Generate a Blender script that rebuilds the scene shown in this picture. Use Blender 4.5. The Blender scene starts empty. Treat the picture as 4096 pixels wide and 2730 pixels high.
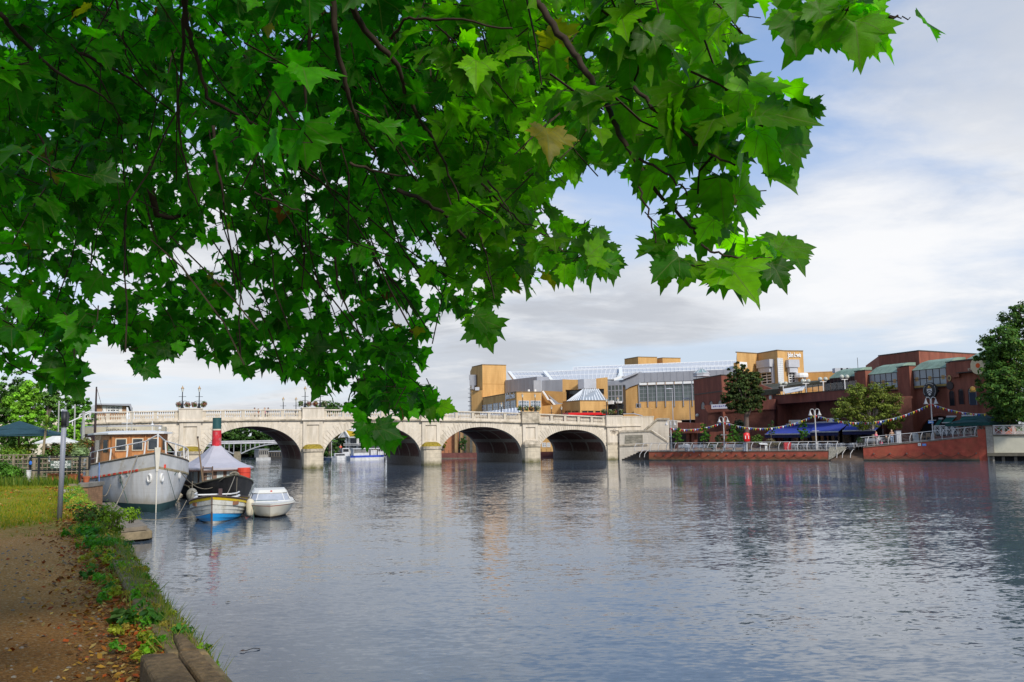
import bpy, math, random
import numpy as np
from mathutils import Vector, Matrix
R = math.radians
V = Vector
sc = bpy.context.scene
col = sc.collection
rnd = random.Random(7)
rng = np.random.default_rng(11)

CAM = V((0.0, 0.0, 3.8))
FPX = 3482.0                      # focal length in pixels of a 4096 wide frame
YH = 1741.0
al = math.atan((YH - 1365.0) / FPX)
ro = math.atan(0.0166)
fw = V((0, math.cos(al), math.sin(al)))
u0 = V((0, -math.sin(al), math.cos(al)))
r0 = V((1, 0, 0))
cr = r0 * math.cos(ro) - u0 * math.sin(ro)
cu = r0 * math.sin(ro) + u0 * math.cos(ro)
cam = bpy.data.cameras.new('camera')
cam.sensor_width = 36.0
cam.lens = 36.0 * FPX / 4096.0
cam.clip_start = 0.1
cam.clip_end = 20000
co = bpy.data.objects.new('camera', cam)
col.objects.link(co)
mw = Matrix((cr, cu, -fw)).transposed().to_4x4()
mw.translation = CAM
co.matrix_world = mw
sc.camera = co

def ray(x, y):
    return fw * FPX + cr * (x - 2048.0) + cu * (1365.0 - y)
def P(x, y, Y):                   # point seen at photo pixel (x, y) standing at depth Y
    d = ray(x, y)
    return CAM + d * (Y / d.y)
def G(x, y, z=0.0):               # point seen at photo pixel (x, y) lying at height z
    d = ray(x, y)
    return CAM + d * ((z - CAM.z) / d.z)
def proj(p):
    d = V(p) - CAM
    k = d.dot(fw)
    return 2048 + FPX * d.dot(cr) / k, 1365 - FPX * d.dot(cu) / k
def yhor(x):
    return YH - 0.0166 * (x - 2048)
def plan(x, Y, y=1700):
    p = P(x, y, Y)
    return V((p.x, p.y, 0))

MATS = {}
def nt(name):
    m = bpy.data.materials.new(name)
    m.use_nodes = True
    n = m.node_tree
    n.nodes.clear()
    out = n.nodes.new('ShaderNodeOutputMaterial')
    return m, n, out
def N(n, t, **k):
    o = n.nodes.new(t)
    for a, b in k.items():
        if a in o.inputs.keys():
            o.inputs[a].default_value = b
        else:
            setattr(o, a, b)
    return o
def c4(c, k=1.0):
    return (c[0] * k, c[1] * k, c[2] * k, 1)
def ramp(n, stops):
    r = n.nodes.new('ShaderNodeValToRGB')
    e = r.color_ramp.elements
    while len(e) < len(stops):
        e.new(0.5)
    for i, (p, c) in enumerate(stops):
        e[i].position = p
        e[i].color = c if len(c) == 4 else c4(c)
    return r
def mixrgb(n, a, b, fac, mode='MIX'):
    m = n.nodes.new('ShaderNodeMix')
    m.data_type = 'RGBA'
    m.blend_type = mode
    for s, val in ((m.inputs[0], fac), (m.inputs[6], a), (m.inputs[7], b)):
        if hasattr(val, 'links'):
            n.links.new(val, s)
        else:
            s.default_value = val
    return m.outputs[2]
def math_(n, op, a, b=None, c=None):
    m = n.nodes.new('ShaderNodeMath')
    m.operation = op
    for i, val in enumerate((a, b, c)):
        if val is None:
            continue
        if hasattr(val, 'links'):
            n.links.new(val, m.inputs[i])
        else:
            m.inputs[i].default_value = val
    return m.outputs[0]
def M(name, c, rough=0.7, var=0.25, scale=2.0, metal=0.0, bump=0.0, dirt=None, dscale=0.4, dlo=0.5, dhi=0.7, spec=0.4,
      course=0.0, cdark=0.6, stretch=None, low=None):
    """mottled surface; dirt = colour of large stains; course = spacing of horizontal joints; low = (colour, z0, z1) stain rising from z0"""
    if name in MATS:
        return MATS[name]
    m, n, out = nt(name)
    L = n.links.new
    b = N(n, 'ShaderNodeBsdfPrincipled', Roughness=rough, Metallic=metal)
    b.inputs['Specular IOR Level'].default_value = spec
    tc = N(n, 'ShaderNodeTexCoord')
    vec = tc.outputs['Object']
    if stretch:
        mp = N(n, 'ShaderNodeMapping')
        mp.inputs['Scale'].default_value = stretch
        L(vec, mp.inputs[0])
        vec2 = mp.outputs[0]
    else:
        vec2 = vec
    ns = N(n, 'ShaderNodeTexNoise', Scale=scale, Detail=6.0, Roughness=0.65)
    L(vec2, ns.inputs['Vector'])
    cv = mixrgb(n, c4(c, 1 - var), c4(c, 1 + var), ns.outputs['Fac'])
    rp = ramp(n, [(0.3, (1 - var,) * 3), (0.7, (1 + var,) * 3)])
    L(ns.outputs['Fac'], rp.inputs[0])
    cv = mixrgb(n, c4(c), rp.outputs[0], 1.0, 'MULTIPLY')
    if dirt:
        n2 = N(n, 'ShaderNodeTexNoise', Scale=dscale, Detail=7.0, Roughness=0.7)
        L(vec2, n2.inputs['Vector'])
        r2 = ramp(n, [(dlo, (0, 0, 0)), (dhi, (1, 1, 1))])
        L(n2.outputs['Fac'], r2.inputs[0])
        cv = mixrgb(n, cv, c4(dirt), r2.outputs[0])
    sep = None
    if course or low:
        sep = N(n, 'ShaderNodeSeparateXYZ')
        L(vec, sep.inputs[0])
    if low:
        mr = N(n, 'ShaderNodeMapRange')
        mr.inputs['From Min'].default_value = low[2]
        mr.inputs['From Max'].default_value = low[1]
        n3 = N(n, 'ShaderNodeTexNoise', Scale=1.3, Detail=5.0)
        L(vec, n3.inputs['Vector'])
        zz = math_(n, 'ADD', sep.outputs['Z'], math_(n, 'MULTIPLY', math_(n, 'SUBTRACT', n3.outputs['Fac'], 0.5), 1.6 * (low[2] - low[1])))
        L(zz, mr.inputs['Value'])
        cv = mixrgb(n, cv, c4(low[0]), mr.outputs[0])
    if course:
        fr = math_(n, 'FRACT', math_(n, 'DIVIDE', sep.outputs['Z'], course))
        ln = math_(n, 'LESS_THAN', fr, 0.09)
        ln = math_(n, 'MULTIPLY', ln, 1 - cdark)
        cv = mixrgb(n, cv, c4(c, 0.45), ln)
    L(cv, b.inputs['Base Color'])
    if bump:
        bp = N(n, 'ShaderNodeBump', Strength=bump, Distance=0.05)
        L(ns.outputs['Fac'], bp.inputs['Height'])
        L(bp.outputs[0], b.inputs['Normal'])
    L(b.outputs[0], out.inputs[0])
    MATS[name] = m
    return m
def glass(name, c=(0.05, 0.07, 0.08), rough=0.06, var=0.4, scale=0.5, spec=0.8):
    return M(name, c, rough=rough, var=var, scale=scale, spec=spec)
def foliage_mat(name, trans=0.35, rough=0.5, spec=0.25, gain=1.0):
    if name in MATS:
        return MATS[name]
    m, n, out = nt(name)
    L = n.links.new
    at = N(n, 'ShaderNodeAttribute')
    at.attribute_name = 'tint'
    b = N(n, 'ShaderNodeBsdfPrincipled', Roughness=rough)
    b.inputs['Specular IOR Level'].default_value = spec
    cv = mixrgb(n, at.outputs['Color'], (gain, gain, gain, 1), 1.0, 'MULTIPLY')
    L(cv, b.inputs['Base Color'])
    t = N(n, 'ShaderNodeBsdfTranslucent')
    L(mixrgb(n, cv, (1.3, 1.35, 0.5, 1), 1.0, 'MULTIPLY'), t.inputs[0])
    mx = N(n, 'ShaderNodeMixShader')
    mx.inputs[0].default_value = trans
    L(b.outputs[0], mx.inputs[1])
    L(t.outputs[0], mx.inputs[2])
    L(mx.outputs[0], out.inputs[0])
    MATS[name] = m
    return m

class MB:
    def __init__(s):
        s.v, s.f, s.m = [], [], []
    def add(s, vs, fs, m=0):
        b = len(s.v)
        s.v += [tuple(p) for p in vs]
        for f in fs:
            s.f.append([b + i for i in f])
            s.m.append(m)
        return s
    def poly(s, *pts, m=0):
        return s.add(pts, [range(len(pts))], m)
    def hexa(s, p, m=0):          # p: 4 bottom points, 4 top points
        return s.add(p, [(0, 3, 2, 1), (4, 5, 6, 7), (0, 1, 5, 4), (1, 2, 6, 5), (2, 3, 7, 6), (3, 0, 4, 7)], m)
    def box(s, c, d, rz=0.0, m=0, taper=1.0):
        cx, cy, cz = c
        hx, hy, hz = d[0] / 2, d[1] / 2, d[2] / 2
        ca, sa = math.cos(rz), math.sin(rz)
        p = []
        for z, k in ((-hz, 1.0), (hz, taper)):
            for x, y in ((-hx, -hy), (hx, -hy), (hx, hy), (-hx, hy)):
                x *= k; y *= k
                p.append((cx + x * ca - y * sa, cy + x * sa + y * ca, cz + z))
        return s.hexa(p, m)
    def bar(s, a, b, w, h, m=0, up=V((0, 0, 1))):   # rectangular bar from a to b
        a, b = V(a), V(b)
        d = (b - a).normalized()
        x = d.cross(up)
        if x.length < 1e-4:
            x = V((1, 0, 0))
        x.normalize()
        z = x.cross(d)
        x = x * (w / 2); z = z * (h / 2)
        return s.hexa([a - x - z, a + x - z, b + x - z, b - x - z, a - x + z, a + x + z, b + x + z, b - x + z], m)
    def prism(s, pts, z0, z1, m=0, mtop=None, z1s=None):
        n = len(pts)
        lo = [(p[0], p[1], z0) for p in pts]
        hi = [(p[0], p[1], (z1s[i] if z1s else z1)) for i, p in enumerate(pts)]
        s.add(lo + hi, [(i, (i + 1) % n, n + (i + 1) % n, n + i) for i in range(n)], m)
        s.add(hi, [range(n)], m if mtop is None else mtop)
        s.add(lo, [list(range(n))[::-1]], m)
        return s
    def tube(s, path, r, n=6, m=0, r2=None, cap=True):
        path = [V(p) for p in path]
        k = len(path)
        vs, fs = [], []
        pu = None
        for i, p in enumerate(path):
            d = (path[min(i + 1, k - 1)] - path[max(i - 1, 0)]).normalized()
            a = V((0, 0, 1)) if abs(d.z) < 0.9 else V((1, 0, 0))
            if pu is not None:
                a = pu
            x = d.cross(a)
            if x.length < 1e-5:
                x = d.orthogonal()
            x.normalize()
            y = x.cross(d).normalized()
            pu = y
            rr = r if r2 is None else r + (r2 - r) * i / max(1, k - 1)
            if isinstance(r, (list, tuple)):
                rr = r[i]
            for j in range(n):
                t = 2 * math.pi * j / n
                vs.append(p + x * (rr * math.cos(t)) + y * (rr * math.sin(t)))
        for i in range(k - 1):
            for j in range(n):
                fs.append((i * n + j, i * n + (j + 1) % n, (i + 1) * n + (j + 1) % n, (i + 1) * n + j))
        if cap:
            fs.append(list(range(n))[::-1])
            fs.append([(k - 1) * n + j for j in range(n)])
        return s.add(vs, fs, m)
    def lathe(s, prof, n=12, c=(0, 0, 0), m=0, sx=1.0, sy=1.0):
        vs, fs = [], []
        for r, z in prof:
            for j in range(n):
                t = 2 * math.pi * j / n
                vs.append((c[0] + sx * r * math.cos(t), c[1] + sy * r * math.sin(t), c[2] + z))
        k = len(prof)
        for i in range(k - 1):
            for j in range(n):
                fs.append((i * n + j, i * n + (j + 1) % n, (i + 1) * n + (j + 1) % n, (i + 1) * n + j))
        fs.append(list(range(n))[::-1])
        fs.append([(k - 1) * n + j for j in range(n)])
        return s.add(vs, fs, m)
    def ball(s, c, r, n=10, k=7, m=0):
        rx, ry, rz = r if hasattr(r, '__len__') else (r, r, r)
        pr = [(max(0.02, math.sin(math.pi * i / k)), -math.cos(math.pi * i / k)) for i in range(k + 1)]
        return s.lathe([(a, b * rz) for a, b in pr], n, c, m, rx, ry)
    def build(s, name, mats, parent=None, smooth=False, label=None, bevel=0.0):
        me = bpy.data.meshes.new(name)
        me.from_pydata(s.v, [], s.f)
        if not isinstance(mats, (list, tuple)):
            mats = [mats]
        for x in mats:
            me.materials.append(x)
        if len(mats) > 1:
            me.polygons.foreach_set('material_index', s.m)
        if smooth:
            me.polygons.foreach_set('use_smooth', [True] * len(me.polygons))
        me.update()
        o = bpy.data.objects.new(name, me)
        col.objects.link(o)
        if parent is not None:
            o.parent = parent
        if label:
            o['label'] = label
        if bevel:
            b = o.modifiers.new('edge', 'BEVEL')
            b.width = bevel
            b.segments = 2
        return o

def T(name, label, cat, group=None, loc=(0, 0, 0), rz=0.0):
    o = bpy.data.objects.new(name, None)
    o.empty_display_size = 0.2
    col.objects.link(o)
    o.location = loc
    o.rotation_euler = (0, 0, rz)
    return tag(o, label, cat, group)
def tag(o, label, cat, group=None):
    o['label'] = label
    o['category'] = cat
    if group:
        o['group'] = group
    return o
def struct(o):
    o['kind'] = 'structure'
    return o
def stuff(o):
    o['kind'] = 'stuff'
    return o
def alldesc(o):
    r = []
    for c in o.children:
        r.append(c)
        r += alldesc(c)
    return r
def rebase(o, base=None):
    """parts were modelled in place under a root at the origin: move the root to the thing's base"""
    ds = [d for d in alldesc(o) if d.type == 'MESH']
    if base is None:
        lo = np.array([1e9] * 3); hi = -lo
        for d in ds:
            a = np.empty(len(d.data.vertices) * 3, dtype=np.float32)
            d.data.vertices.foreach_get('co', a)
            a = a.reshape(-1, 3)
            lo = np.minimum(lo, a.min(0)); hi = np.maximum(hi, a.max(0))
        base = ((lo[0] + hi[0]) / 2, (lo[1] + hi[1]) / 2, lo[2])
    base = V([float(b) for b in base])
    seen = set()
    for d in ds:
        if d.data.name in seen:
            continue
        seen.add(d.data.name)
        d.data.transform(Matrix.Translation(-base))
    o.location = base
    return o
def rebase_mesh(o, base=None):
    a = np.empty(len(o.data.vertices) * 3, dtype=np.float32)
    o.data.vertices.foreach_get('co', a)
    a = a.reshape(-1, 3)
    if base is None:
        base = ((a[:, 0].min() + a[:, 0].max()) / 2, (a[:, 1].min() + a[:, 1].max()) / 2, a[:, 2].min())
    base = V([float(b) for b in base])
    o.data.transform(Matrix.Translation(-base))
    o.location = base
    return o
def dup(o, loc=None, rz=None, label=None, parent=None, scale=None):
    c = o.copy()
    col.objects.link(c)
    if parent is not None:
        c.parent = parent
    if loc is not None:
        c.location = loc
    if rz is not None:
        c.rotation_euler = (0, 0, rz)
    if scale is not None:
        c.scale = (scale,) * 3
    if label:
        c['label'] = label
    for ch in list(o.children):
        dup(ch, parent=c)
    return c
def text(body, o, right, up, size, mat, parent, name='lettering', bold=0.0, depth=0.02, sx=1.0):
    cu_ = bpy.data.curves.new(name, 'FONT')
    cu_.body = body
    cu_.align_x = 'CENTER'
    cu_.align_y = 'CENTER'
    cu_.size = size
    cu_.extrude = depth
    cu_.offset = bold
    t = bpy.data.objects.new(name, cu_)
    col.objects.link(t)
    bpy.context.view_layer.update()
    me = bpy.data.meshes.new_from_object(t.evaluated_get(bpy.context.evaluated_depsgraph_get()))
    bpy.data.objects.remove(t)
    right, up = V(right).normalized(), V(up).normalized()
    m = Matrix((right * sx, up, right.cross(up))).transposed().to_4x4()
    m.translation = V(o)
    me.transform(m)
    me.materials.clear()
    me.materials.append(mat)
    b = bpy.data.objects.new(name, me)
    col.objects.link(b)
    b.parent = parent
    return b

def cards(pts, nrm, size, tint, name, mat, parent=None, rngl=rng, aspect=0.62):
    """many small leaf faces: pts (n,3), nrm (n,3) rough normals, size (n,), tint (n,3)"""
    n = len(pts)
    q = rngl.normal(size=(n, 3))
    q -= (q * nrm).sum(1)[:, None] * nrm
    q /= np.linalg.norm(q, axis=1)[:, None] + 1e-9
    w = np.cross(nrm, q)
    s = size[:, None]
    vs = np.stack([pts - q * s, pts + w * s * aspect - q * s * 0.1 + nrm * s * 0.12, pts + q * s, pts - w * s * aspect + q * s * 0.15 + nrm * s * 0.12], 1).reshape(-1, 3)
    me = bpy.data.meshes.new(name)
    fs = np.arange(n * 4).reshape(-1, 4)
    me.from_pydata(vs.tolist(), [], fs.tolist())
    a = me.attributes.new('tint', 'FLOAT_COLOR', 'POINT')
    t4 = np.ones((n, 4, 4), dtype=np.float32)
    t4[:, :, :3] = tint[:, None, :]
    a.data.foreach_set('color', t4.ravel())
    me.materials.append(mat)
    o = bpy.data.objects.new(name, me)
    col.objects.link(o)
    if parent is not None:
        o.parent = parent
    return o
def unit(a):
    return a / (np.linalg.norm(a, axis=1)[:, None] + 1e-9)
def clumps(c, r, nc, nl, size, tint, seed=1, cr_=0.3, fill=0.5, tvar=0.35, flat=1.0, droop=0.0, tip=None):
    """leaf faces in clumps through an ellipsoid: returns pts, normals, sizes, tints"""
    g = np.random.default_rng(seed)
    c = np.array(c, dtype=float); r = np.array(r, dtype=float)
    d = unit(g.normal(size=(nc, 3)))
    rad = fill + (1 - fill) * g.random((nc, 1)) ** 0.6
    k = d * rad * (1 + 0.12 * g.normal(size=(nc, 1)))
    cc = c + k * r
    rr = np.mean(r) * cr_ * (0.6 + 0.8 * g.random((nc, 1)))
    e = unit(g.normal(size=(nc, nl, 3)).reshape(-1, 3)).reshape(nc, nl, 3)
    rr2 = rr[:, None, :] * (0.35 + 0.75 * g.random((nc, nl, 1)))
    off = e * rr2 * np.array([1, 1, flat])
    pts = cc[:, None, :] + off
    if droop:
        pts[:, :, 2] -= droop * np.abs(g.normal(size=(nc, nl))) * rr
    nrm = unit((e * 0.7 + d[:, None, :] * 0.5 + g.normal(size=(nc, nl, 3)) * 0.5 + np.array([0, 0, 0.45])).reshape(-1, 3))
    sz = (size * (0.6 + 0.8 * g.random((nc, nl)))).ravel()
    base = np.array(tint)
    shade = 1 + tvar * g.normal(size=(nc, 1, 1)) * 0.5 + tvar * 0.5 * g.normal(size=(nc, nl, 1))
    tn = np.clip(base * np.clip(shade, 0.35, 2.0), 0.004, 1)
    if tip is not None:
        hit = g.random((nc, nl, 1)) < 0.15
        tn = np.where(hit, np.array(tip), tn)
    return pts.reshape(-1, 3), nrm, sz, tn.reshape(-1, 3)
def join(cl):
    return [np.concatenate([c[i] for c in cl]) for i in range(4)]
SUN = V((0.42, -0.68, 0.60)).normalized()
w = bpy.data.worlds.new("World")
sc.world = w
w.use_nodes = True
n = w.node_tree
n.nodes.clear()
L = n.links.new
wo = n.nodes.new('ShaderNodeOutputWorld')
bg = n.nodes.new('ShaderNodeBackground')
sky = n.nodes.new('ShaderNodeTexSky')
sky.sky_type = 'NISHITA'
sky.sun_disc = False
sky.sun_elevation = math.asin(SUN.z)
sky.sun_rotation = math.atan2(SUN.x, SUN.y)
sky.air_density = 1.2
sky.dust_density = 0.6
tc = n.nodes.new('ShaderNodeTexCoord')
sep = n.nodes.new('ShaderNodeSeparateXYZ')
L(tc.outputs['Generated'], sep.inputs[0])
zc = math_(n, 'MAXIMUM', sep.outputs['Z'], 0.0)
den = math_(n, 'ADD', zc, 0.13)
px = math_(n, 'DIVIDE', sep.outputs['X'], den)
py = math_(n, 'DIVIDE', sep.outputs['Y'], den)
cmb = n.nodes.new('ShaderNodeCombineXYZ')
L(px, cmb.inputs[0]); L(py, cmb.inputs[1])
def cn(scale, detail, rough, off, dist=0.0, st=(1, 1, 1)):
    mp = n.nodes.new('ShaderNodeMapping')
    mp.inputs['Location'].default_value = off
    mp.inputs['Scale'].default_value = st
    L(cmb.outputs[0], mp.inputs[0])
    t = N(n, 'ShaderNodeTexNoise', Scale=scale, Detail=detail, Roughness=rough, Distortion=dist)
    L(mp.outputs[0], t.inputs['Vector'])
    return t.outputs['Fac']
def mr(val, a, b, c=0.0, d=1.0):
    k = n.nodes.new('ShaderNodeMapRange')
    k.interpolation_type = 'SMOOTHSTEP'
    for i, q in ((1, a), (2, b), (3, c), (4, d)):
        k.inputs[i].default_value = q
    L(val, k.inputs[0])
    return k.outputs[0]
K = 8.0       # cloud radiance is written for a background strength of 1/K
blue = mixrgb(n, sky.outputs[0], (0.95, 1.12, 1.42, 1), 1.0, 'MULTIPLY')
haze = mixrgb(n, (0.62 * K, 0.72 * K, 0.90 * K, 1), (0.27 * K, 0.43 * K, 0.74 * K, 1), mr(sep.outputs['Z'], 0.10, 0.48))
blue = mixrgb(n, blue, haze, 0.75)
n1 = cn(0.55, 9.0, 0.56, (3.1, 1.7, 0.0), 0.4, (0.75, 1.0, 1.0))
n2 = cn(1.5, 8.0, 0.60, (7.3, 2.2, 0.0), 0.2)
n3 = cn(0.9, 9.0, 0.60, (1.9, 8.4, 0.0), 0.5, (0.8, 1.1, 1.0))
low = mr(sep.outputs['Z'], 0.38, 0.08)
veil = math_(n, 'ADD', mr(n1, 0.40, 0.64), math_(n, 'MULTIPLY', low, 0.62))
veil = mr(veil, 0.28, 1.12)
veil = math_(n, 'MULTIPLY', veil, 0.93)
bright = mr(n2, 0.42, 0.58)
white = mixrgb(n, (0.63 * K, 0.67 * K, 0.74 * K, 1), (0.84 * K, 0.85 * K, 0.87 * K, 1), bright)
grey = mixrgb(n, white, (0.545 * K, 0.565 * K, 0.61 * K, 1), math_(n, 'MULTIPLY', mr(n3, 0.45, 0.58), mr(sep.outputs['Z'], 0.46, 0.14, 0.0, 0.95)))
def blob(d, r0_, r1_):
    dv = n.nodes.new('ShaderNodeVectorMath'); dv.operation = 'DISTANCE'
    ad = n.nodes.new('ShaderNodeVectorMath'); ad.operation = 'MULTIPLY'
    L(tc.outputs['Generated'], ad.inputs[0]); ad.inputs[1].default_value = (1, 1, 1.9)
    L(ad.outputs[0], dv.inputs[0]); dv.inputs[1].default_value = (d[0], d[1], d[2] * 1.9)
    k = math_(n, 'ADD', dv.outputs['Value'], math_(n, 'MULTIPLY', math_(n, 'SUBTRACT', n2, 0.5), 0.5))
    return mr(k, r1_, r0_)
dd = ray(3560, 990).normalized()
big = blob(dd, 0.04, 0.30)
dd2 = ray(560, 1500).normalized()
big2 = blob(dd2, 0.02, 0.24)
grey = mixrgb(n, grey, (0.60 * K, 0.625 * K, 0.67 * K, 1), math_(n, 'MULTIPLY', mr(sep.outputs['Z'], 0.17, 0.05), mr(sep.outputs['X'], -0.25, 0.1, 0.15, 0.75)))
cloud = mixrgb(n, grey, (0.98 * K, 0.985 * K, 1.0 * K, 1), math_(n, 'MULTIPLY', big, 0.95))
cloud = mixrgb(n, cloud, (0.95 * K, 0.95 * K, 0.96 * K, 1), math_(n, 'MULTIPLY', big2, 0.7))
veil = math_(n, 'MAXIMUM', veil, math_(n, 'MULTIPLY', big, 0.98))
fin = mixrgb(n, blue, cloud, veil)
L(fin, bg.inputs[0])
bg.inputs[1].default_value = 1.0 / K
L(bg.outputs[0], wo.inputs[0])
sun = bpy.data.lights.new('sun', 'SUN')
sun.energy = 3.8
sun.angle = R(10.0)
sun.color = (1.0, 0.95, 0.87)
so = bpy.data.objects.new('sun', sun)
col.objects.link(so)
so.rotation_euler = SUN.to_track_quat('Z', 'Y').to_euler()
so.location = (30, -20, 60)
sc.view_settings.view_transform = 'Standard'
sc.view_settings.look = 'None'
sc.view_settings.exposure = 0
sc.cycles.use_denoising = True
sc.cycles.max_bounces = 8
sc.cycles.diffuse_bounces = 3
sc.cycles.glossy_bounces = 4
sc.cycles.transmission_bounces = 4
sc.cycles.sample_clamp_indirect = 6.0

def water_mat():
    m, n, out = nt('river_water')
    L = n.links.new
    b = N(n, 'ShaderNodeBsdfPrincipled', Roughness=0.03, IOR=1.333)
    b.inputs['Base Color'].default_value = (0.078, 0.104, 0.132, 1)
    b.inputs['Specular IOR Level'].default_value = 0.72
    tc = N(n, 'ShaderNodeTexCoord')
    def wave(scale, st, rot, detail, rough=0.55):
        mp = N(n, 'ShaderNodeMapping')
        mp.inputs['Scale'].default_value = st
        mp.inputs['Rotation'].default_value = (0, 0, rot)
        L(tc.outputs['Object'], mp.inputs[0])
        t = N(n, 'ShaderNodeTexNoise', Scale=scale, Detail=detail, Roughness=rough, Distortion=0.4)
        L(mp.outputs[0], t.inputs['Vector'])
        return t
    def vm(op, a, b2):
        k = n.nodes.new('ShaderNodeVectorMath'); k.operation = op
        for i, q in enumerate((a, b2)):
            if hasattr(q, 'links'): L(q, k.inputs[i])
            else: k.inputs[i].default_value = q
        return k.outputs[0]
    tot = None
    for scale, st, rot, det, ax, ay in ((0.5, (0.5, 1.3, 1), R(14), 2.0, 0.03, 0.055), (2.4, (0.5, 1.25, 1), R(-9), 2.0, 0.05, 0.10), (8.5, (0.55, 1.2, 1), R(22), 3.0, 0.11, 0.22)):
        v_ = vm('MULTIPLY', vm('SUBTRACT', wave(scale, st, rot, det).outputs['Color'], (0.5, 0.5, 0.5)), (ax, ay, 0))
        tot = v_ if tot is None else vm('ADD', tot, v_)
    p = wave(0.05, (0.35, 1.6, 1), R(5), 4.0).outputs['Fac']
    mrn = N(n, 'ShaderNodeMapRange')
    for i, q in ((1, 0.36), (2, 0.62), (3, 0.35), (4, 1.45)):
        mrn.inputs[i].default_value = q
    L(p, mrn.inputs[0])
    sc_ = n.nodes.new('ShaderNodeVectorMath'); sc_.operation = 'SCALE'
    L(tot, sc_.inputs[0]); L(mrn.outputs[0], sc_.inputs['Scale'])
    nn_ = vm('ADD', sc_.outputs[0], (0, 0, 1))
    k = n.nodes.new('ShaderNodeVectorMath'); k.operation = 'NORMALIZE'
    L(nn_, k.inputs[0])
    L(k.outputs[0], b.inputs['Normal'])
    L(b.outputs[0], out.inputs[0])
    return m
b_ = MB().poly((-4000, -60, 0), (4000, -60, 0), (4000, 6000, 0), (-4000, 6000, 0))
struct(b_.build('river_water', water_mat()))

EDGE = [(-10, 6.7), (6.45, -2.04 + 0.05), (9.3, -3.6), (14.6, -6.4), (20.8, -9.75), (27, -13.1), (34, -16.8), (38, -18.95)]
def xe(Y):
    for (y0, x0), (y1, x1) in zip(EDGE, EDGE[1:]):
        if Y <= y1:
            return x0 + (x1 - x0) * (Y - y0) / (y1 - y0)
    return EDGE[-1][1]
ZP = 2.0
def ground_mat():
    m, n, out = nt('bank_ground')
    L = n.links.new
    b = N(n, 'ShaderNodeBsdfPrincipled', Roughness=0.95)
    b.inputs['Specular IOR Level'].default_value = 0.15
    tc = N(n, 'ShaderNodeTexCoord')
    def no(s, d=6.0, r=0.65):
        t = N(n, 'ShaderNodeTexNoise', Scale=s, Detail=d, Roughness=r)
        L(tc.outputs['Object'], t.inputs['Vector'])
        return t.outputs['Fac']
    sp = N(n, 'ShaderNodeSeparateXYZ')
    L(tc.outputs['Object'], sp.inputs[0])
    fine, mid, big = no(38.0), no(4.0), no(0.55)
    r1 = ramp(n, [(0.32, (0.12, 0.058, 0.018)), (0.5, (0.35, 0.175, 0.055)), (0.68, (0.56, 0.32, 0.13))])
    L(fine, r1.inputs[0])
    dirt = mixrgb(n, r1.outputs[0], (0.36, 0.18, 0.06, 1), math_(n, 'MULTIPLY', mid, 0.55))
    vo = N(n, 'ShaderNodeTexVoronoi', Scale=46.0)
    L(tc.outputs['Object'], vo.inputs['Vector'])
    peb = ramp(n, [(0.90, (0, 0, 0)), (0.93, (1, 1, 1))])
    L(N(n, 'ShaderNodeSeparateColor').outputs[0], peb.inputs[0])
    sc_ = N(n, 'ShaderNodeSeparateColor')
    L(vo.outputs['Color'], sc_.inputs[0])
    L(sc_.outputs[0], peb.inputs[0])
    dirt = mixrgb(n, dirt, (0.46, 0.38, 0.27, 1), math_(n, 'MULTIPLY', peb.outputs[0], 0.6))
    rg = ramp(n, [(0.3, (0.10, 0.16, 0.008)), (0.5, (0.25, 0.24, 0.014)), (0.7, (0.40, 0.25, 0.03))])
    L(mixrgb(n, no(14.0), no(1.6), 0.5), rg.inputs[0])
    painted_light = N(n, 'ShaderNodeMapRange')  # shade near and sunlight farther along, painted into the path colour
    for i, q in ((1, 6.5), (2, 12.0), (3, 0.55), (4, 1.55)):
        painted_light.inputs[i].default_value = q
    L(math_(n, 'ADD', sp.outputs['Y'], math_(n, 'MULTIPLY', math_(n, 'SUBTRACT', big, 0.5), 5.0)), painted_light.inputs[0])
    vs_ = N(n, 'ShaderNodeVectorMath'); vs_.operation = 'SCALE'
    L(mixrgb(n, dirt, (1.06, 0.98, 0.80, 1), 1.0, 'MULTIPLY'), vs_.inputs[0]); L(painted_light.outputs[0], vs_.inputs['Scale'])
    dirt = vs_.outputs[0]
    yy = math_(n, 'ADD', sp.outputs['Y'], math_(n, 'MULTIPLY', math_(n, 'SUBTRACT', big, 0.5), 9.0))
    yy = math_(n, 'ADD', yy, math_(n, 'MULTIPLY', math_(n, 'SUBTRACT', mid, 0.5), 5.0))
    g = N(n, 'ShaderNodeMapRange')
    for i, q in ((1, 17.0), (2, 20.5), (3, 0.0), (4, 1.0)):
        g.inputs[i].default_value = q
    L(yy, g.inputs[0])
    L(mixrgb(n, dirt, rg.outputs[0], g.outputs[0]), b.inputs['Base Color'])
    bp = N(n, 'ShaderNodeBump', Strength=0.9, Distance=0.03)
    L(math_(n, 'ADD', fine, math_(n, 'MULTIPLY', vo.outputs['Distance'], -0.8)), bp.inputs['Height'])
    L(bp.outputs[0], b.inputs['Normal'])
    L(b.outputs[0], out.inputs[0])
    return m
def zg(x, Y):                     # gentle unevenness of the bank
    return ZP + 0.03 * math.sin(x * 1.7 + Y * 0.6) + 0.025 * math.sin(x * 0.7 - Y * 0.9)
b_ = MB()
ys = [-10, -4] + [0.5 * i for i in range(0, 78)]
ws = [0, 0.35, 0.7, 1.1, 1.6, 2.2, 3, 4, 5.5, 7.5, 10, 14, 20, 60, 1500]
vs = []
for Y in ys:
    for wv in ws:
        x = xe(Y) - 0.30 - wv
        vs.append((x, Y, zg(x, Y) if wv < 60 else ZP))
k = len(ws)
b_.add(vs, [(i * k + j, i * k + j + 1, (i + 1) * k + j + 1, (i + 1) * k + j) for i in range(len(ys) - 1) for j in range(k - 1)])
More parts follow.
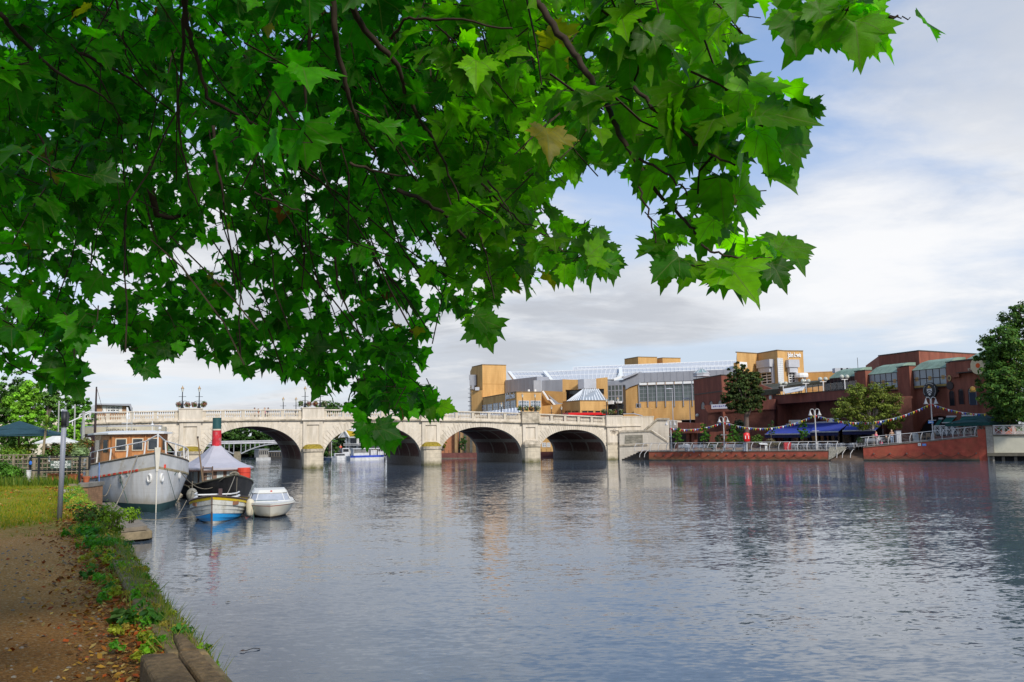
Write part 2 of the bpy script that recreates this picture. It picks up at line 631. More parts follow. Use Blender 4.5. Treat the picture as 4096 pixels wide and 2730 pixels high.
o = b_.build('towpath_ground', ground_mat(), smooth=True)
struct(o)
grassy = M('far_grass', (0.075, 0.105, 0.02), rough=0.95, var=0.35, scale=1.5)
b_ = MB().poly((-2500, 38.5, 1.98), (-18.9, 38.5, 1.98), (-19.6, 40, 1.98), (-25.2, 47, 1.98), (-28.5, 54, 1.98), (-32, 62, 1.98), (-50, 92, 1.98), (-90, 400, 1.98), (-2500, 400, 1.98))
o = b_.build('garden_ground', grassy); struct(o)
b_ = MB().poly((-4000, 330, 1.0), (4000, 330, 1.0), (4000, 7000, 1.0), (-4000, 7000, 1.0))
o = b_.build('far_ground', grassy); struct(o)

stone_old = M('old_coping', (0.25, 0.175, 0.09), rough=0.95, var=0.45, scale=5.0, dirt=(0.09, 0.10, 0.02), dscale=1.6, bump=0.8)
b_ = MB()
Y = 4.0
i = 0
while Y < 37:
    ln = 0.9 + 0.5 * rnd.random()
    y2 = min(Y + ln, 37.6)
    wv = 0.34
    j = 0.025 * rnd.random()
    a0, a1 = xe(Y + 0.012), xe(y2 - 0.012)
    b_.hexa([(a0 + 0.10, Y + .012, 1.3), (a0 - wv, Y + .012, 1.3), (a1 - wv, y2 - .012, 1.3), (a1 + 0.10, y2 - .012, 1.3),
             (a0 + j, Y + .012, 2.03 + j), (a0 - wv, Y + .012, 2.05), (a1 - wv, y2 - .012, 2.05), (a1 + j, y2 - .012, 2.03 + j)])
    Y = y2
o = b_.build('stone_coping', stone_old, bevel=0.03); struct(o)
b_ = MB()
for (y0, x0), (y1, x1) in zip(EDGE, EDGE[1:]):
    b_.poly((x0 + 0.02, y0, 1.6), (x0 + 0.55, y0 + .1, -0.6), (x1 + 0.55, y1 + .1, -0.6), (x1 + 0.02, y1, 1.6))
o = b_.build('river_bank_wall', stone_old); struct(o)
conc = M('pitted_concrete', (0.22, 0.14, 0.07), rough=0.95, var=0.5, scale=14.0, dirt=(0.09, 0.055, 0.028), dscale=2.2, bump=1.0)
t = T('concrete_landing', 'pitted brown concrete landing step sunk into the path edge', 'landing step')
a, b, c, d = G(560, 2615, 2.21), G(705, 2608, 2.21), G(840, 2790, 2.21), G(650, 2790, 2.21)
mb = MB().hexa([(q.x, q.y, 1.6) for q in (d, c, b, a)] + [(q.x, q.y, 2.21) for q in (d, c, b, a)])
mb.build('block', conc, t, bevel=0.03)
a, b, c, d = G(712, 2602, 2.13), G(795, 2598, 2.13), G(985, 2800, 2.13), G(850, 2800, 2.13)
mb = MB().hexa([(q.x, q.y, 1.5) for q in (d, c, b, a)] + [(q.x, q.y, 2.13) for q in (d, c, b, a)])
mb.build('tread', conc, t, bevel=0.025)
a, b, c, d = G(690, 2530, 2.10), G(735, 2530, 2.10), G(800, 2596, 2.10), G(722, 2596, 2.10)
mb = MB().hexa([(q.x, q.y, 1.6) for q in (d, c, b, a)] + [(q.x, q.y, 2.10) for q in (d, c, b, a)])
mb.build('kerb_block', conc, t, bevel=0.03)
rebase(t)

fol_grass = foliage_mat('grass_blade', 0.35, 0.6)
def blades(pos, h, tint, name, wid=0.012, lean=0.5, seed=3):
    g = np.random.default_rng(seed)
    nn = len(pos)
    az = g.random(nn) * 6.283
    ux = np.stack([np.cos(az), np.sin(az), np.zeros(nn)], 1)
    la = g.random(nn) * 6.283
    ld = np.stack([np.cos(la), np.sin(la), np.zeros(nn)], 1) * (lean * g.random(nn))[:, None]
    hh = (h * (0.5 + g.random(nn)))[:, None]
    wd = (wid if np.isscalar(wid) else wid[:, None])
    top = pos + ld * hh + np.array([0, 0, 1]) * hh
    vs = np.stack([pos - ux * wd, pos + ux * wd, top], 1).reshape(-1, 3)
    me = bpy.data.meshes.new(name)
    me.from_pydata(vs.tolist(), [], np.arange(nn * 3).reshape(-1, 3).tolist())
    a = me.attributes.new('tint', 'FLOAT_COLOR', 'POINT')
    t4 = np.ones((nn, 3, 4), dtype=np.float32); t4[:, :, :3] = tint[:, None, :]
    a.data.foreach_set('color', t4.ravel())
    me.materials.append(fol_grass)
    o = bpy.data.objects.new(name, me); col.objects.link(o)
    return o
g = np.random.default_rng(5)
nn = 42000
yy = 17 + 21 * g.random(nn) ** 1.3
off = 0.2 + 16 * g.random(nn) ** 1.2
keep = g.random(nn) < np.clip((yy - 16.5 - 2.5 * np.sin(off * 1.3 + yy)) / 4.0, 0.02, 1)
yy, off = yy[keep], off[keep]
xx = np.array([xe(v) for v in yy]) - 0.3 - off
pos = np.stack([xx, yy, np.full(len(yy), ZP)], 1)
hue = g.random(len(yy))[:, None]
tint = (1 - hue) * np.array([0.08, 0.19, 0.006]) + hue * np.array([0.33, 0.26, 0.015])
o = blades(pos, 0.05 + 0.05 * (g.random(len(yy)) ** 3), tint, 'lawn_grass', 0.016)
stuff(o); tag(o, 'short yellow green grass of the riverside lawn', 'grass')
nn = 9000
yy = 36.6 + 1.5 * g.random(nn); xx = -32 + 13.2 * g.random(nn)
pos = np.stack([xx, yy, np.full(nn, ZP)], 1)
hue = g.random(nn)[:, None]
tint = (1 - hue) * np.array([0.05, 0.13, 0.01]) + hue * np.array([0.18, 0.22, 0.02])
o = blades(pos, 0.12 + 0.3 * g.random(nn) ** 2, tint, 'long_grass', 0.03, 0.6, 8)
stuff(o); tag(o, 'longer grass at the foot of the garden trellis', 'grass')
nn = 15000
yy = 4.5 + 31 * g.random(nn) ** 1.2
off = np.abs(g.normal(size=nn)) * 0.42 + 0.02
sel = g.random(nn) < 0.22
off[sel] = 0.2 + 10 * g.random(sel.sum())
clear = (off > 1.6) & (yy < 17) & (g.random(nn) < .75)
xx = np.array([xe(v) for v in yy]) - 0.12 - off
pos = np.stack([xx, yy, np.array([zg(a, b) for a, b in zip(xx, yy)]) + 0.02 + .03 * g.random(nn) * (off < .4)], 1)
nrm = unit(np.stack([g.normal(size=nn) * 0.45, g.normal(size=nn) * 0.45, np.ones(nn)], 1))
pal = np.array([[0.34, 0.12, 0.015], [0.22, 0.07, 0.01], [0.42, 0.22, 0.03], [0.14, 0.06, 0.015], [0.46, 0.32, 0.10], [0.36, 0.07, 0.012]])
tint = pal[g.integers(0, len(pal), nn)] * (0.6 + 0.8 * g.random((nn, 1)))
leaf_dead = foliage_mat('dead_leaf', 0.15, 0.7)
k = ~clear
o = cards(pos[k], nrm[k], (0.012 + 0.022 * g.random(nn))[k] * (1 + .03 * yy[k]), tint[k], 'fallen_leaves', leaf_dead)
stuff(o); tag(o, 'orange and brown leaves fallen on path and lawn', 'fallen leaves')
cl = []
for i in range(260):
    Y = 7.4 + 27 * rnd.random() ** 1.15
    x = xe(Y) + rnd.uniform(-0.75, 0.22)
    z = ZP + 0.03 if x < xe(Y) else ZP - 0.25
    s = rnd.uniform(0.03, 0.09) * (1.0 if Y < 12 else 1.5)
    tn = rnd.choice([(0.07, 0.23, 0.012), (0.14, 0.28, 0.015), (0.23, 0.26, 0.02), (0.05, 0.16, 0.02), (0.28, 0.22, 0.04)])
    cl.append(clumps((x, Y, z + s * 0.5), (s * 1.3, s * 1.3, s * 0.9), 8, 9, rnd.uniform(0.014, 0.028), [1.6 * q for q in tn], 100 + i, 0.45, 0.2))
fol_weed = foliage_mat('weed_leaf', 0.35, 0.5)
p_, n_, s_, t_ = join(cl)
o = cards(p_, n_, s_, t_, 'bank_weeds', fol_weed)
stuff(o); tag(o, 'low green weeds rooted in the stone coping', 'weeds')
nn = 15000
yy = 7.6 + 27 * g.random(nn) ** 1.1
xx = np.array([xe(v) for v in yy]) + g.normal(size=nn) * 0.17 - 0.03
pos = np.stack([xx, yy, np.full(nn, ZP - 0.15) - np.maximum(xx - np.array([xe(v) for v in yy]), 0) * 1.5 + 0.15], 1)
hue = g.random(nn)[:, None]
tint = (1 - hue) * np.array([0.10, 0.24, 0.012]) + hue * np.array([0.36, 0.31, 0.07])
o = blades(pos, 0.04 + 0.13 * g.random(nn) ** 2, tint, 'bank_grass', 0.007, 1.1, 9)
stuff(o); tag(o, 'tufts of dry and green grass along the stone edge', 'grass')
mb = MB()
for i in range(900):
    Y = 4.6 + 11 * rnd.random() ** 1.6
    x = xe(Y) - 0.7 - 6 * rnd.random()
    s = rnd.uniform(0.008, 0.022)
    mb.ball((x, Y, zg(x, Y) + s * 0.2), (s * rnd.uniform(.8, 1.5), s, s * 0.7), 5, 3)
o = mb.build('path_pebbles', M('pebble', (0.27, 0.23, 0.19), var=0.6, scale=9.0, rough=0.9))
stuff(o); tag(o, 'small stones scattered on the earth path', 'pebbles')

def bank_plant(name, label, cat, c, r, nc, nl, size, tint, seed, stems=5, tip=None):
    t = T(name, label, cat, None)
    p_, n_, s_, t_ = clumps((c[0], c[1], c[2] + r[2]), r, nc, nl, size, tint, seed, 0.34, 0.35, 0.4, tip=tip)
    cards(p_, n_, s_, t_, 'foliage', fol_weed, t)
    mb = MB()
    g = random.Random(seed)
    for i in range(stems):
        e = V((c[0] + g.uniform(-.7, .7) * r[0], c[1] + g.uniform(-.7, .7) * r[1], c[2] + r[2] * g.uniform(1.2, 1.9)))
        s = V((c[0] + g.uniform(-.2, .2) * r[0], c[1] + g.uniform(-.2, .2) * r[1], c[2] - 0.05))
        mb.tube([s, (s + e) / 2 + V((0, 0, 0.1 * r[2])), e], 0.012, 4, r2=0.004)
    mb.build('stem', M('green_stem', (0.12, 0.10, 0.03)), t)
    rebase(t, c)
q = G(372, 2108, 2.0)
bank_plant('bankside_shrub', 'dark green reddish shrub on the bank beside the grey post', 'shrub', (q.x, q.y, 1.95), (0.36, 0.36, 0.27), 40, 26, 0.034, (0.06, 0.13, 0.015), 31, 9, (0.14, 0.07, 0.02))
q = G(447, 2165, 1.9)
bank_plant('willowherb_plant', 'tall yellow green willowherb with pink tips rising before the cruiser', 'plant', (q.x, q.y, 1.85), (0.24, 0.26, 0.42), 38, 22, 0.03, (0.20, 0.32, 0.012), 32, 12)
q = G(545, 2110, 1.7)
bank_plant('arching_branch_plant', 'light green leafy plant arching out over the timber jetty', 'plant', (q.x - 0.15, q.y, 1.85), (0.36, 0.3, 0.17), 22, 14, 0.036, (0.20, 0.34, 0.015), 33, 6)
q = G(340, 2150, 2.0)
bank_plant('broadleaf_weed', 'bright green low weed among fallen leaves below the shrub', 'plant', (q.x, q.y, 1.98), (0.40, 0.3, 0.11), 24, 14, 0.042, (0.06, 0.27, 0.012), 34, 4)
q = G(400, 2195, 2.0)
bank_plant('broadleaf_weed', 'bright green weed at the stone edge short of the jetty corner', 'plant', (q.x, q.y, 1.95), (0.30, 0.4, 0.12), 24, 14, 0.04, (0.08, 0.28, 0.015), 35, 4)
q = G(500, 2490, 2.03)
bank_plant('butterbur_plant', 'plant with large pale rounded leaves lying on the path edge', 'plant', (q.x, q.y, 2.0), (0.17, 0.14, 0.07), 5, 4, 0.085, (0.10, 0.20, 0.05), 36, 3)
q = G(590, 2500, 2.03)
bank_plant('broadleaf_weed', 'green weed with several leaves next to the large leaved plant', 'plant', (q.x, q.y, 2.0), (0.24, 0.16, 0.08), 12, 8, 0.045, (0.06, 0.18, 0.02), 37, 3)
q = G(347, 2305, 2.02)
bank_plant('path_weed', 'small green weed standing alone in the middle of the path', 'plant', (q.x, q.y, 2.0), (0.12, 0.12, 0.05), 7, 6, 0.035, (0.06, 0.20, 0.02), 38, 2)
class Wall:
    """a vertical plane through two plan points; lets features be measured off the photograph and set on it"""
    def __init__(s, A, B):
        s.A = V((A[0], A[1], 0)); s.B = V((B[0], B[1], 0))
        s.len = (s.B - s.A).length
        s.d = (s.B - s.A) / s.len
        s.n = V((s.d.y, -s.d.x, 0))               # towards the viewer
        if s.n.dot(V((0, 0, 0)) - s.A) < 0:
            s.n = -s.n
        s.rz = math.atan2(s.d.y, s.d.x)
    def at(s, x, y, off=0.0):
        d = ray(x, y)
        t = (s.A + s.n * off - V((CAM.x, CAM.y, 0))).dot(s.n) / V((d.x, d.y, 0)).dot(s.n)
        return CAM + d * t
    def uz(s, x, y):
        p = s.at(x, y)
        return (V((p.x, p.y, 0)) - s.A).dot(s.d), p.z
    def p(s, u, z, off=0.0):
        q = s.A + s.d * u + s.n * off
        return V((q.x, q.y, z))
    def rect(s, xl, yt, xr, yb):
        ym, xm = (yt + yb) / 2, (xl + xr) / 2
        u0, u1 = s.uz(xl, ym)[0], s.uz(xr, ym)[0]
        return min(u0, u1), max(u0, u1), s.uz(xm, yb)[1], s.uz(xm, yt)[1]
    def slab(s, mb, u0, u1, z0, z1, o0, o1, m=0):
        lo = [s.p(u0, z0, o1), s.p(u1, z0, o1), s.p(u1, z0, o0), s.p(u0, z0, o0)]
        hi = [s.p(u0, z1, o1), s.p(u1, z1, o1), s.p(u1, z1, o0), s.p(u0, z1, o0)]
        return mb.hexa(lo + hi, m)

A = plan(761, 104.5); B = plan(2455, 126.6)
BW = Wall(A, B)
stone = M('portland_stone', (0.66, 0.585, 0.475), rough=0.9, var=0.12, scale=1.2, dirt=(0.47, 0.41, 0.325), dscale=0.5, dlo=0.48, dhi=0.74, course=0.42, cdark=0.72, stretch=(1.6, 1.6, .35))
stone2 = M('portland_stone_dressed', (0.63, 0.555, 0.45), rough=0.9, var=0.16, scale=1.6, dirt=(0.42, 0.36, 0.265), dscale=0.9, dlo=0.46, dhi=0.74, stretch=(1.6, 1.6, 0.25))
stone_pier = M('portland_stone_pier', (0.56, 0.48, 0.355), rough=0.9, var=0.18, scale=1.4, course=0.5, cdark=0.6, low=((0.10, 0.095, 0.03), 0.0, 0.75))
stone_weath = M('weathered_cornice', (0.48, 0.41, 0.31), rough=0.95, var=0.35, scale=2.0, dirt=(0.13, 0.11, 0.07), dscale=0.8, dlo=0.45, dhi=0.7)
moss = M('yellow_moss', (0.26, 0.19, 0.02), rough=1.0, var=0.5, scale=4.0)
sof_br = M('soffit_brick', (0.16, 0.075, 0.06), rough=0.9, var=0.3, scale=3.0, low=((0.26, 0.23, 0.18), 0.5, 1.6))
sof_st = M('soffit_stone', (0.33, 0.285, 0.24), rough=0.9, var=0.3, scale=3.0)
def zcap(s):
    return 7.46 - 0.00058 * (s - 10) ** 2
BD = 18.0
t = T('stone_bridge', 'pale stone road bridge of five arches spanning the river', 'bridge', None, (A.x, A.y, 0), BW.rz)
piers = [0.0] + [BW.uz(x, 1780)[0] for x in (1250, 1722, 2120)] + [BW.uz(2455, 1780)[0]]
hw = [1.30, 1.30, 1.30, 1.25, 1.25]
spans = [(-13.6, -1.3)] + [(piers[i] + hw[i], piers[i + 1] - hw[i + 1]) for i in range(4)]
ZS = 1.15
def arch_z(i, s):
    a, b = spans[i]
    m, h = (a + b) / 2, (b - a) / 2
    u = min(1.0, abs(s - m) / h)
    crown = zcap(m) - 2.07
    return ZS + (crown - ZS) * (1 - u ** 2.15) ** 0.5
ENDS = (-40.0, piers[4] + 6.5)
face = MB(); back = MB(); sof = MB()
def zc_(s): return zcap(s) - 1.40
ylev = [(0, 0.9, 1), (0.9, 5.2, 0), (5.2, 5.7, 1), (5.7, 10.5, 0), (10.5, 11.0, 1), (11.0, 17.1, 0), (17.1, BD, 1)]
NS = 44
for i, (a, b) in enumerate(spans):
    ss = [a + (b - a) * (0.5 - 0.5 * math.cos(math.pi * k / NS)) for k in range(NS + 1)]
    for k, (s0, s1) in enumerate(zip(ss, ss[1:])):
        z0, z1 = arch_z(i, s0), arch_z(i, s1)
        if k == 0: z0 = ZS
        face.poly((s0, 0, z0), (s1, 0, z1), (s1, 0, zc_(s1)), (s0, 0, zc_(s0)))
        back.poly((s1, BD, z1), (s0, BD, z0), (s0, BD, zc_(s0)), (s1, BD, zc_(s1)))
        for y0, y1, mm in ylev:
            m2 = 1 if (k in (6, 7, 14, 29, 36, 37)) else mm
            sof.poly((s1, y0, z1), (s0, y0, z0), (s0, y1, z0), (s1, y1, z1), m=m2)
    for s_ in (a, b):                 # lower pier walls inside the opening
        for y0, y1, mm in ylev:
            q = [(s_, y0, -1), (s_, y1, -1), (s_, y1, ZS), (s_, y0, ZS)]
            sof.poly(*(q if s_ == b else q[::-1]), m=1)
solid = [(ENDS[0], spans[0][0])] + [(spans[i][1], spans[i + 1][0]) for i in range(4)] + [(spans[4][1], ENDS[1])]
for a, b in solid:
    kk = max(1, int((b - a) / 3))
    for q in range(kk):
        s0, s1 = a + (b - a) * q / kk, a + (b - a) * (q + 1) / kk
        face.poly((s0, 0, -1), (s1, 0, -1), (s1, 0, zc_(s1)), (s0, 0, zc_(s0)))
        back.poly((s1, BD, -1), (s0, BD, -1), (s0, BD, zc_(s0)), (s1, BD, zc_(s1)))
face.build('spandrel_wall', stone, t)
back.build('far_spandrel_wall', stone, t)
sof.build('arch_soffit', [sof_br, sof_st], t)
for i, (a, b) in enumerate(spans):
    mb = MB()
    m, h = (a + b) / 2, (b - a) / 2
    nv = 46
    pts = []
    for k in range(nv * 4 + 1):
        s = a + (b - a) * (0.5 - 0.5 * math.cos(math.pi * k / (nv * 4)))
        pts.append((s, arch_z(i, s)))
    lens = [0.0]
    for p, q in zip(pts, pts[1:]):
        lens.append(lens[-1] + math.hypot(q[0] - p[0], q[1] - p[1]))
    def al_(l):
        for k in range(1, len(lens)):
            if lens[k] >= l - 1e-9:
                f = (l - lens[k - 1]) / max(1e-9, lens[k] - lens[k - 1])
                p, q = pts[k - 1], pts[k]
                d = V((q[0] - p[0], q[1] - p[1])); d.normalize()
                return V((p[0] + (q[0] - p[0]) * f, p[1] + (q[1] - p[1]) * f)), V((-d.y, d.x))
    tot = lens[-1]
    nvous = 45
    for k in range(nvous):
        l0, l1 = tot * k / nvous + 0.035, tot * (k + 1) / nvous - 0.035
        ln = 0.95 if k % 2 else 1.35
        (p0, n0), (p1, n1) = al_(l0), al_(l1)
        if p0.y < 1.6 or p1.y < 1.6:
            continue
        q0, q1 = p0 + n0 * ln, p1 + n1 * ln
        q0.y = min(q0.y, zc_(m) - 0.05); q1.y = min(q1.y, zc_(m) - 0.05)
        mb.hexa([(p0.x, 0.0, p0.y), (p0.x, -0.05, p0.y), (p1.x, -0.05, p1.y), (p1.x, 0, p1.y),
                 (q0.x, 0.0, q0.y), (q0.x, -0.05, q0.y), (q1.x, -0.05, q1.y), (q1.x, 0, q1.y)])
    mb.build('arch_ring', stone2, t)
for i, s in enumerate(piers):
    h = hw[i]
    last = i == 4
    prof = []
    for k in range(9):
        a = math.pi * k / 8
        prof.append((s - h * math.cos(a), -0.35 - 1.15 * math.sin(a) ** 0.7 if not last else (-0.30 if 0 < k < 8 else 0)))
    prof = [(s - h, 0.0)] + prof + [(s + h, 0.0)]
    MB().prism(prof, -1, 2.15).build('cutwater', stone_pier, t)
    big = [(s + (x - s) * 1.07, y * 1.08) for x, y in prof]
    MB().prism(big, 2.15, 2.5).build('pier_cap', stone_weath, t)
    if not last:
        mb = MB()
        for (z0, k0), (z1, k1) in zip([(2.5, 1.0), (2.75, 0.85), (2.95, 0.55), (3.08, 0.2)], [(2.75, 0.85), (2.95, 0.55), (3.08, 0.2), (3.1, 0.02)]):
            q0 = [(s + (x - s) * (0.5 + 0.5 * k0), y * k0, z0) for x, y in prof]
            q1 = [(s + (x - s) * (0.5 + 0.5 * k1), y * k1, z1) for x, y in prof]
            for j in range(len(prof) - 1):
                mb.poly(q0[j], q0[j + 1], q1[j + 1], q1[j])
        mb.build('moss_dome', [moss, stone_weath][1 if i == 3 else 0], t)
    zt = zc_(s) + 0.02
    mb = MB()
    pw = h * 0.93
    mb.box((s - pw + 0.22, -0.13, (2.5 + zt) / 2), (0.44, 0.34, zt - 2.5))
    mb.box((s + pw - 0.22, -0.13, (2.5 + zt) / 2), (0.44, 0.34, zt - 2.5))
    mb.box((s, -0.13, zt - 0.28), (2 * pw - 0.9, 0.336, 0.56))
    mb.box((s, -0.13, 2.5 + (0.35 if not last else 0.5)), (2 * pw - 0.9, 0.336, 0.7 if not last else 1.0))
    mb.box((s, -0.05, (2.5 + zt) / 2), (2 * pw - 0.88, 0.16, zt - 2.52))
    mb.box((s, -0.135, (3.2 + zt - 0.56) / 2), (2 * pw - 1.45, 0.05, zt - 0.56 - 3.2 - 0.3))
    mb.build('pilaster', stone2, t)
    zt2 = zcap(s) + 0.10
    mb = MB()
    mb.box((s, 0.12, (zt + zt2) / 2), (2 * pw + 0.25, 1.1, zt2 - zt))
    mb.box((s, 0.12, zt2 + 0.05), (2 * pw + 0.4, 1.24, 0.12))
    mb.box((s, 0.05, zt + 0.10), (2 * pw + 0.5, 1.2, 0.22))
    mb.build('pedestal', stone_weath if i in (3,) else stone2, t)
def runs(a, b, step=2.2):
    k = max(1, int((b - a) / step))
    return [(a + (b - a) * q / k, a + (b - a) * (q + 1) / k) for q in range(k)]
def strip(mb, s0, s1, y0, y1, d0, d1):
    za, zb = zcap(s0), zcap(s1)
    mb.hexa([(s0, y0, za + d0), (s1, y0, zb + d0), (s1, y1, zb + d0), (s0, y1, za + d0),
             (s0, y0, za + d1), (s1, y0, zb + d1), (s1, y1, zb + d1), (s0, y1, za + d1)])
seg = [(-39.5, -1.35)] + [(piers[i] + hw[i] + 0.06, piers[i + 1] - hw[i + 1] - 0.06) for i in range(4)]
for a, b in seg:
    for nm, mt_, q in (('cornice', stone_weath, (-0.28, 0.3, -1.40, -1.24)), ('parapet_plinth', stone2, (-0.06, 0.42, -1.24, -0.93)), ('parapet_coping', stone2, (-0.08, 0.44, -0.15, 0.0))):
        mb = MB()
        for s0, s1 in runs(a, b): strip(mb, s0, s1, *q)
        mb.build(nm, mt_, t)
die0 = None
bal = []
for j, (a, b) in enumerate(seg):
    nb = 5 if j else 15
    lb = (b - a) / nb
    for q in range(nb):
        x0, x1 = a + lb * q, a + lb * (q + 1)
        for xx in ([x0 + 0.18] if q == 0 else [x0]) + ([x1 - 0.18] if q == nb - 1 else []):
            z = zcap(xx)
            if die0 is None:
                die0 = MB().box((0, 0, 0), (0.40, 0.36, 0.78)).build('parapet_die', stone2, t); o = die0
            else:
                o = die0.copy(); col.objects.link(o)
            o.location = (xx, 0.18, z - 0.54)
        for k in range(8):
            bal.append(x0 + 0.42 + (lb - 0.84) * k / 7)
prof = [(0.085, 0.0), (0.085, 0.07), (0.05, 0.10), (0.10, 0.26), (0.105, 0.34), (0.045, 0.58), (0.045, 0.64), (0.08, 0.68), (0.08, 0.79)]
b0 = MB().lathe(prof, 7).build('baluster', stone2, t)
bal_vis = [s for s in bal if s > -14.5]
bal_vis.sort()
first = True
for s in bal_vis[:100]:
    if first:
        b0.location = (s, 0.18, zcap(s) - 0.935); first = False
    else:
        c = b0.copy(); col.objects.link(c); c.parent = t
        c.location = (s, 0.18, zcap(s) - 0.935)
mb = MB()
for s in bal_vis[100:]:
    mb.lathe(prof, 6, (s, 0.18, zcap(s) - 0.935))
o = mb.build('balusters', stone2, t); stuff(o)
dk = MB()
for s0, s1 in runs(ENDS[0], ENDS[1], 4):
    strip(dk, s0, s1, 0.42, BD - 0.4, -1.75, -1.46)
dk.build('road_deck', M('bridge_asphalt', (0.06, 0.06, 0.062), rough=0.95), t)
fp = MB()
for s0, s1 in runs(-39, ENDS[1], 5):
    strip(fp, s0, s1, BD - 0.38, BD, -1.4, -0.95)
    strip(fp, s0, s1, BD - 0.38, BD, -0.14, 0.0)
s = -39
while s < 56:
    fp.box((s, BD - 0.19, zcap(s) - 0.54), (0.4, 0.34, 0.8)); s += 2.4
fp.build('far_parapet', stone2, t)
sa = piers[4]
mb = MB()
mb.box((sa + 4.0, 0.2, zcap(sa) - 0.97), (5.6, 0.5, 1.95))
mb.box((sa + 4.0, 0.2, zcap(sa) + 0.04), (5.7, 0.62, 0.10))
mb.box((sa + 2.9, 0.1, zcap(sa) - 1.3), (3.4, 0.6, 0.14))
mb.build('abutment_parapet', stone2, t)
carv = M('carved_stone', (0.33, 0.27, 0.20), var=0.2)
mb = MB()
mb.tube([(sa + 0.16 * math.sin(q * 0.35), -0.30, 4.28 + 0.16 * math.cos(q * 0.35)) for q in range(19)], 0.035, 5)
mb.tube([(sa - 0.22 + 0.13 * math.sin(q * 0.4), -0.30, 3.95 - 0.13 * math.cos(q * 0.4)) for q in range(13)], 0.035, 5)
mb.tube([(sa + 0.18 + 0.15 * math.sin(-q * 0.4), -0.30, 3.93 - 0.15 * math.cos(q * 0.4)) for q in range(13)], 0.035, 5)
mb.build('carving', carv, t)
mb = MB()
m3 = sum(spans[2]) / 2
for k in range(3):
    for q in (-1, 0, 1):
        mb.box((m3 + q * 0.2, -0.07, zc_(m3) - 0.22 - 0.16 * k), (0.14, 0.06, 0.09))
mb.build('keystone_badge', carv, t)
def bpt(s, y, z):
    return V((A.x, A.y, 0)) + BW.d * s - BW.n * y + V((0, 0, z))

t = T('river_stair_wall', 'pale stone stair wall with sloping copings at the bridge end', 'stair wall')
S1 = Wall(plan(2455, 126.4), plan(2690, 123.0))
def wallpoly(mb, W_, pix, th=0.5, m=0, off=0.0):
    f = [W_.at(x, y, off) for x, y in pix]
    bk = [p - W_.n * th for p in f]
    k = len(f)
    mb.add(f + bk, [range(k), [k + i for i in range(k)][::-1]] + [(i, k + i, k + (i + 1) % k, (i + 1) % k) for i in range(k)], m)
mb = MB()
wallpoly(mb, S1, [(2478, 1845), (2478, 1725), (2606, 1721), (2670, 1764), (2670, 1800), (2590, 1802), (2575, 1845)], 0.6)
mb.build('stair_flank', stone, t)
mb = MB()
wallpoly(mb, S1, [(2570, 1722), (2630, 1674), (2672, 1674), (2674, 1800), (2600, 1802)], 0.6, 0, -1.5)
mb.build('upper_flank', stone, t)
mb = MB()
wallpoly(mb, S1, [(2578, 1716), (2628, 1673), (2673, 1673), (2673, 1680), (2632, 1680), (2582, 1722)], 0.8, 0, -1.3)
wallpoly(mb, S1, [(2478, 1726), (2605, 1722), (2668, 1763), (2668, 1769), (2603, 1728), (2478, 1732)], 0.8, 0, 0.1)
wallpoly(mb, S1, [(2478, 1780), (2590, 1776), (2590, 1783), (2478, 1787)], 0.4, 0, 0.12)
mb.build('coping', stone_weath, t)
mb = MB()
wallpoly(mb, S1, [(2500, 1742), (2570, 1740), (2572, 1773), (2498, 1776)], 0.03, 0, 0.03)
mb.build('weather_stain', M('stone_lichen', (0.30, 0.27, 0.21), rough=0.95, var=0.4, scale=1.5, dirt=(0.13, 0.12, 0.08), dscale=0.9, stretch=(1, 1, 2.5)), t)
rebase(t)
stepm = M('river_step', (0.085, 0.07, 0.055), rough=0.95, var=0.4, scale=2.0)
t = T('river_steps', 'dark stone steps going down to the water beside the bridge', 'steps')
S2 = Wall(plan(2480, 125.3), plan(2592, 121.8))
for k in range(8):
    u0 = S2.len * (0.05 + 0.09 * k)
    mb = MB()
    S2.slab(mb, u0, S2.len, -0.5 if k == 0 else 0.17 * k, 0.17 * (k + 1), -0.5 - 0.15 * k, 0.15 - 0.3 * k * 0.3)
    mb.build('step', stepm, t)
rebase(t)

black = M('black_iron', (0.016, 0.018, 0.02), rough=0.45, var=0.2)
lampglass = M('lantern_glass', (0.62, 0.62, 0.56), rough=0.2, var=0.1)
brass = M('lantern_brass', (0.42, 0.27, 0.13), rough=0.4, var=0.15)
def bridge_lamp(label):
    t = T('street_lamp', label, 'street lamp', 'lantern lamps along the bridge')
    MB().lathe([(0.20, 0), (0.20, 0.12), (0.15, 0.2), (0.13, 0.55), (0.08, 0.62), (0.06, 0.8), (0.05, 2.0)], 8).build('column', black, t)
    mb = MB(); mb.tube([(-0.42, 0, 1.42), (0.42, 0, 1.42)], 0.025, 5)
    mb.build('ladder_bar', black, t)
    mb = MB(); mb.lathe([(0.08, 2.0), (0.17, 2.38)], 6)
    mb.build('lantern', lampglass, t)
    MB().lathe([(0.21, 2.38), (0.12, 2.5), (0.05, 2.6), (0.03, 2.74)], 6).build('lantern_cap', brass, t)
    return t
lamps = []
specs = []
ordn = ['first', 'second', 'third', 'fourth', 'fifth', 'sixth', 'seventh', 'eighth', 'ninth', 'tenth']
k = 0
for i, s in enumerate(piers):
    for ds in (-0.95, 0.95):
        specs.append((s + ds, 0.12, zcap(s) + 0.2, 'tall black lantern lamp on the near bridge parapet, %s from the left' % ordn[k])); k += 1
k = 0
for x in (1132, 1183, 1543, 1592, 2004, 2204, 2244):
    d = ray(x, 1640); W2 = Wall(bpt(0, 17.8, 0), bpt(50, 17.8, 0))
    s = W2.uz(x, 1640)[0]
    specs.append((s, 17.6, zcap(s) - 0.35, 'small black lantern lamp on the far side of the bridge, %s from the left' % ordn[k])); k += 1
base = bridge_lamp(specs[0][3])
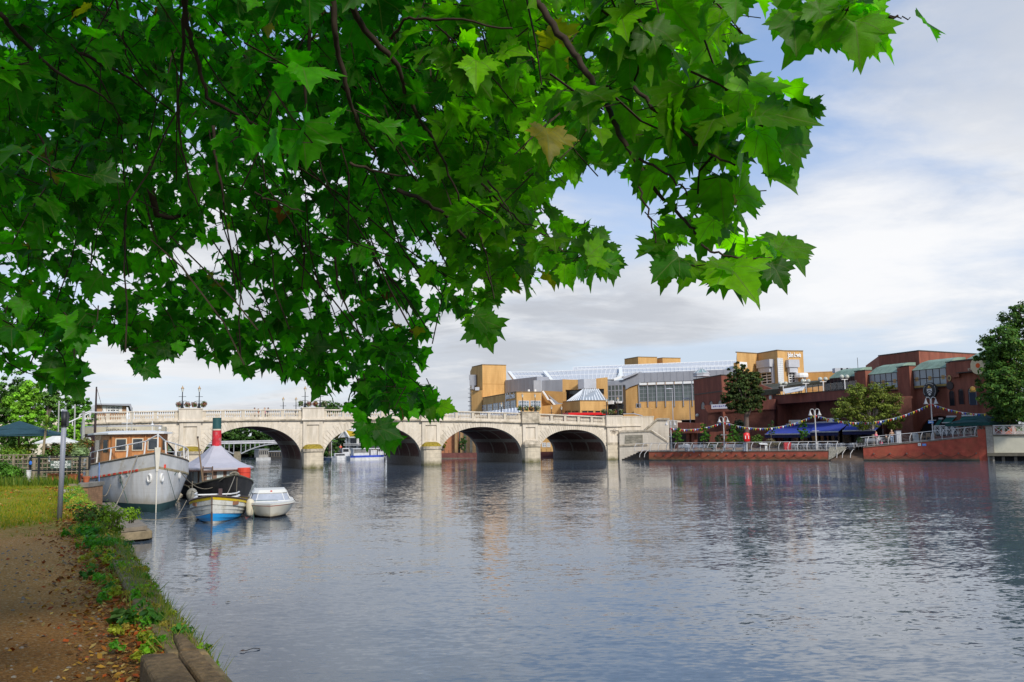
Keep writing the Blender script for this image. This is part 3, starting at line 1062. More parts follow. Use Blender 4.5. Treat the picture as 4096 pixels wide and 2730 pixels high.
base.location = bpt(*specs[0][:3]); base.rotation_euler = (0, 0, BW.rz)
for sp in specs[1:]:
    dup(base, bpt(*sp[:3]), BW.rz, sp[3])
fol_fl = foliage_mat('basket_flowers', 0.2, 0.6)
def basket(label, seed, tints):
    t = T('flower_basket', label, 'hanging basket', 'flower baskets on the bridge')
    cl = [clumps((0, 0, 0), (0.33, 0.33, 0.33), 16, 18, 0.05, tn, seed + j, 0.42, 0.6) for j, tn in enumerate(tints)]
    p_, n_, s_, t_ = join(cl)
    cards(p_, n_, s_, t_, 'flowers', fol_fl, t)
    MB().lathe([(0.06, -0.24), (0.19, -0.15), (0.24, 0.02)], 8).build('bowl', M('basket_liner', (0.05, 0.035, 0.02)), t)
    return t
PAL = [[(0.05, 0.12, 0.02), (0.45, 0.36, 0.22), (0.30, 0.05, 0.09)], [(0.06, 0.12, 0.02), (0.22, 0.03, 0.05), (0.40, 0.30, 0.10)], [(0.05, 0.13, 0.02), (0.09, 0.16, 0.03), (0.5, 0.46, 0.36)]]
protos = {}
stand0 = None
pxs = [[(715.6, 1619), (751, 1619), (777.6, 1619), (814.6, 1619)], [(1203, 1616), (1235, 1617), (1261, 1617), (1297, 1615)], [(1690, 1622), (1716, 1622), (1740, 1622), (1766, 1622)],
       [(2079, 1634), (2105, 1635), (2125, 1636), (2150, 1635)], [(2415, 1648), (2440, 1649), (2458, 1649), (2482, 1648)]]
q = 0
wh = ['leftmost pedestal', 'second pedestal from the left', 'middle pedestal', 'fourth pedestal from the left', 'rightmost pedestal']
Wb = Wall(bpt(0, 0.55, 0), bpt(50, 0.55, 0))
for i, row in enumerate(pxs):
    pts = [Wb.at(x, y) for x, y in row]
    for a in (0, 2):
        pm = (pts[a] + pts[a + 1]) / 2
        s_m = (V((pm.x, pm.y, 0)) - V((A.x, A.y, 0))).dot(BW.d)
        zb = zcap(s_m) - 1.46
        hgt = pm.z + 0.42 - zb
        wd = (pts[a + 1] - pts[a]).length / 2
        lb = 'slim black basket stand, %s of the two at the %s' % (('left', 'right')[a // 2], wh[i])
        st = T('basket_stand', lb, 'basket stand', 'flower basket stands on the bridge', (pm.x, pm.y, zb), BW.rz)
        MB().tube([(0, 0, 0), (0, 0, hgt)], 0.035, 6).build('pole', black, st)
        mb = MB(); mb.tube([(-wd, 0, hgt - 0.08), (-wd * .5, 0, hgt), (0, 0, hgt - 0.02), (wd * .5, 0, hgt), (wd, 0, hgt - 0.08)], 0.022, 5)
        mb.build('arm', black, st)
    for j, p in enumerate(pts):
        kind = (0, 0, 0, 1)[j] if i == 0 else (2, 0, 1, 2)[j] if i < 3 else (2, 2, 1, 2)[j]
        adj = ['cream and pink', 'dark red', 'green and white'][kind]
        lb = 'basket of %s flowers, %s of four at the %s' % (adj, ordn[j], wh[i])
        if kind not in protos:
            protos[kind] = basket(lb, 40 + 7 * kind, PAL[kind]); protos[kind].location = p
        else:
            dup(protos[kind], p, 0.7 * q, lb)
        q += 1

skin = M('skin', (0.55, 0.33, 0.24), rough=0.6, var=0.06)
def skinmesh(name, verts, edges, radii, mat, parent, sub=1, root=0):
    me = bpy.data.meshes.new(name)
    me.from_pydata(verts, edges, [])
    me.materials.append(mat)
    o = bpy.data.objects.new(name, me)
    col.objects.link(o)
    md = o.modifiers.new('skin', 'SKIN'); md.use_smooth_shade = True
    me.skin_vertices[0].data[root].use_root = True
    for i, r in enumerate(radii):
        me.skin_vertices[0].data[i].radius = (r, r) if not hasattr(r, '__len__') else r
    if sub:
        sb = o.modifiers.new('smooth', 'SUBSURF'); sb.levels = sub; sb.render_levels = sub
    bpy.context.view_layer.update()
    m2 = bpy.data.meshes.new_from_object(o.evaluated_get(bpy.context.evaluated_depsgraph_get()))
    bpy.data.objects.remove(o)
    o = bpy.data.objects.new(name, m2)
    col.objects.link(o); o.parent = parent
    return o
def person(label, loc, rz, top, legs, hair, h=1.7, pose='stand', arm='down', longhair=False, group=None):
    """body is one continuous skinned mesh; clothing and hair are its children (parts)"""
    t = T('person', label, 'person', group, loc, rz)
    k = h / 1.7
    sit = pose == 'sit'
    dz = -0.43 if sit else 0
    v, e, r = [], [], []
    def a(p, rr, par=None):
        v.append((p[0] * k, p[1] * k, (p[2] + dz) * k)); r.append(rr if hasattr(rr, '__len__') else rr * k)
        if par is not None: e.append((par, len(v) - 1))
        return len(v) - 1
    pel = a((0, 0, 0.93), 0.135)
    wst = a((0, 0, 1.08), 0.115, pel)
    ch = a((0, 0.01, 1.27), 0.14, wst)
    nk = a((0, 0.0, 1.43), 0.055, ch)
    hd = a((0, -0.015, 1.53), 0.075, nk)
    h2 = a((0, -0.01, 1.60), 0.085, hd)
    h3 = a((0, 0.0, 1.66), 0.06, h2)
    a((0, -0.098, 1.545), 0.016, hd)                 # nose
    a((0.085, 0.0, 1.55), 0.018, hd); a((-0.085, 0.0, 1.55), 0.018, hd)   # ears
    J = {}
    for s in (-1, 1):
        hip = a((s * 0.09, 0, 0.86), 0.095, pel)
        if sit:
            kn = a((s * 0.10, -0.42, 0.88), 0.06, hip); an = a((s * 0.10, -0.40, 0.51), 0.042, kn); to = a((s * 0.11, -0.54, 0.46), 0.035, an)
        else:
            st = 0.06 * s
            kn = a((s * 0.095, st - 0.02, 0.48), 0.06, hip); an = a((s * 0.10, st, 0.09), 0.042, kn); to = a((s * 0.11, st - 0.13, 0.035), 0.035, an)
        sh = a((s * 0.17, 0.01, 1.36), 0.058, ch)
        if arm == 'down':
            el = a((s * 0.24, 0.03, 1.09), 0.042, sh); wr = a((s * 0.25, -0.05, 0.86), 0.027, el); d = V((0, -0.2, -1))
        elif arm == 'fold':
            el = a((s * 0.25, 0.0, 1.12), 0.042, sh); wr = a((s * 0.06, -0.20, 1.10), 0.027, el); d = V((-s, -0.1, 0.1))
        else:
            el = a((s * 0.24, -0.08, 1.12), 0.042, sh); wr = a((s * 0.14, -0.30, 1.16), 0.027, el); d = V((-0.3 * s, -1, 0.1))
        d.normalize()
        sx = d.orthogonal().normalized()
        pw = V(v[wr]) / k - V((0, 0, dz))
        pm = a(pw + d * 0.07, 0.03, wr)
        for q, ln in enumerate((0.075, 0.085, 0.08, 0.06)):
            f1 = a(pw + d * 0.09 + sx * (q - 1.5) * 0.018, 0.009, pm)
            a(pw + d * (0.09 + ln) + sx * (q - 1.5) * 0.02 + V((0, -0.012, 0)), 0.008, f1)
        a(pw + d * 0.06 + sx * 0.055, 0.010, wr)
        J[s] = (hip, kn, an, to, sh, el, wr)
    skinmesh('body', v, e, r, skin, t)
    def part(name, ids, ed, grow, mat):
        mp = {q: i for i, q in enumerate(ids)}
        skinmesh(name, [v[q] for q in ids], [(mp[x], mp[y]) for x, y in ed], [r[q] + grow * k for q in ids], mat, t)
    a_, b_2 = J[-1], J[1]
    part('top', [pel, wst, ch, a_[4], a_[5], a_[6], b_2[4], b_2[5], b_2[6]], [(pel, wst), (wst, ch), (ch, a_[4]), (a_[4], a_[5]), (a_[5], a_[6]), (ch, b_2[4]), (b_2[4], b_2[5]), (b_2[5], b_2[6])], 0.016, M('cloth_%s' % str(top), top, rough=0.9, var=0.15))
    part('trousers', [pel, a_[0], a_[1], a_[2], b_2[0], b_2[1], b_2[2]], [(pel, a_[0]), (a_[0], a_[1]), (a_[1], a_[2]), (pel, b_2[0]), (b_2[0], b_2[1]), (b_2[1], b_2[2])], 0.014, M('cloth_%s' % str(legs), legs, rough=0.9, var=0.15))
    mb = MB()
    mb.ball((0, 0.025 * k, (1.625 + dz) * k), (0.098 * k, 0.10 * k, 0.10 * k), 10, 7)
    if longhair:
        mb.ball((0, 0.06 * k, (1.52 + dz) * k), (0.09 * k, 0.06 * k, 0.16 * k), 8, 6)
    mb.build('hair', M('hair_%s' % str(hair), hair, rough=0.7, var=0.2), t, smooth=True)
    mb = MB()
    for s in (-1, 1):
        mb.ball((s * 0.10 * k, V(v[J[s][3]]).y + 0.05 * k, V(v[J[s][3]]).z), (0.045 * k, 0.12 * k, 0.04 * k), 8, 5)
    mb.build('shoes', M('shoe_dark', (0.03, 0.028, 0.026)), t, smooth=True)
    return t
Wp = Wall(bpt(0, 1.5, 0), bpt(50, 1.5, 0))
for x, top, legs, hair, lb, lh in ((1019, (0.75, 0.73, 0.70), (0.05, 0.05, 0.06), (0.05, 0.03, 0.02), 'person in a white shirt walking on the bridge, leftmost of four', False),
                              (1034, (0.45, 0.16, 0.10), (0.35, 0.25, 0.18), (0.25, 0.10, 0.04), 'person with auburn hair and rust top on the bridge', True),
                              (1058, (0.50, 0.13, 0.16), (0.10, 0.10, 0.14), (0.35, 0.22, 0.12), 'person in a pinkish red top on the bridge', True),
                              (1072, (0.03, 0.035, 0.16), (0.05, 0.05, 0.07), (0.04, 0.025, 0.02), 'person in a dark blue jacket on the bridge, rightmost of four', False)):
    s = Wp.uz(x, 1640)[0]
    person(lb, bpt(s, 1.5, zcap(s) - 1.46), BW.rz + (1.2 if x < 1050 else -1.4), top, legs, hair, 1.72 if x != 1034 else 1.6, longhair=lh)

Wq = Wall(bpt(0, 7, 0), bpt(50, 7, 0))
s0, s1 = Wq.uz(2262, 1665)[0], Wq.uz(2420, 1665)[0]
sm = (s0 + s1) / 2; ln = s1 - s0
zt = Wq.at(2340, 1658).z
zr = zcap(sm) - 1.46
t = T('red_bus', 'red bus crossing the bridge behind the balusters at its right end', 'bus', None, bpt(sm, 7, zr), BW.rz - 0.012)
hgt = zt - zr + 0.22
red = M('bus_red', (0.62, 0.012, 0.012), rough=0.35, var=0.05)
dark = glass('bus_window', (0.02, 0.022, 0.025))
mb = MB()
mb.box((0, 0, 0.28 + 0.16), (ln, 2.0, 0.50)); mb.box((0, 0, hgt - 0.19), (ln - 0.05, 2.0, 0.38))
mb.build('body', red, t, bevel=0.05)
MB().box((0, 0, 0.69 + (hgt - 0.38 - 0.69) / 2), (ln - 0.08, 1.95, hgt - 0.38 - 0.69)).build('window', dark, t)
for x in (-ln / 2 + 0.05, -ln / 6, ln / 6, ln / 2 - 0.05):
    MB().box((x, 0, 0.69 + (hgt - 1.07) / 2), (0.09, 1.99, hgt - 1.07)).build('pillar', red, t)
for x in (-ln * 0.32, ln * 0.32):
    for y in (-0.9, 0.9):
        mb = MB(); mb.tube([(x, y - 0.12, 0.26), (x, y + 0.12, 0.26)], 0.26, 12)
        mb.build('wheel', M('tyre', (0.02, 0.02, 0.02)), t)
MRED = M('river_wall_brick', (0.33, 0.074, 0.044), rough=0.9, var=0.3, scale=1.3, dirt=(0.26, 0.085, 0.04), dscale=0.35, dlo=0.42, dhi=0.66, course=0.3, cdark=0.85, low=((0.15, 0.085, 0.04), 0.0, 0.55))
MRED2 = M('river_wall_brick_clean', (0.35, 0.070, 0.042), rough=0.9, var=0.3, scale=1.3, dirt=(0.32, 0.09, 0.045), dscale=0.5, course=0.3, cdark=0.85, low=((0.13, 0.065, 0.04), 0.1, 0.6))
CONC = M('stained_concrete', (0.22, 0.20, 0.165), rough=0.95, var=0.3, scale=2.0, dirt=(0.10, 0.09, 0.06), dscale=0.8)
BASEC = M('waterline_concrete', (0.085, 0.075, 0.05), rough=0.95, var=0.4, scale=1.5, low=((0.015, 0.015, 0.012), 0.0, 0.16))
RAILM = M('silver_rail', (0.50, 0.48, 0.46), rough=0.45, var=0.15)
WHITEM = M('white_metal', (0.68, 0.67, 0.64), rough=0.5, var=0.1)
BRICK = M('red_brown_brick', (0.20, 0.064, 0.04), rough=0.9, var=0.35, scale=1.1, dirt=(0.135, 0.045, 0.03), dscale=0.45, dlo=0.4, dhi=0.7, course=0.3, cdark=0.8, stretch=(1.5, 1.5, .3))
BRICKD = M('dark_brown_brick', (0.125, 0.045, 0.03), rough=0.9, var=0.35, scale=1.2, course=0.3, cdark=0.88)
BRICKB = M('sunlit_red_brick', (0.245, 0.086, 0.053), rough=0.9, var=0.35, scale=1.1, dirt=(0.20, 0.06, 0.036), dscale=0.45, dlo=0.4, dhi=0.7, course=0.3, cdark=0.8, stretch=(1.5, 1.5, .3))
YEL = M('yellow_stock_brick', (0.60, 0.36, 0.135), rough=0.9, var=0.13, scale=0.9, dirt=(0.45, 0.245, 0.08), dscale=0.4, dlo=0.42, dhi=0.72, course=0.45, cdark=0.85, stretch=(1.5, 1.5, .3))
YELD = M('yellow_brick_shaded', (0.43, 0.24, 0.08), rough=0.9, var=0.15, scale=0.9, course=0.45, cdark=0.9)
LEAD = M('grey_cladding', (0.30, 0.31, 0.34), rough=0.6, var=0.12, scale=0.8, stretch=(1, 1, 0.3))
LEAD2 = M('light_grey_cladding', (0.46, 0.47, 0.50), rough=0.55, var=0.1, scale=0.8)
COPPER = M('verdigris_copper', (0.22, 0.31, 0.235), rough=0.8, var=0.22, scale=1.5, dirt=(0.14, 0.185, 0.13), dscale=0.6, stretch=(1, 1, 0.4))
GLS = glass('curtain_glass', (0.10, 0.125, 0.12), 0.12, 0.4, 0.25, 0.5)
GLD = glass('dark_glass', (0.02, 0.024, 0.028), 0.08, 0.4, 0.4, 0.5)
GLB = glass('pale_window', (0.19, 0.235, 0.255), 0.15, 0.25, 0.3)
ROOFG = M('white_glazed_roof', (0.50, 0.51, 0.52), rough=0.6, var=0.08, scale=0.4, dirt=(0.42, 0.435, 0.45), dscale=0.2)
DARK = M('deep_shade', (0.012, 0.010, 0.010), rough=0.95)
PAVE = M('promenade_paving', (0.27, 0.19, 0.13), rough=0.9, var=0.2, scale=1.0)

PA, PB = plan(2592, 121.2), plan(3962, 99.4)
PW = Wall(PA, PB)
zl = PW.at(2700, 1806).z           # level promenade
def ptop(x, y): return PW.uz(x, y)
q0 = PW.uz(3335, 1798); q1 = PW.uz(3452, 1787); q2 = PW.uz(3940, 1744)
prof_u = [(-2.5, zl), (q0[0], q0[1]), (q1[0], q1[1] - 0.02), (q2[0] - 0.3, q2[1]), (q2[0] + 1.4, q2[1])]
mb = MB()
for (u0, z0), (u1, z1) in zip(prof_u, prof_u[1:]):
    f = [PW.p(u0, z0 - .03, -0.32), PW.p(u1, z1 - .03, -0.32)]
    if z1 == q0[1] or u1 <= q0[0] + 0.1:
        bk = [PW.p(u1 + 4, z1 - .03, -60), PW.p(u0 - 6, z0 - .03, -60)]
    else:
        bk = [PW.p(u1 + 4, z1 - .03, -60), PW.p(u0 + 4, z0 - .03, -60)]
    mb.poly(f[0], f[1], bk[0], bk[1])
o = mb.build('promenade_pavement', PAVE); struct(o)
mb = MB().poly(PW.p(q2[0] + 1.0, 1.9, -0.5), PW.p(q2[0] + 1500, 1.9, -0.5), PW.p(q2[0] + 1500, 1.9, -500), PW.p(-400, 1.0, -500), PW.p(-60, 1.0, -60), PW.p(-4, 1.0, -4))
o = mb.build('far_bank_ground', PAVE); struct(o)
def strip_wall(name, label, cat, us, zb, off0, off1, mats, capm, caph=0.10, mat0=None):
    t = T(name, label, cat)
    mb, cp, bs = MB(), MB(), MB()
    for (u0, z0), (u1, z1) in zip(us, us[1:]):
        for o0, o1, lo, hi0, hi1, m_, in ((off0, off1, -0.8, z0, z1, mb), (off0 - 0.05, off1 + 0.08, None, z0, z1, cp)):
            if m_ is cp:
                lo4 = [PW.p(u0, z0, o1), PW.p(u1, z1, o1), PW.p(u1, z1, o0), PW.p(u0, z0, o0)]
                hi4 = [PW.p(u0, z0 + caph, o1), PW.p(u1, z1 + caph, o1), PW.p(u1, z1 + caph, o0), PW.p(u0, z0 + caph, o0)]
            else:
                lo4 = [PW.p(u0, lo, o1), PW.p(u1, lo, o1), PW.p(u1, lo, o0), PW.p(u0, lo, o0)]
                hi4 = [PW.p(u0, hi0, o1), PW.p(u1, hi1, o1), PW.p(u1, hi1, o0), PW.p(u0, hi0, o0)]
            m_.hexa(lo4 + hi4)
    PW.slab(bs, us[0][0], us[-1][0], -0.8, zb, off0, off1 + 0.16)
    mb.build('brick_face', mats, t)
    cp.build('coping', capm, t)
    bs.build('footing', BASEC, t)
    return t
ua = 0.0
uL = q0[0] - 0.2
lo_wall = strip_wall('river_wall', 'long low red brick river wall left of the promenade steps', 'river wall', [(ua, zl - 0.06), (uL - 0.35, zl - 0.06)], 0.16, -0.4, 0.0, MRED, CONC)
uR = q1[0]
hi_wall = strip_wall('river_wall', 'rising red brick river wall right of the promenade steps', 'river wall', [(uR, q1[1] - 0.12), ((uR + q2[0]) / 2, (q1[1] + q2[1]) / 2 - 0.10), (q2[0] - 0.7, q2[1] - 0.1)], 0.2, -0.4, 0.0, MRED2, CONC)
def chain(label, us, z, sag):
    t = T('wall_chain', label, 'chain')
    mb, st = MB(), MB()
    for a, b in zip(us, us[1:]):
        mb.tube([PW.p(a + (b - a) * k / 8, z - sag * (1 - (k / 4 - 1) ** 2), 0.10) for k in range(9)], 0.018, 5)
    mb.build('links', M('rusty_chain', (0.06, 0.045, 0.035), rough=0.9), t)
    for a in us:
        s_ = MB(); s_.box(tuple(PW.p(a, z, 0.07)), (0.13, 0.16, 0.16), PW.rz)
        s_.build('ring_bolt', M('ring_bolt', (0.15, 0.11, 0.09)), t)
    rebase(t)
zc1 = PW.uz(3600, 1815)[1]
chain('chain hung in loops along the low red river wall', [ua + 1.0 + (uL - 3.0 - ua) * k / 17 for k in range(18)], 0.75, 0.33)
chain('chain hung in loops along the rising red river wall', [uR + 1.2 + (q2[0] - 2.2 - uR) * k / 6 for k in range(7)], zc1, 0.42)
for x, y, w_, h_, c, lb in ((2776, 1807, 7, 6, (0.10, 0.16, 0.45), 'small blue plate at the left end of the low river wall'),
                        (2887, 1806, 7, 8, (0.62, 0.60, 0.55), 'small white plate in the middle of the low river wall'),
                        (3003, 1803, 9, 7, (0.10, 0.18, 0.50), 'blue plate on the low river wall under the lifebuoy'),
                        (3678, 1779, 12, 11, (0.62, 0.62, 0.58), 'square white notice on the rising river wall'),
                        (3697, 1780, 16, 9, (0.05, 0.22, 0.62), 'blue notice beside the white one on the rising river wall')):
    u0, u1, z0, z1 = PW.rect(x - w_ / 2, y - h_ / 2, x + w_ / 2, y + h_ / 2)
    t = T('wall_plate', lb, 'sign')
    mb = MB(); PW.slab(mb, u0, u1, z0, z1, 0.02, 0.05); mb.build('plate', M('plate_%.2f_%.2f' % (c[0], c[2]), c, rough=0.5, var=0.05), t)
    mb = MB()
    for k in range(3):
        PW.slab(mb, u0 + .07, u1 - .07, z1 - (z1 - z0) * (0.28 + 0.24 * k), z1 - (z1 - z0) * (0.20 + 0.24 * k), 0.052, 0.056)
    mb.build('printed_lines', M('plate_print%d' % (c[0] < 0.3), (0.45, 0.5, 0.6) if c[0] < 0.3 else (0.15, 0.15, 0.16)), t)
    rebase(t)
t = T('promenade_steps', 'brown stone steps down to the water between the red walls', 'steps')
us0, us1 = uL - 0.2, uR - 0.02
zst = q0[1]
ns = 8
for k in range(ns):
    mb = MB()
    PW.slab(mb, us0 + 0.14 * k, us1, -0.5 if k == 0 else zst * (k) / ns - 0.1, zst * (k + 1) / ns, -2.9, 0.22 - 0.30 * k)
    mb.build('step', M('worn_step', (0.15, 0.105, 0.075), rough=0.95, var=0.3, scale=1.5), t)
mb = MB()
wallpoly(mb, PW, [(3314, 1840), (3316, 1790), (3384, 1788), (3378, 1800), (3352, 1818), (3332, 1832)], 0.4, 0, 0.06)
mb.build('flint_flank', M('flint', (0.36, 0.33, 0.26), rough=0.9, var=0.5, scale=7.0), t)
rebase(t)

def railing(label, segs):
    """segs: list of [(u, ground z), ...] polylines"""
    t = T('promenade_railing', label, 'railing')
    for us in segs:
        pts = []
        for (u0, z0), (u1, z1) in zip(us, us[1:]):
            k = max(1, round((u1 - u0) / 1.18))
            for j in range(k):
                pts.append((u0 + (u1 - u0) * j / k, z0 + (z1 - z0) * j / k))
        pts.append(us[-1])
        for u, z in pts:
            mb = MB()
            mb.tube([PW.p(u - 0.10, z, 0.02), PW.p(u - 0.10, z + 0.35, 0.10), PW.p(u - 0.04, z + 0.70, 0.04), PW.p(u + 0.10, z + 1.05, -0.16)], 0.045, 6)
            mb.build('post', RAILM, t)
        for dz, oo, du, rr in ((1.07, -0.17, 0.10, 0.045), (0.06, 0.03, -0.10, 0.03)):
            mb = MB(); mb.tube([PW.p(u + du, z + dz, oo) for u, z in pts], rr, 6); mb.build('rail', RAILM, t)
        for j in range(5):
            zz = 0.2 + 0.16 * j
            oo = (0.06, 0.10, 0.09, 0.05, -0.02)[j]
            mb = MB(); mb.tube([PW.p(u - 0.08 + 0.02 * j, z + zz, oo) for u, z in pts], 0.008, 3, cap=False)
            mb.build('wire', RAILM, t)
    rebase(t)
railing('silver railing of curved posts above the low river wall', [[(-2.0, zl + .04), (uL + 0.6, zl + .04)]])
railing('silver railing of curved posts above the rising river wall', [[(uR - 0.6, q1[1]), ((uR + q2[0]) / 2, (q1[1] + q2[1]) / 2), (q2[0] - 0.9, q2[1])]])
t = T('step_handrail', 'pair of curved handrails beside the promenade steps', 'handrail')
for x in (3352, 3374, 3406):
    u = PW.uz(x, 1800)[0]
    mb = MB(); mb.tube([PW.p(u + 0.35, 1.5, -1.0), PW.p(u + 0.15, 1.35, -0.3), PW.p(u - 0.1, 0.9, 0.1), PW.p(u - 0.15, 0.35, 0.25)], 0.04, 6); mb.build('rail', RAILM, t)
rebase(t)
t = T('step_handrail', 'curved silver handrail on the dark steps near the bridge end', 'handrail')
for x in (2566, 2585):
    u = PW.uz(x, 1800)[0]
    mb = MB(); mb.tube([PW.p(u + 0.5, 1.5, -0.2), PW.p(u + 0.2, 1.35, 0.1), PW.p(u - 0.1, 0.9, 0.35), PW.p(u - 0.15, 0.45, 0.4)], 0.045, 6); mb.build('rail', RAILM, t)
rebase(t)

t = T('river_pillar', 'grey white brick pillar at the right end of the red wall', 'pillar')
uP0, uP1 = PW.uz(3947, 1780)[0], PW.uz(3974, 1780)[0]
zP = PW.uz(3960, 1708)[1]
mb = MB(); PW.slab(mb, uP0, uP1, -0.5, zP, -1.2, 0.10)
mb.build('shaft', M('grey_brick', (0.30, 0.275, 0.235), rough=0.9, var=0.25, scale=5.0, course=0.16, cdark=0.55), t)
mb = MB(); PW.slab(mb, uP0 - .06, uP1 + .06, zP, zP + 0.10, -1.25, 0.16); mb.build('cap', CONC, t)
mb = MB(); PW.slab(mb, q2[0] - 0.75, uP0 - 0.02, -0.5, PW.uz(3938, 1718)[1], -0.5, 0.02); mb.build('brick_shoulder', MRED2, t)
rebase(t)
t = T('cream_wall', 'cream rendered river wall on dark piles at the right edge', 'river wall')
zc0, zc3 = PW.uz(3990, 1812)[1], PW.uz(3990, 1746)[1]
mb = MB(); PW.slab(mb, uP1 + 0.02, uP1 + 16, zc0, zc3, -0.4, 0.0); mb.build('render', M('cream_render', (0.60, 0.565, 0.44), rough=0.85, var=0.07, scale=1.2, dirt=(0.45, 0.43, 0.32), dscale=0.5), t)
mb = MB(); PW.slab(mb, uP1 + 0.02, uP1 + 16, zc3, zc3 + 0.20, -0.5, 0.12); PW.slab(mb, uP0, uP1 + 16, zc0 - 0.36, zc0 - .01, -0.4, 0.35)
mb.build('ledge', M('ledge_concrete', (0.13, 0.115, 0.085), rough=0.95, var=0.3), t)
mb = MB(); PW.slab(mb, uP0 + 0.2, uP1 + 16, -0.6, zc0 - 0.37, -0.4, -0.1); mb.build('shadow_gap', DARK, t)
for k in range(14):
    mb = MB(); PW.slab(mb, uP0 + 0.2 + 1.2 * k, uP0 + 0.5 + 1.2 * k, -0.6, zc0 - 0.37, -0.08, 0.25); mb.build('pile', M('dark_pile', (0.03, 0.028, 0.024)), t)
rebase(t)
def xrail(label, W_, u0, u1, z0a, z0b, h, nn):
    t = T('patterned_railing', label, 'railing')
    for k in range(nn):
        a, b = u0 + (u1 - u0) * k / nn, u0 + (u1 - u0) * (k + 1) / nn
        za, zb = z0a + (z0b - z0a) * k / nn, z0a + (z0b - z0a) * (k + 1) / nn
        mb = MB()
        P_ = lambda f, z: W_.p(a + (b - a) * f, za + (zb - za) * f + z)
        for p, q in ((P_(0.02, 0.12), P_(.98, 0.12)), (P_(0.02, h - .06), P_(.98, h - .06)), (P_(0.12, 0.12), P_(0.12, h - .06)), (P_(0.88, 0.12), P_(0.88, h - .06)),
                     (P_(0.12, 0.25), P_(.88, h - .2)), (P_(0.12, h - .2), P_(.88, 0.25)), (P_(0.12, 0.25), P_(.88, 0.25)), (P_(0.12, h - .2), P_(.88, h - .2))):
            mb.bar(p, q, 0.045, 0.045)
        mb.build('panel', WHITEM, t)
        mb = MB(); mb.bar(P_(0.0, -0.1), P_(0.0, h), 0.07, 0.07, up=V((1, 0, 0))); mb.build('post', WHITEM, t)
    mb = MB(); mb.bar(W_.p(u0, z0a + h), W_.p(u1, z0b + h), 0.09, 0.07); mb.build('handrail', WHITEM, t)
    rebase(t)
zr = PW.uz(4030, 1742)[1]
xrail('cream crossed railing on top of the cream river wall', PW, uP1 + 0.1, uP1 + 9.1, zr, zr, 1.12, 9)
TR = Wall(plan(3737, 108.5), plan(3960, 100.6))
zt0 = TR.at(3740, 1741).z; zt1 = TR.at(3930, 1741).z
xrail('cream crossed railing around the pub terrace left of the grey pillar', TR, 0.0, TR.uz(3935, 1730)[0], zt0, (zt0 + zt1) / 2, 1.15, 8)
mb = MB()
TR.slab(mb, -0.3, TR.uz(3944, 1730)[0], 1.0, zt0 - 0.12, -10, -0.04)
o = mb.build('terrace_ground', BRICK); struct(o)

def wall_part(mb, W_, u0, u1, z0, z1, o0=-0.3, o1=0.0, m=0):
    W_.slab(mb, u0, u1, z0, z1, o0, o1, m)
def window(W_, xl, yt, xr, yb, parent, gm=None, fm=None, nx=1, ny=1, fw_=0.09, proud=0.05, sill=False, name='window'):
    u0, u1, z0, z1 = W_.rect(xl, yt, xr, yb)
    return window_uz(W_, u0, u1, z0, z1, parent, gm, fm, nx, ny, fw_, proud, name)
def window_uz(W_, u0, u1, z0, z1, parent, gm=None, fm=None, nx=1, ny=1, fw_=0.09, proud=0.05, name='window'):
    mb = MB(); W_.slab(mb, u0, u1, z0, z1, -0.1, proud * 0.5)
    g_ = mb.build(name, gm or GLD, parent)
    mb = MB()
    for k in range(nx + 1):
        u = u0 + (u1 - u0) * k / nx
        W_.slab(mb, u - fw_ / 2, u + fw_ / 2, z0 - fw_ / 2, z1 + fw_ / 2, proud * 0.5, proud)
    for k in range(ny + 1):
        z = z0 + (z1 - z0) * k / ny
        W_.slab(mb, u0, u1, z - fw_ / 2, z + fw_ / 2, proud * 0.5, proud - 0.004)
    mb.build('frame', fm or WHITEM, g_)
    return g_
def arch_win(W_, xc, yt, w_px, h_px, parent, gm=GLD, name='arched_window', frame=None):
    u0, u1, z0, z1 = W_.rect(xc - w_px / 2, yt, xc + w_px / 2, yt + h_px)
    um, r = (u0 + u1) / 2, (u1 - u0) / 2
    zs = z1 - r
    pts = [(u0, z0), (u1, z0)] + [(um + r * math.cos(math.pi * k / 8), zs + r * math.sin(math.pi * k / 8)) for k in range(9)]
    mb = MB()
    f = [W_.p(u, z, 0.03) for u, z in pts]; b = [W_.p(u, z, -0.1) for u, z in pts]
    k = len(f)
    mb.add(f + b, [range(k)] + [(i, k + i, k + (i + 1) % k, (i + 1) % k) for i in range(k)])
    g_ = mb.build(name, gm, parent)
    mb = MB()
    p3 = [W_.p(um + (u - um) * 1.06, z, 0.05) for u, z in pts[1:]] + [W_.p(u0 - 0.03, z0, 0.05)]
    mb.tube(p3, 0.05, 4)
    mb.build('frame', frame or BRICKD, g_)
    return g_
def sheet(mb, pix, th=0.12, m=0):
    """thin solid sheet through photo points with depths [(x, y, Y), ...]"""
    f = [P(*q) for q in pix]
    nrm = (f[1] - f[0]).cross(f[2] - f[0]).normalized()
    if nrm.dot(CAM - f[0]) < 0: nrm = -nrm
    b = [p - nrm * th for p in f]
    k = len(f)
    mb.add(f + b, [range(k), [k + i for i in range(k)][::-1]] + [(i, k + i, k + (i + 1) % k, (i + 1) % k) for i in range(k)], m)
    return mb
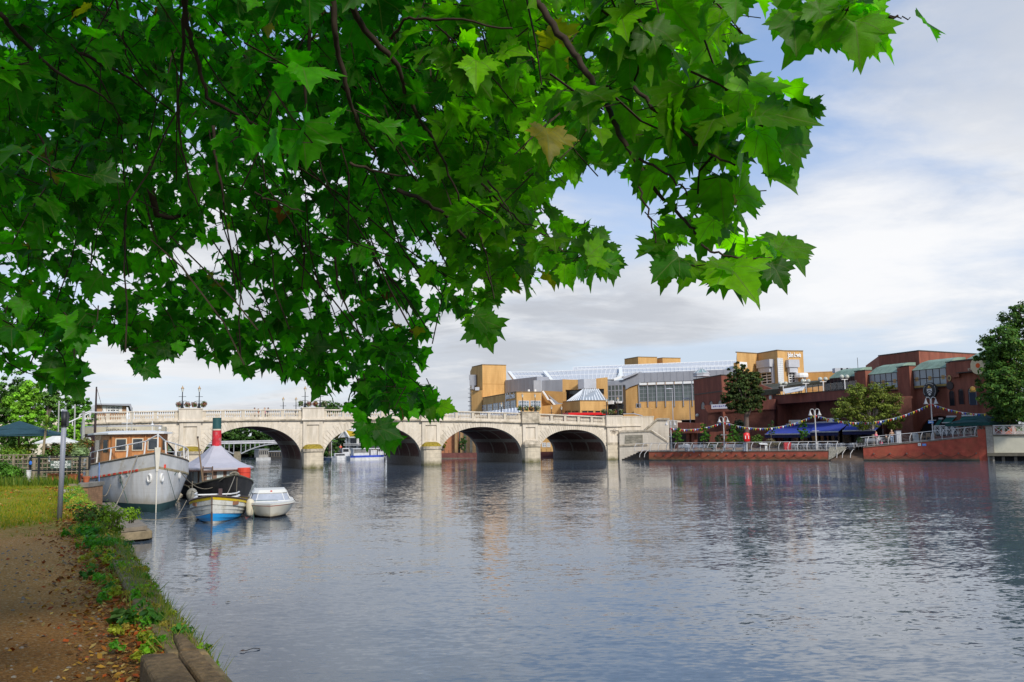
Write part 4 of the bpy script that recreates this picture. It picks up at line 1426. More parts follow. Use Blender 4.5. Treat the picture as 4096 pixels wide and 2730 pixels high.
def block(cols, back, z0, name, mat, parent, topm=None, parapet=None):
    """solid from roof corners seen along the front [(x, y, Y)...] running back by `back` metres"""
    top = [P(*c) for c in cols]
    zt = sum(p.z for p in top) / len(top)
    fr = [(p.x, p.y) for p in top]
    bk = [(p[0] + back[0], p[1] + back[1]) for p in (fr[-1], fr[0])]
    mb = MB().prism(fr + bk, z0, zt)
    o = mb.build(name, mat, parent)
    if parapet:
        c = MB()
        for a, b in zip(fr, fr[1:]):
            W_ = Wall(a, b); W_.slab(c, -0.04, W_.len + 0.04, zt, zt + 0.16, -0.3, 0.06)
        c.build('coping', parapet, o)
    return o, zt, fr

ds = T('department_store', 'yellow brick store with white glazed roofs behind the bridge end', 'department store')
Z0 = 2.0
COPING = M('brick_coping', (0.20, 0.13, 0.06), var=0.3)
o, zt, fr = block([(1888, 1470, 190), (1929, 1461, 184), (2024, 1463, 186.5)], (-1, 12), Z0, 'tower', YEL, ds, parapet=COPING)
LT = Wall(fr[0], fr[1]); FT = Wall(fr[1], fr[2])
for x in (1965, 1985):
    pass
mb = MB(); u0, u1, z0, z1 = FT.rect(1931, 1536, 2022, 1538); FT.slab(mb, u0, u1, z0, z1, -0.05, 0.03); mb.build('string_course', YELD, ds)
mb = MB()
for (x, y, x2, y2, Y) in ((1876, 1500, 1905, 1520, 187), (1878, 1520, 1905, 1543, 187), (1886, 1543, 1898, 1560, 187)):
    a, b = P(x, y, Y), P(x2, y2, Y); mb.box(((a.x + b.x) / 2, Y + 0.8, (a.z + b.z) / 2), (b.x - a.x, 1.8, a.z - b.z - 0.02))
mb.build('service_box', LEAD, ds)
mb = MB()
a, b = P(1880, 1548, 187), P(1880, 1650, 187)
mb.tube([a, b], 0.06, 4); mb.tube([a + V((.5, 0, 0)), b + V((.5, 0, 0))], 0.06, 4)
for k in range(6):
    z = b.z + (a.z - b.z) * (k + .5) / 6; mb.box((a.x + .1, a.y, z), (1.1, 0.7, 0.10))
mb.build('escape_ladder', LEAD, ds)
o, zt, fr = block([(1886, 1562, 184.5), (1927, 1560, 183)], (2, 8), Z0, 'lift_block', YEL, ds, parapet=COPING)
mb = MB(); a, b = P(1900, 1549, 183), P(1917, 1562, 183); mb.box(((a.x + b.x) / 2, 184, (a.z + b.z) / 2), (b.x - a.x, 1.5, a.z - b.z)); mb.build('roof_plant', LEAD2, ds)
o, zt, fr = block([(1930, 1592, 181), (2066, 1570, 158), (2165, 1572, 160.5)], (.5, 25), Z0, 'sign_wing', YEL, ds, parapet=COPING)
LW, RWg = Wall(fr[0], fr[1]), Wall(fr[1], fr[2])
for xl, xr, yt, yb in ((1931, 1946, 1622, 1646), (1951, 1969, 1619, 1644), (1974, 1992, 1615, 1643), (1996, 2014, 1612, 1642), (2020, 2039, 1607, 1640), (2043, 2063, 1604, 1638)):
    window(LW, xl, yt, xr, yb, ds, GLB if xl > 1940 else GLD, LEAD2, 2, 2, 0.12)
for xl, xr in ((2075, 2115), (2123, 2162)):
    window(RWg, xl, 1605, xr, 1628, ds, GLB, LEAD2, 4, 2, 0.14)
SIGNW = M('white_letter', (0.80, 0.80, 0.78), rough=0.5, var=0.03)
p0, p1 = LW.at(2021, 1588, 0.08), LW.at(2060, 1583, 0.08)
text('John Lewis', (p0 + p1) / 2, p1 - p0, (0, 0, 1), 1.45, SIGNW, ds, 'shop_sign', 0.04, 0.05, 0.92 * (p1 - p0).length / 6.2)
for c, d, nm in ((((2020, 1522, 186), (2148, 1527, 176)), 4.0, 'clad_band'), (((2138, 1523, 175.8), (2166, 1523, 175.2)), 4.2, 'clad_bay'), (((2166, 1523, 175.4), (2252, 1529, 173)), 4.2, 'clad_band')):
    a, b = P(*c[0]), P(*c[1])
    W_ = Wall(a, b); mb = MB()
    zt_ = max(a.z, b.z)
    W_.slab(mb, 0, W_.len, zt_ - d, zt_, -3, 0.0 if nm == 'clad_band' else 0.5)
    for k in range(1, int(W_.len / 1.3)):
        W_.slab(mb, k * 1.3 - .02, k * 1.3 + .02, zt_ - d, zt_, 0, 0.03)
    mb.build(nm, LEAD if nm == 'clad_band' else LEAD2, ds)
    mb = MB(); W_.slab(mb, 0, W_.len, Z0, zt_ - d - .02, -3, -0.5); mb.build('brick_wall', YEL, ds)
mb = MB()
for x in (2115, 2141):
    a = P(x, 1559, 172); mb.tube([a, V((a.x, a.y, a.z - 3))], 0.22, 6)
mb.build('column', SIGNW, ds)
SW = Wall(plan(2150, 168), plan(2255, 166))
mb = MB(); wallpoly(mb, SW, [(2166, 1563), (2252, 1568), (2252, 1660), (2166, 1660)], 2.0); mb.build('stair_wall', YELD, ds)
mb = MB(); wallpoly(mb, SW, [(2168, 1566), (2172, 1564), (2194, 1597), (2202, 1598), (2222, 1622), (2219, 1626), (2199, 1602), (2190, 1601)], 0.4, 0, 0.9); mb.build('stair_balustrade', SIGNW, ds)
mb = MB(); wallpoly(mb, SW, [(2192, 1580), (2232, 1612), (2250, 1614), (2250, 1622), (2224, 1622)], 0.2, 0, 0.4); mb.build('stair_steps', LEAD, ds)
mb = MB(); wallpoly(mb, SW, [(2150, 1627), (2252, 1616), (2252, 1665), (2150, 1665)], 1.0, 0, 1.6); mb.build('terrace_wall', YEL, ds)
mb = MB(); sheet(mb, [(1922, 1649, 157), (2075, 1631, 149), (2084, 1652, 147), (2060, 1662, 146), (1918, 1662, 156)]); c = mb.build('entrance_canopy', LEAD2, ds)
mb = MB()
for k in range(12):
    f = k / 11
    a = P(1935 + 140 * f, 1648 - 17 * f, 156.6 - 8 * f); b = P(1928 + 150 * f, 1660 - 8 * f, 155.4 - 9 * f)
    mb.bar(a, b, 0.12, 0.10)
mb.build('rib', SIGNW, c)
LBk = Wall(plan(2250, 170), plan(2430, 168))
for pix, nm in (([(2250, 1518), (2312, 1520), (2312, 1560), (2262, 1560), (2262, 1620), (2252, 1660), (2250, 1660)], 'lantern_frame'), ([(2384, 1515), (2428, 1510), (2430, 1660), (2415, 1660), (2416, 1556), (2384, 1556)], 'lantern_frame')):
    mb = MB(); wallpoly(mb, LBk, pix, 1.0); mb.build(nm, YEL, ds)
mb = MB(); wallpoly(mb, LBk, [(2255, 1560), (2420, 1556), (2420, 1640), (2255, 1640)], 0.3, 0, -2.5); mb.build('lantern_glazing', GLD, ds)
c = P(2348, 1535, 167)
mb = MB().prism([(c.x + 1.85 * math.cos(k * math.pi / 4 + .39), c.y + 1.85 * math.sin(k * math.pi / 4 + .39)) for k in range(8)], P(2348, 1557, 167).z, P(2348, 1519, 167).z); mb.build('roof_drum', LEAD2, ds)
ap = [P(2334, 1557, 165), P(2392, 1557, 165)]
bs = [P(2264, 1609, 161.2), P(2320, 1605, 156.5), P(2421, 1602, 159)]
mb = MB().poly(bs[0], bs[1], ap[0]).poly(bs[1], bs[2], ap[1], ap[0])
mb.poly(bs[2], V((bs[2].x + 2, bs[2].y + 9, bs[2].z)), ap[1]).poly(bs[0], ap[0], V((bs[0].x + 2, bs[0].y + 9, bs[0].z)))
py = mb.build('glass_pyramid', glass('pyramid_glass', (0.28, 0.31, 0.33), 0.12, 0.2, 0.6), ds)
mb = MB()
for k in range(7):
    f = k / 6; mb.bar(bs[0].lerp(bs[1], f), ap[0], 0.13, 0.13)
for k in range(9):
    f = k / 8; mb.bar(bs[1].lerp(bs[2], f), ap[0].lerp(ap[1], f), 0.13, 0.13)
mb.build('glazing_bar', SIGNW, py)
o, zt, fr = block([(2252, 1611, 161.6), (2320, 1606.5, 156), (2427, 1603, 158.8)], (.5, 10), Z0, 'corner_block', YEL, ds, parapet=COPING)
W1, W2 = Wall(fr[0], fr[1]), Wall(fr[1], fr[2])
for W_, xl, xr in ((W1, 2260, 2283), (W1, 2288, 2314), (W2, 2327, 2374), (W2, 2380, 2424)):
    window(W_, xl, 1643, xr, 1664, ds, GLD, YELD, 2, 1, 0.15)
GC = Wall(plan(2430, 171), plan(2492, 169.5))
mb = MB(); GC.slab(mb, 0, GC.len, Z0, GC.at(2460, 1540).z, -2, -0.2); mb.build('stair_core', GLD, ds)
window(GC, 2432, 1541, 2490, 1608, ds, GLS, LEAD, 4, 3, 0.2, 0.1)
mb = MB(); GC.slab(mb, GC.uz(2432, 1612)[0], GC.uz(2457, 1612)[0], GC.at(2440, 1618).z, GC.at(2440, 1604).z, 0.1, 0.6); GC.slab(mb, GC.uz(2469, 1612)[0], GC.len, GC.at(2480, 1614).z, GC.at(2480, 1606).z, 0.1, 0.5)
mb.build('white_panel', SIGNW, ds)
RK = Wall(plan(2428, 175), plan(2562, 172.5))
mb = MB(); wallpoly(mb, RK, [(2428, 1526), (2490, 1520), (2560, 1488), (2562, 1534), (2521, 1548), (2493, 1565), (2490, 1540), (2430, 1542)], 1.5, 0, 0.5); mb.build('raking_cladding', LEAD, ds)
mb = MB(); wallpoly(mb, RK, [(2490, 1562), (2521, 1548), (2562, 1532), (2562, 1690), (2490, 1690)], 1.5, 0, 0.2); mb.build('brick_gable', YEL, ds)
mb = MB(); wallpoly(mb, RK, [(2484, 1513), (2545, 1490), (2552, 1494), (2495, 1518)], 0.5, 0, 1.0); mb.build('plant_platform', LEAD2, ds)
CW = Wall(plan(2561, 172.3), plan(2960, 166))
uE = CW.len
mb = MB(); CW.slab(mb, 0, uE, CW.at(2670, 1527).z, CW.at(2670, 1489).z, -1.5, 0.3)
for k in range(1, 15):
    u = uE * k / 15; CW.slab(mb, u - .05, u + .05, CW.at(2670, 1527).z, CW.at(2670, 1489).z, 0.3, 0.36)
mb.build('clad_fascia', LEAD, ds)
zA, zB = CW.at(2670, 1604).z, CW.at(2670, 1529).z
for k in range(11):
    a, b = uE * k / 11 + .05, uE * (k + 1) / 11 - .05
    window_uz(CW, a, b, zA, zB - 0.5, ds, GLS, LEAD, 2, 4, 0.06, 0.06, 'curtain_glazing')
    mb = MB(); CW.slab(mb, a + .1, b - .1, zB - 0.45, zB, 0.0, 0.35); mb.build('sun_blind', SIGNW, ds)
    mb = MB(); CW.slab(mb, a - .16, a - .02, zA - 1.2, zB + .1, 0.06, 0.2); mb.build('steel_fin', LEAD, ds)
mb = MB(); CW.slab(mb, 0, uE, 6.2, zA - .02, -1.5, 0.0); mb.build('brick_base', YEL, ds)
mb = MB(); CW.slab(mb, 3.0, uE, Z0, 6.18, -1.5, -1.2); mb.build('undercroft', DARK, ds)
mb = MB(); CW.slab(mb, 0, 8.0, Z0, 6.18, -1.4, 0.0); mb.build('brick_pier', YELD, ds)
mb = MB(); wallpoly(mb, CW, [(2536, 1633), (2600, 1632), (2607, 1636), (2607, 1690), (2536, 1690)], 1.5, 0, 2.0); mb.build('ramp_wall', YEL, ds)
mb = MB(); wallpoly(mb, CW, [(2492, 1658), (2535, 1656), (2565, 1664), (2565, 1690), (2492, 1690)], 1.2, 0, 3.5); mb.build('ramp_wall', YEL, ds)
mb = MB(); wallpoly(mb, CW, [(2492, 1655), (2535, 1653.5), (2566, 1662), (2566, 1665), (2535, 1657), (2492, 1658)], 1.3, 0, 3.55); mb.build('ramp_coping', LEAD2, ds)
window(CW, 2546, 1616, 2563, 1631, ds, GLD, LEAD, 1, 1, 0.15)
mb = MB(); bars = MB()
def roof(e, r, nb, nh=2):
    e = [P(*q) for q in e]; r = [P(*q) for q in r]
    q4 = [e[0], e[1], r[1], r[0]]
    nrm = (q4[1] - q4[0]).cross(q4[3] - q4[0]).normalized()
    if nrm.z < 0: nrm = -nrm
    mb.add(q4 + [p - nrm * 0.25 for p in q4], [(0, 1, 2, 3), (7, 6, 5, 4), (0, 4, 5, 1), (1, 5, 6, 2), (2, 6, 7, 3), (3, 7, 4, 0)])
    for k in range(nb + 1):
        f = k / nb; bars.bar(e[0].lerp(e[1], f) + nrm * .05, r[0].lerp(r[1], f) + nrm * .05, 0.07, 0.08, up=nrm)
    for k in range(nh + 1):
        f = k / nh; bars.bar(e[0].lerp(r[0], f) + nrm * .08, e[1].lerp(r[1], f) + nrm * .08, 0.08 if 0 < k < nh else 0.3, 0.12, up=nrm)
roof([(2060, 1521, 189), (2206, 1522, 187)], [(2038, 1491, 201), (2178, 1489, 199)], 10)
roof([(2204, 1522, 185), (2460, 1519, 181)], [(2178, 1489, 197), (2480, 1475, 193)], 17)
roof([(2292, 1486, 198), (2960, 1482, 186)], [(2292, 1471, 210), (2960, 1443, 203)], 40)
roof([(2484, 1508, 178), (2960, 1490, 172)], [(2480, 1478, 196), (2960, 1466, 190)], 30)
mb.build('glazed_roof', ROOFG, ds)
bars.build('roof_bars', M('roof_bar', (.76, .76, .75), var=.05), ds)
mb = MB()
for a, b in (((2036, 1490, 200), (2061, 1522, 188)), ((2177, 1488, 196), (2206, 1523, 184)), ((2481, 1474, 192), (2484, 1508, 179)), ((2485, 1508, 178), (2455, 1520, 178))):
    mb.bar(P(*a), P(*b), 0.7, 0.5)
mb.build('roof_verge', SIGNW, ds)
block([(2498, 1437, 221), (2552, 1429.5, 215), (2628, 1433, 217)], (1, 8), 14, 'plant_room', YEL, ds, parapet=COPING)
block([(2629, 1435, 222), (2650, 1433, 220), (2722, 1436, 222)], (1, 8), 14, 'plant_room', YEL, ds, parapet=COPING)
cols_ = [(2935, 1452, 174), (2947, 1411, 172.7), (3030, 1417, 176.6), (3109, 1403, 170), (3136, 1405, 171.5), (3212, 1408, 172.6)]
top = [P(*c) for c in cols_]
zt = sum(p.z for p in top[1:]) / 5
fr = [(p.x, p.y) for p in top[1:]]
mb = MB().prism(fr + [(fr[-1][0] + 4, fr[-1][1] + 16), (fr[0][0] + 4, fr[0][1] + 16)], Z0, zt)
o = mb.build('sign_tower', YEL, ds)
mb = MB()
TW = [Wall(a, b) for a, b in zip(fr, fr[1:])]
for W_ in TW:
    W_.slab(mb, -.03, W_.len + .03, zt, zt + .2, -.3, .05)
mb.build('coping', COPING, o)
o2, _, _ = block([(2934, 1452, 173.5), (2950, 1451, 172.9)], (4, 10), Z0, 'tower_return', YEL, ds)
p0, p1 = TW[3].at(3148, 1421, 0.12), TW[3].at(3206, 1421, 0.12)
text('John Lewis', (p0 + p1) / 2, p1 - p0, (0, 0, 1), 1.25, SIGNW, ds, 'shop_sign', 0.04, 0.05, (p1 - p0).length / 5.6 * 0.92)
window(TW[2], 3112, 1434, 3133, 1534, ds, M('glass_brick', (0.55, 0.57, 0.58), rough=0.3, var=0.1), SIGNW, 3, 12, 0.08)
for W_, xl, xr, yt, yb in ((TW[1], 3045, 3099, 1441, 1536), (TW[3], 3144, 3187, 1441, 1530)):
    u0, u1, z0, z1 = W_.rect(xl, yt, xr, yb)
    mb = MB(); W_.slab(mb, u0, u1, z1 - 1.5, z1, -.3, 1.1); W_.slab(mb, u0 + .3, u1 - .45, z1 - 2.5, z1 - 1.51, -.3, 0.9)
    W_.slab(mb, u1 - .5, u1 - .05, z0, z1 - 1.51, -.3, 0.5)
    mb.build('bay_box', LEAD2, ds)
    window_uz(W_, u0 + .4, u1 - .6, z0, z1 - 2.52, ds, GLD, SIGNW, 2, 4, 0.13, 0.3)
u0, u1, z0, z1 = TW[0].rect(2958, 1449, 2988, 1470)
mb = MB(); TW[0].slab(mb, u0, u1, z0, z1, -.1, .04); mb.build('louvre', SIGNW, ds)
block([(3219, 1487, 181), (3345, 1491, 178)], (3, 10), Z0, 'side_wing', YEL, ds, parapet=SIGNW)
p = P(3205, 1503, 171)
mb = MB().lathe([(1.3, 0), (1.35, 0.4), (1.25, 0.85)], 12, (p.x, p.y, p.z - .4)); mb.tube([(p.x + .6, p.y, p.z - .4), (p.x + .6, p.y, p.z - 2.6)], 0.3, 6)
mb.build('roof_tank', SIGNW, ds)
rebase(ds, (P(2400, 1700, 165).x, 165, Z0))
rb = T('riverside_centre', 'dark red brick riverside building with terrace and green copper mansards', 'building')
ZG = zl - 0.05
BCOP = M('dark_coping', (0.06, 0.045, 0.035), var=0.3)
o, ztA, fr = block([(2774, 1522, 149), (2885, 1503, 137.5), (2955, 1505, 140)], (6, 14), ZG - .5, 'corner_block', BRICK, rb, parapet=BCOP)
WA, WA2 = Wall(fr[0], fr[1]), Wall(fr[1], fr[2])
for x in (2813, 2846, 2881):
    arch_win(WA, x, 1601 + (2881 - x) * 0.10, 15, 30, rb, GLB)
mb = MB()
u0, z0 = WA.uz(2776, 1580); u1 = WA.len
WA.slab(mb, 0, u1, z0 - .1, z0 + .1, -.1, .05); mb.build('string_course', BCOP, rb)
c = P(2806, 1505, 147)
pr = [(1.42, 0.0), (1.4, 0.5)]
mb = MB().lathe(pr, 8, (c.x, c.y, c.z - .1)); mb.build('cupola_base', LEAD2, rb)
ap = P(2804, 1471, 147)
mb = MB(); rim = [V((c.x + 1.4 * math.cos(k * math.pi / 4), c.y + 1.4 * math.sin(k * math.pi / 4), c.z + .4)) for k in range(8)]
for k in range(8):
    mb.poly(rim[k], rim[(k + 1) % 8], V((c.x, c.y, ap.z)))
cp = mb.build('glass_cupola', glass('cupola_glass', (0.22, 0.30, 0.29), 0.15, 0.2), rb)
mb = MB()
for k in range(8):
    mb.bar(rim[k], V((c.x, c.y, ap.z)), 0.12, 0.12)
    mb.bar(rim[k], rim[(k + 1) % 8], 0.14, 0.2)
mb.build('glazing_bar', LEAD2, cp)
LK = Wall(plan(2652, 139), plan(2800, 134))
mb = MB(); wallpoly(mb, LK, [(2708, 1690), (2776, 1693), (2800, 1692), (2800, 1733), (2672, 1735), (2672, 1712), (2708, 1711)], 1.0); mb.build('link_parapet', BRICK, rb)
mb = MB(); wallpoly(mb, LK, [(2672, 1681), (2709, 1684), (2709, 1712), (2672, 1713)], 1.2, 0, .1); mb.build('stone_return', stone2, rb)
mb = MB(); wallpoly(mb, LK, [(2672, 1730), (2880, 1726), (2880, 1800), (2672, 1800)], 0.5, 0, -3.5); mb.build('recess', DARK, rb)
mb = MB()
for x in (2700, 2745, 2766):
    wallpoly(mb, LK, [(x, 1728), (x + 12, 1728), (x + 12, 1800), (x, 1800)], 0.8, 0, -0.5)
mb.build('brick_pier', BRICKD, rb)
LK2 = Wall(plan(2838, 134), plan(3110, 127))
mb = MB(); wallpoly(mb, LK2, [(2838, 1728), (2868, 1728), (2905, 1722), (2905, 1800), (2838, 1800)], 0.8); mb.build('brick_pier', BRICK, rb)
BA = Wall(plan(2812, 139.5), plan(3097, 132))
mb = MB(); wallpoly(mb, BA, [(2815, 1623), (3097, 1597), (3097, 1637), (2832, 1650)], 0.6, 0, 1.6); mb.build('walkway_parapet', BRICK, rb)
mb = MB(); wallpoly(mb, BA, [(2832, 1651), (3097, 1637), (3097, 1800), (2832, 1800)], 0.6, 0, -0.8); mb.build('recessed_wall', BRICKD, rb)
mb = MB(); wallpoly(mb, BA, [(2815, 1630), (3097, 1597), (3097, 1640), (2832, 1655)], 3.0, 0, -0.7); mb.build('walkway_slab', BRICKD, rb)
mb = MB(); wallpoly(mb, BA, [(2950, 1505), (3100, 1560), (3100, 1640), (2950, 1640)], 0.5, 0, -2.2); mb.build('rear_wall', BRICK, rb)
arch_win(Wall(plan(3040, 134.5), plan(3100, 133)), 3082, 1581, 12, 18, rb, GLB)
mb = MB()
sheet(mb, [(2950, 1560, 140), (3110, 1546, 136), (3118, 1556, 133), (2950, 1572, 138)], 0.8)
sheet(mb, [(3038, 1540, 142), (3270, 1522, 136), (3290, 1524, 135), (3120, 1548, 137), (3038, 1556, 141)], 0.8)
mb.build('flat_roof', M('mossy_roof', (0.06, 0.06, 0.045), rough=0.95, var=0.4), rb)
TB = Wall(plan(3100, 134), plan(3600, 107.5))
zT1, zT0 = TB.uz(3240, 1573)[1], TB.uz(3240, 1608)[1]
uT1 = TB.uz(3420, 1570)[0]
mb = MB(); TB.slab(mb, 0, uT1, zT0, zT1, -0.5, 0.0); mb.build('terrace_parapet', BRICK, rb)
mb = MB(); TB.slab(mb, -.05, uT1, zT1, zT1 + .12, -.6, .08); mb.build('terrace_coping', BCOP, rb)
mb = MB(); TB.slab(mb, 0, uT1, zT0, zT0 + 0.3, -9, -0.52); mb.build('terrace_floor', BRICKD, rb)
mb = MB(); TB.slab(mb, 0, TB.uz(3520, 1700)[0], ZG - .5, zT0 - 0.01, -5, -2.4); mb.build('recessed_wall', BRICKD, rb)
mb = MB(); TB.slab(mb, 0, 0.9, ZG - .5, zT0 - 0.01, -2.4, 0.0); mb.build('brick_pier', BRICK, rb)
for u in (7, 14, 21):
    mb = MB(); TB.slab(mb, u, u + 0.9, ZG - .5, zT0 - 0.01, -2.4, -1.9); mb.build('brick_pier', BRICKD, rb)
TBr = Wall(TB.p(0, 0, -2.4), TB.p(TB.len, 0, -2.4))
u0, u1, z0, z1 = TBr.rect(3120, 1652, 3139, 1676)
mb = MB(); TBr.slab(mb, u0, u1, z0, z1, 0, .08); mb.build('vent_panel', CONC, rb)
for xl, xr, yt, yb in ((3153, 3199, 1681, 1697), (3303, 3353, 1673, 1689)):
    u0, u1, z0, z1 = TB.rect(xl, yt, xr, yb)
    mb = MB(); TB.slab(mb, u0, u1, z0, z1, -.2, -.1); s_ = mb.build('cafe_sign', M('cream_sign', (0.66, 0.63, 0.52), rough=0.5, var=0.06), rb)
    mb = MB(); TB.slab(mb, u0 + (u1 - u0) * .3, u0 + (u1 - u0) * .8, z0 + (z1 - z0) * .45, z0 + (z1 - z0) * .52, -.098, -.09)
    mb.build('script_stroke', M('sign_stroke', (0.25, 0.27, 0.24)), s_)
    mb = MB(); p = TB.p(u0 + (u1 - u0) * .15, z0 + (z1 - z0) * .35, -.09); mb.ball(p, (.22, .03, .22), 8, 5); mb.build('fruit_motif', M('fruit_motif', (0.65, 0.30, 0.05)), s_)
zb1 = TB.uz(3200, 1562)[1]
mb = MB()
for k in range(14):
    a, b = uT1 * k / 14 + .06, uT1 * (k + 1) / 14 - .06
    TB.slab(mb, a, b, zT1 + .2, zT1 + 1.15, -.3, -.27)
gm_, gn, go = nt('clear_glass')
gb = N(gn, 'ShaderNodeBsdfGlass', Roughness=0.02, IOR=1.1); gt = N(gn, 'ShaderNodeBsdfTransparent'); gx = N(gn, 'ShaderNodeMixShader'); gx.inputs[0].default_value = 0.05
gb2 = N(gn, 'ShaderNodeBsdfGlossy', Roughness=0.03); gn.links.new(gt.outputs[0], gx.inputs[1]); gn.links.new(gb2.outputs[0], gx.inputs[2]); gn.links.new(gx.outputs[0], go.inputs[0])
mb.build('glass_balustrade', gm_, rb)
mb = MB()
for k in range(15):
    u = uT1 * k / 14; TB.slab(mb, u - .04, u + .04, zT1 + .12, zT1 + 1.2, -.33, -.24)
mb.build('balustrade_post', BCOP, rb)
mb = MB(); sheet(mb, [(3132, 1556, 131), (3222, 1543, 127), (3210, 1562, 125), (3140, 1575, 128)], 0.06)
o = mb.build('shade_canopy', M('white_canvas', (0.66, 0.65, 0.61), rough=0.9, var=0.06)); rebase_mesh(o)
tag(o, 'white canvas shade stretched over the brick building terrace', 'sun shade')
FB = Wall(plan(3417, 132), plan(3913, 111.7))
zR = sum(P(*q).z for q in ((3417, 1492, 132), (3589, 1473, 123.3), (3780, 1452, 114.7), (3913, 1443, 111.7))) / 4
def ux(x): return FB.uz(x, 1480)[0]
mb = MB(); FB.slab(mb, ux(3312) - 0, ux(3930), ZG - .5, FB.at(3720, 1548).z - 0.02, -3, -0.35); mb.build('brick_front', BRICKB, rb)
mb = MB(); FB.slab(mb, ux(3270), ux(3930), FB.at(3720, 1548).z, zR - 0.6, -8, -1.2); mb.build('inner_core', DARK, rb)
zg0, zg1 = FB.at(3720, 1550).z, zR - 0.55
for xl, xr, nx, emb in ((3318, 3416, 6, False), (3476, 3588, 5, True), (3653, 3785, 5, True)):
    a, b = ux(xl), ux(xr)
    g_ = window_uz(FB, a, b, zg0 if emb else zg0 - .3, zg1, rb, GLB if emb else GLD, BCOP, nx, 2, 0.12, 0.05, 'bay_glazing')
    if emb:
        for k in (0, 2, 4):
            uc = a + (b - a) * (k + .5) / nx
            mb = MB()
            for dz, w_ in ((0.55, 0.26), (0.4, 0.34), (0.25, 0.2), (0.12, 0.32)):
                FB.slab(mb, uc - w_, uc + w_, zg0 + 0.9 + dz - .05, zg0 + 0.9 + dz + .05, 0.045, 0.055)
            mb.build('gold_emblem', M('gold_print', (0.42, 0.25, 0.06)), g_)
        mb = MB(); FB.slab(mb, a + .05, b - .05, zg0 + .06, zg0 + .32, 0.05, 0.058); mb.build('gold_band', M('gold_band', (0.30, 0.20, 0.05)), g_)
    h1 = zg1 + 1.35
    lo = [FB.p(a - .2, zg1, .15), FB.p(b + .2, zg1, .15)]
    hi = [FB.p(a + 1.3, h1, -1.6), FB.p(b + .6, h1, -1.6)]
    bk = [FB.p(a + 1.3, h1, -2.6), FB.p(b + .9, h1, -2.6)]
    lb_ = [FB.p(a - .2, zg1, -2.6), FB.p(b + .9, zg1, -2.6)]
    md = [lo[0].lerp(hi[0], .55) + V((0, 0, .28)), lo[1].lerp(hi[1], .55) + V((0, 0, .28))]
    mb = MB()
    mb.poly(lo[0], lo[1], md[1], md[0]).poly(md[0], md[1], hi[1], hi[0]).poly(hi[0], hi[1], bk[1], bk[0]).poly(lb_[0], lo[0], md[0], hi[0], bk[0]).poly(lo[1], lb_[1], bk[1], hi[1], md[1])
    mb.build('copper_mansard', COPPER, rb)
for xl, xr, o_ in ((3419, 3441, 0.0), (3442, 3473, 0.5), (3590, 3617, 0.0), (3618, 3650, 0.5), (3787, 3815, 0.0), (3816, 3846, 0.45)):
    a, b = ux(xl), ux(xr)
    mb = MB(); FB.slab(mb, a, b, ZG - .5 if xl < 3780 else FB.at(3815, 1512).z, zR + (0.05 if o_ else 0), -2.5, o_ + 0.1); mb.build('brick_pier', BRICKB, rb)
    mb = MB(); FB.slab(mb, a - .03, b + .03, zR + .06, zR + .2, -2.5, o_ + 0.16); mb.build('pier_coping', BCOP, rb)
a, b = ux(3847), ux(3990)
zs0, zs1 = FB.at(3880, 1488).z, zR
mb = MB(); FB.slab(mb, a, b, zs0, zs1, -2.5, 0.9); mb.build('sign_band', BRICKB, rb)
mb = MB(); FB.slab(mb, a, b, zs1, zs1 + .18, -2.6, 1.0); FB.slab(mb, a, b, zs0 - .12, zs0 - .01, -2.5, 1.0); mb.build('band_coping', BCOP, rb)
mb = MB(); FB.slab(mb, ux(3786), b, ZG - .5, zs0 - .13, -2.4, 0.15); mb.build('pub_front', BRICKB, rb)
hi_ = [FB.p(a - .5, zs1 + .2, -1), FB.p(b, zs1 + .2, -1), FB.p(b, zs1 + 1.9, -3), FB.p(a + 1, zs1 + 1.5, -3)]
mb = MB().poly(*hi_).poly(hi_[3], hi_[2], FB.p(b, zs1 + 1.9, -8), FB.p(a + 1, zs1 + 1.5, -8)); mb.build('copper_mansard', COPPER, rb)
for x, y in ((3809, 1562), (3846, 1556), (3889, 1550)):
    W_ = Wall(FB.p(0, 0, 0.15), FB.p(FB.len, 0, 0.15))
    arch_win(W_, x, y, 20 if x < 3880 else 27, 62 if x < 3880 else 66, rb, GLD if x < 3880 else GLB)
p0, p1 = FB.at(3872, 1479, 0.95), FB.at(3893, 1477, 0.95)
text('EST', (p0 + p1) / 2, p1 - p0, (0, 0, 1), 0.42, M('sign_cream', (0.6, 0.5, 0.35)), rb, 'sign_lettering', 0.0, 0.03, 1.3)
pc = FB.at(3915, 1463, 0.98)
def disc(mb, c, r, t0, t1, n_=FB.n, seg=24, sx=1.0):
    d = V((-n_.y, n_.x, 0)) 
    f = [c + d * (r * sx * math.cos(2 * math.pi * k / seg)) + V((0, 0, r * math.sin(2 * math.pi * k / seg))) + n_ * t1 for k in range(seg)]
    b = [p - n_ * (t1 - t0) for p in f]
    return mb.add(f + b, [range(seg), list(range(seg, 2 * seg))[::-1]] + [(k, seg + k, seg + (k + 1) % seg, (k + 1) % seg) for k in range(seg)])
mb = MB(); disc(mb, pc, 1.12, 0, .15); sg = mb.build('round_sign', M('sign_cream_disc', (0.62, 0.50, 0.30), var=0.08), rb)
mb = MB(); disc(mb, pc + V((0.1, 0, -.05)), 0.72, .15, .19); disc(mb, pc, 0.3, .15, .195); mb.build('orange_device', M('sign_orange', (0.68, 0.10, 0.012), var=0.1), sg)
mb = MB(); disc(mb, pc + V((0.25, 0, -.15)), 0.42, .19, .22, sx=.7); mb.build('cream_device', M('sign_cream_disc', (0.62, 0.50, 0.30)), sg)
pe = FB.at(3800, 1530, 0.2)
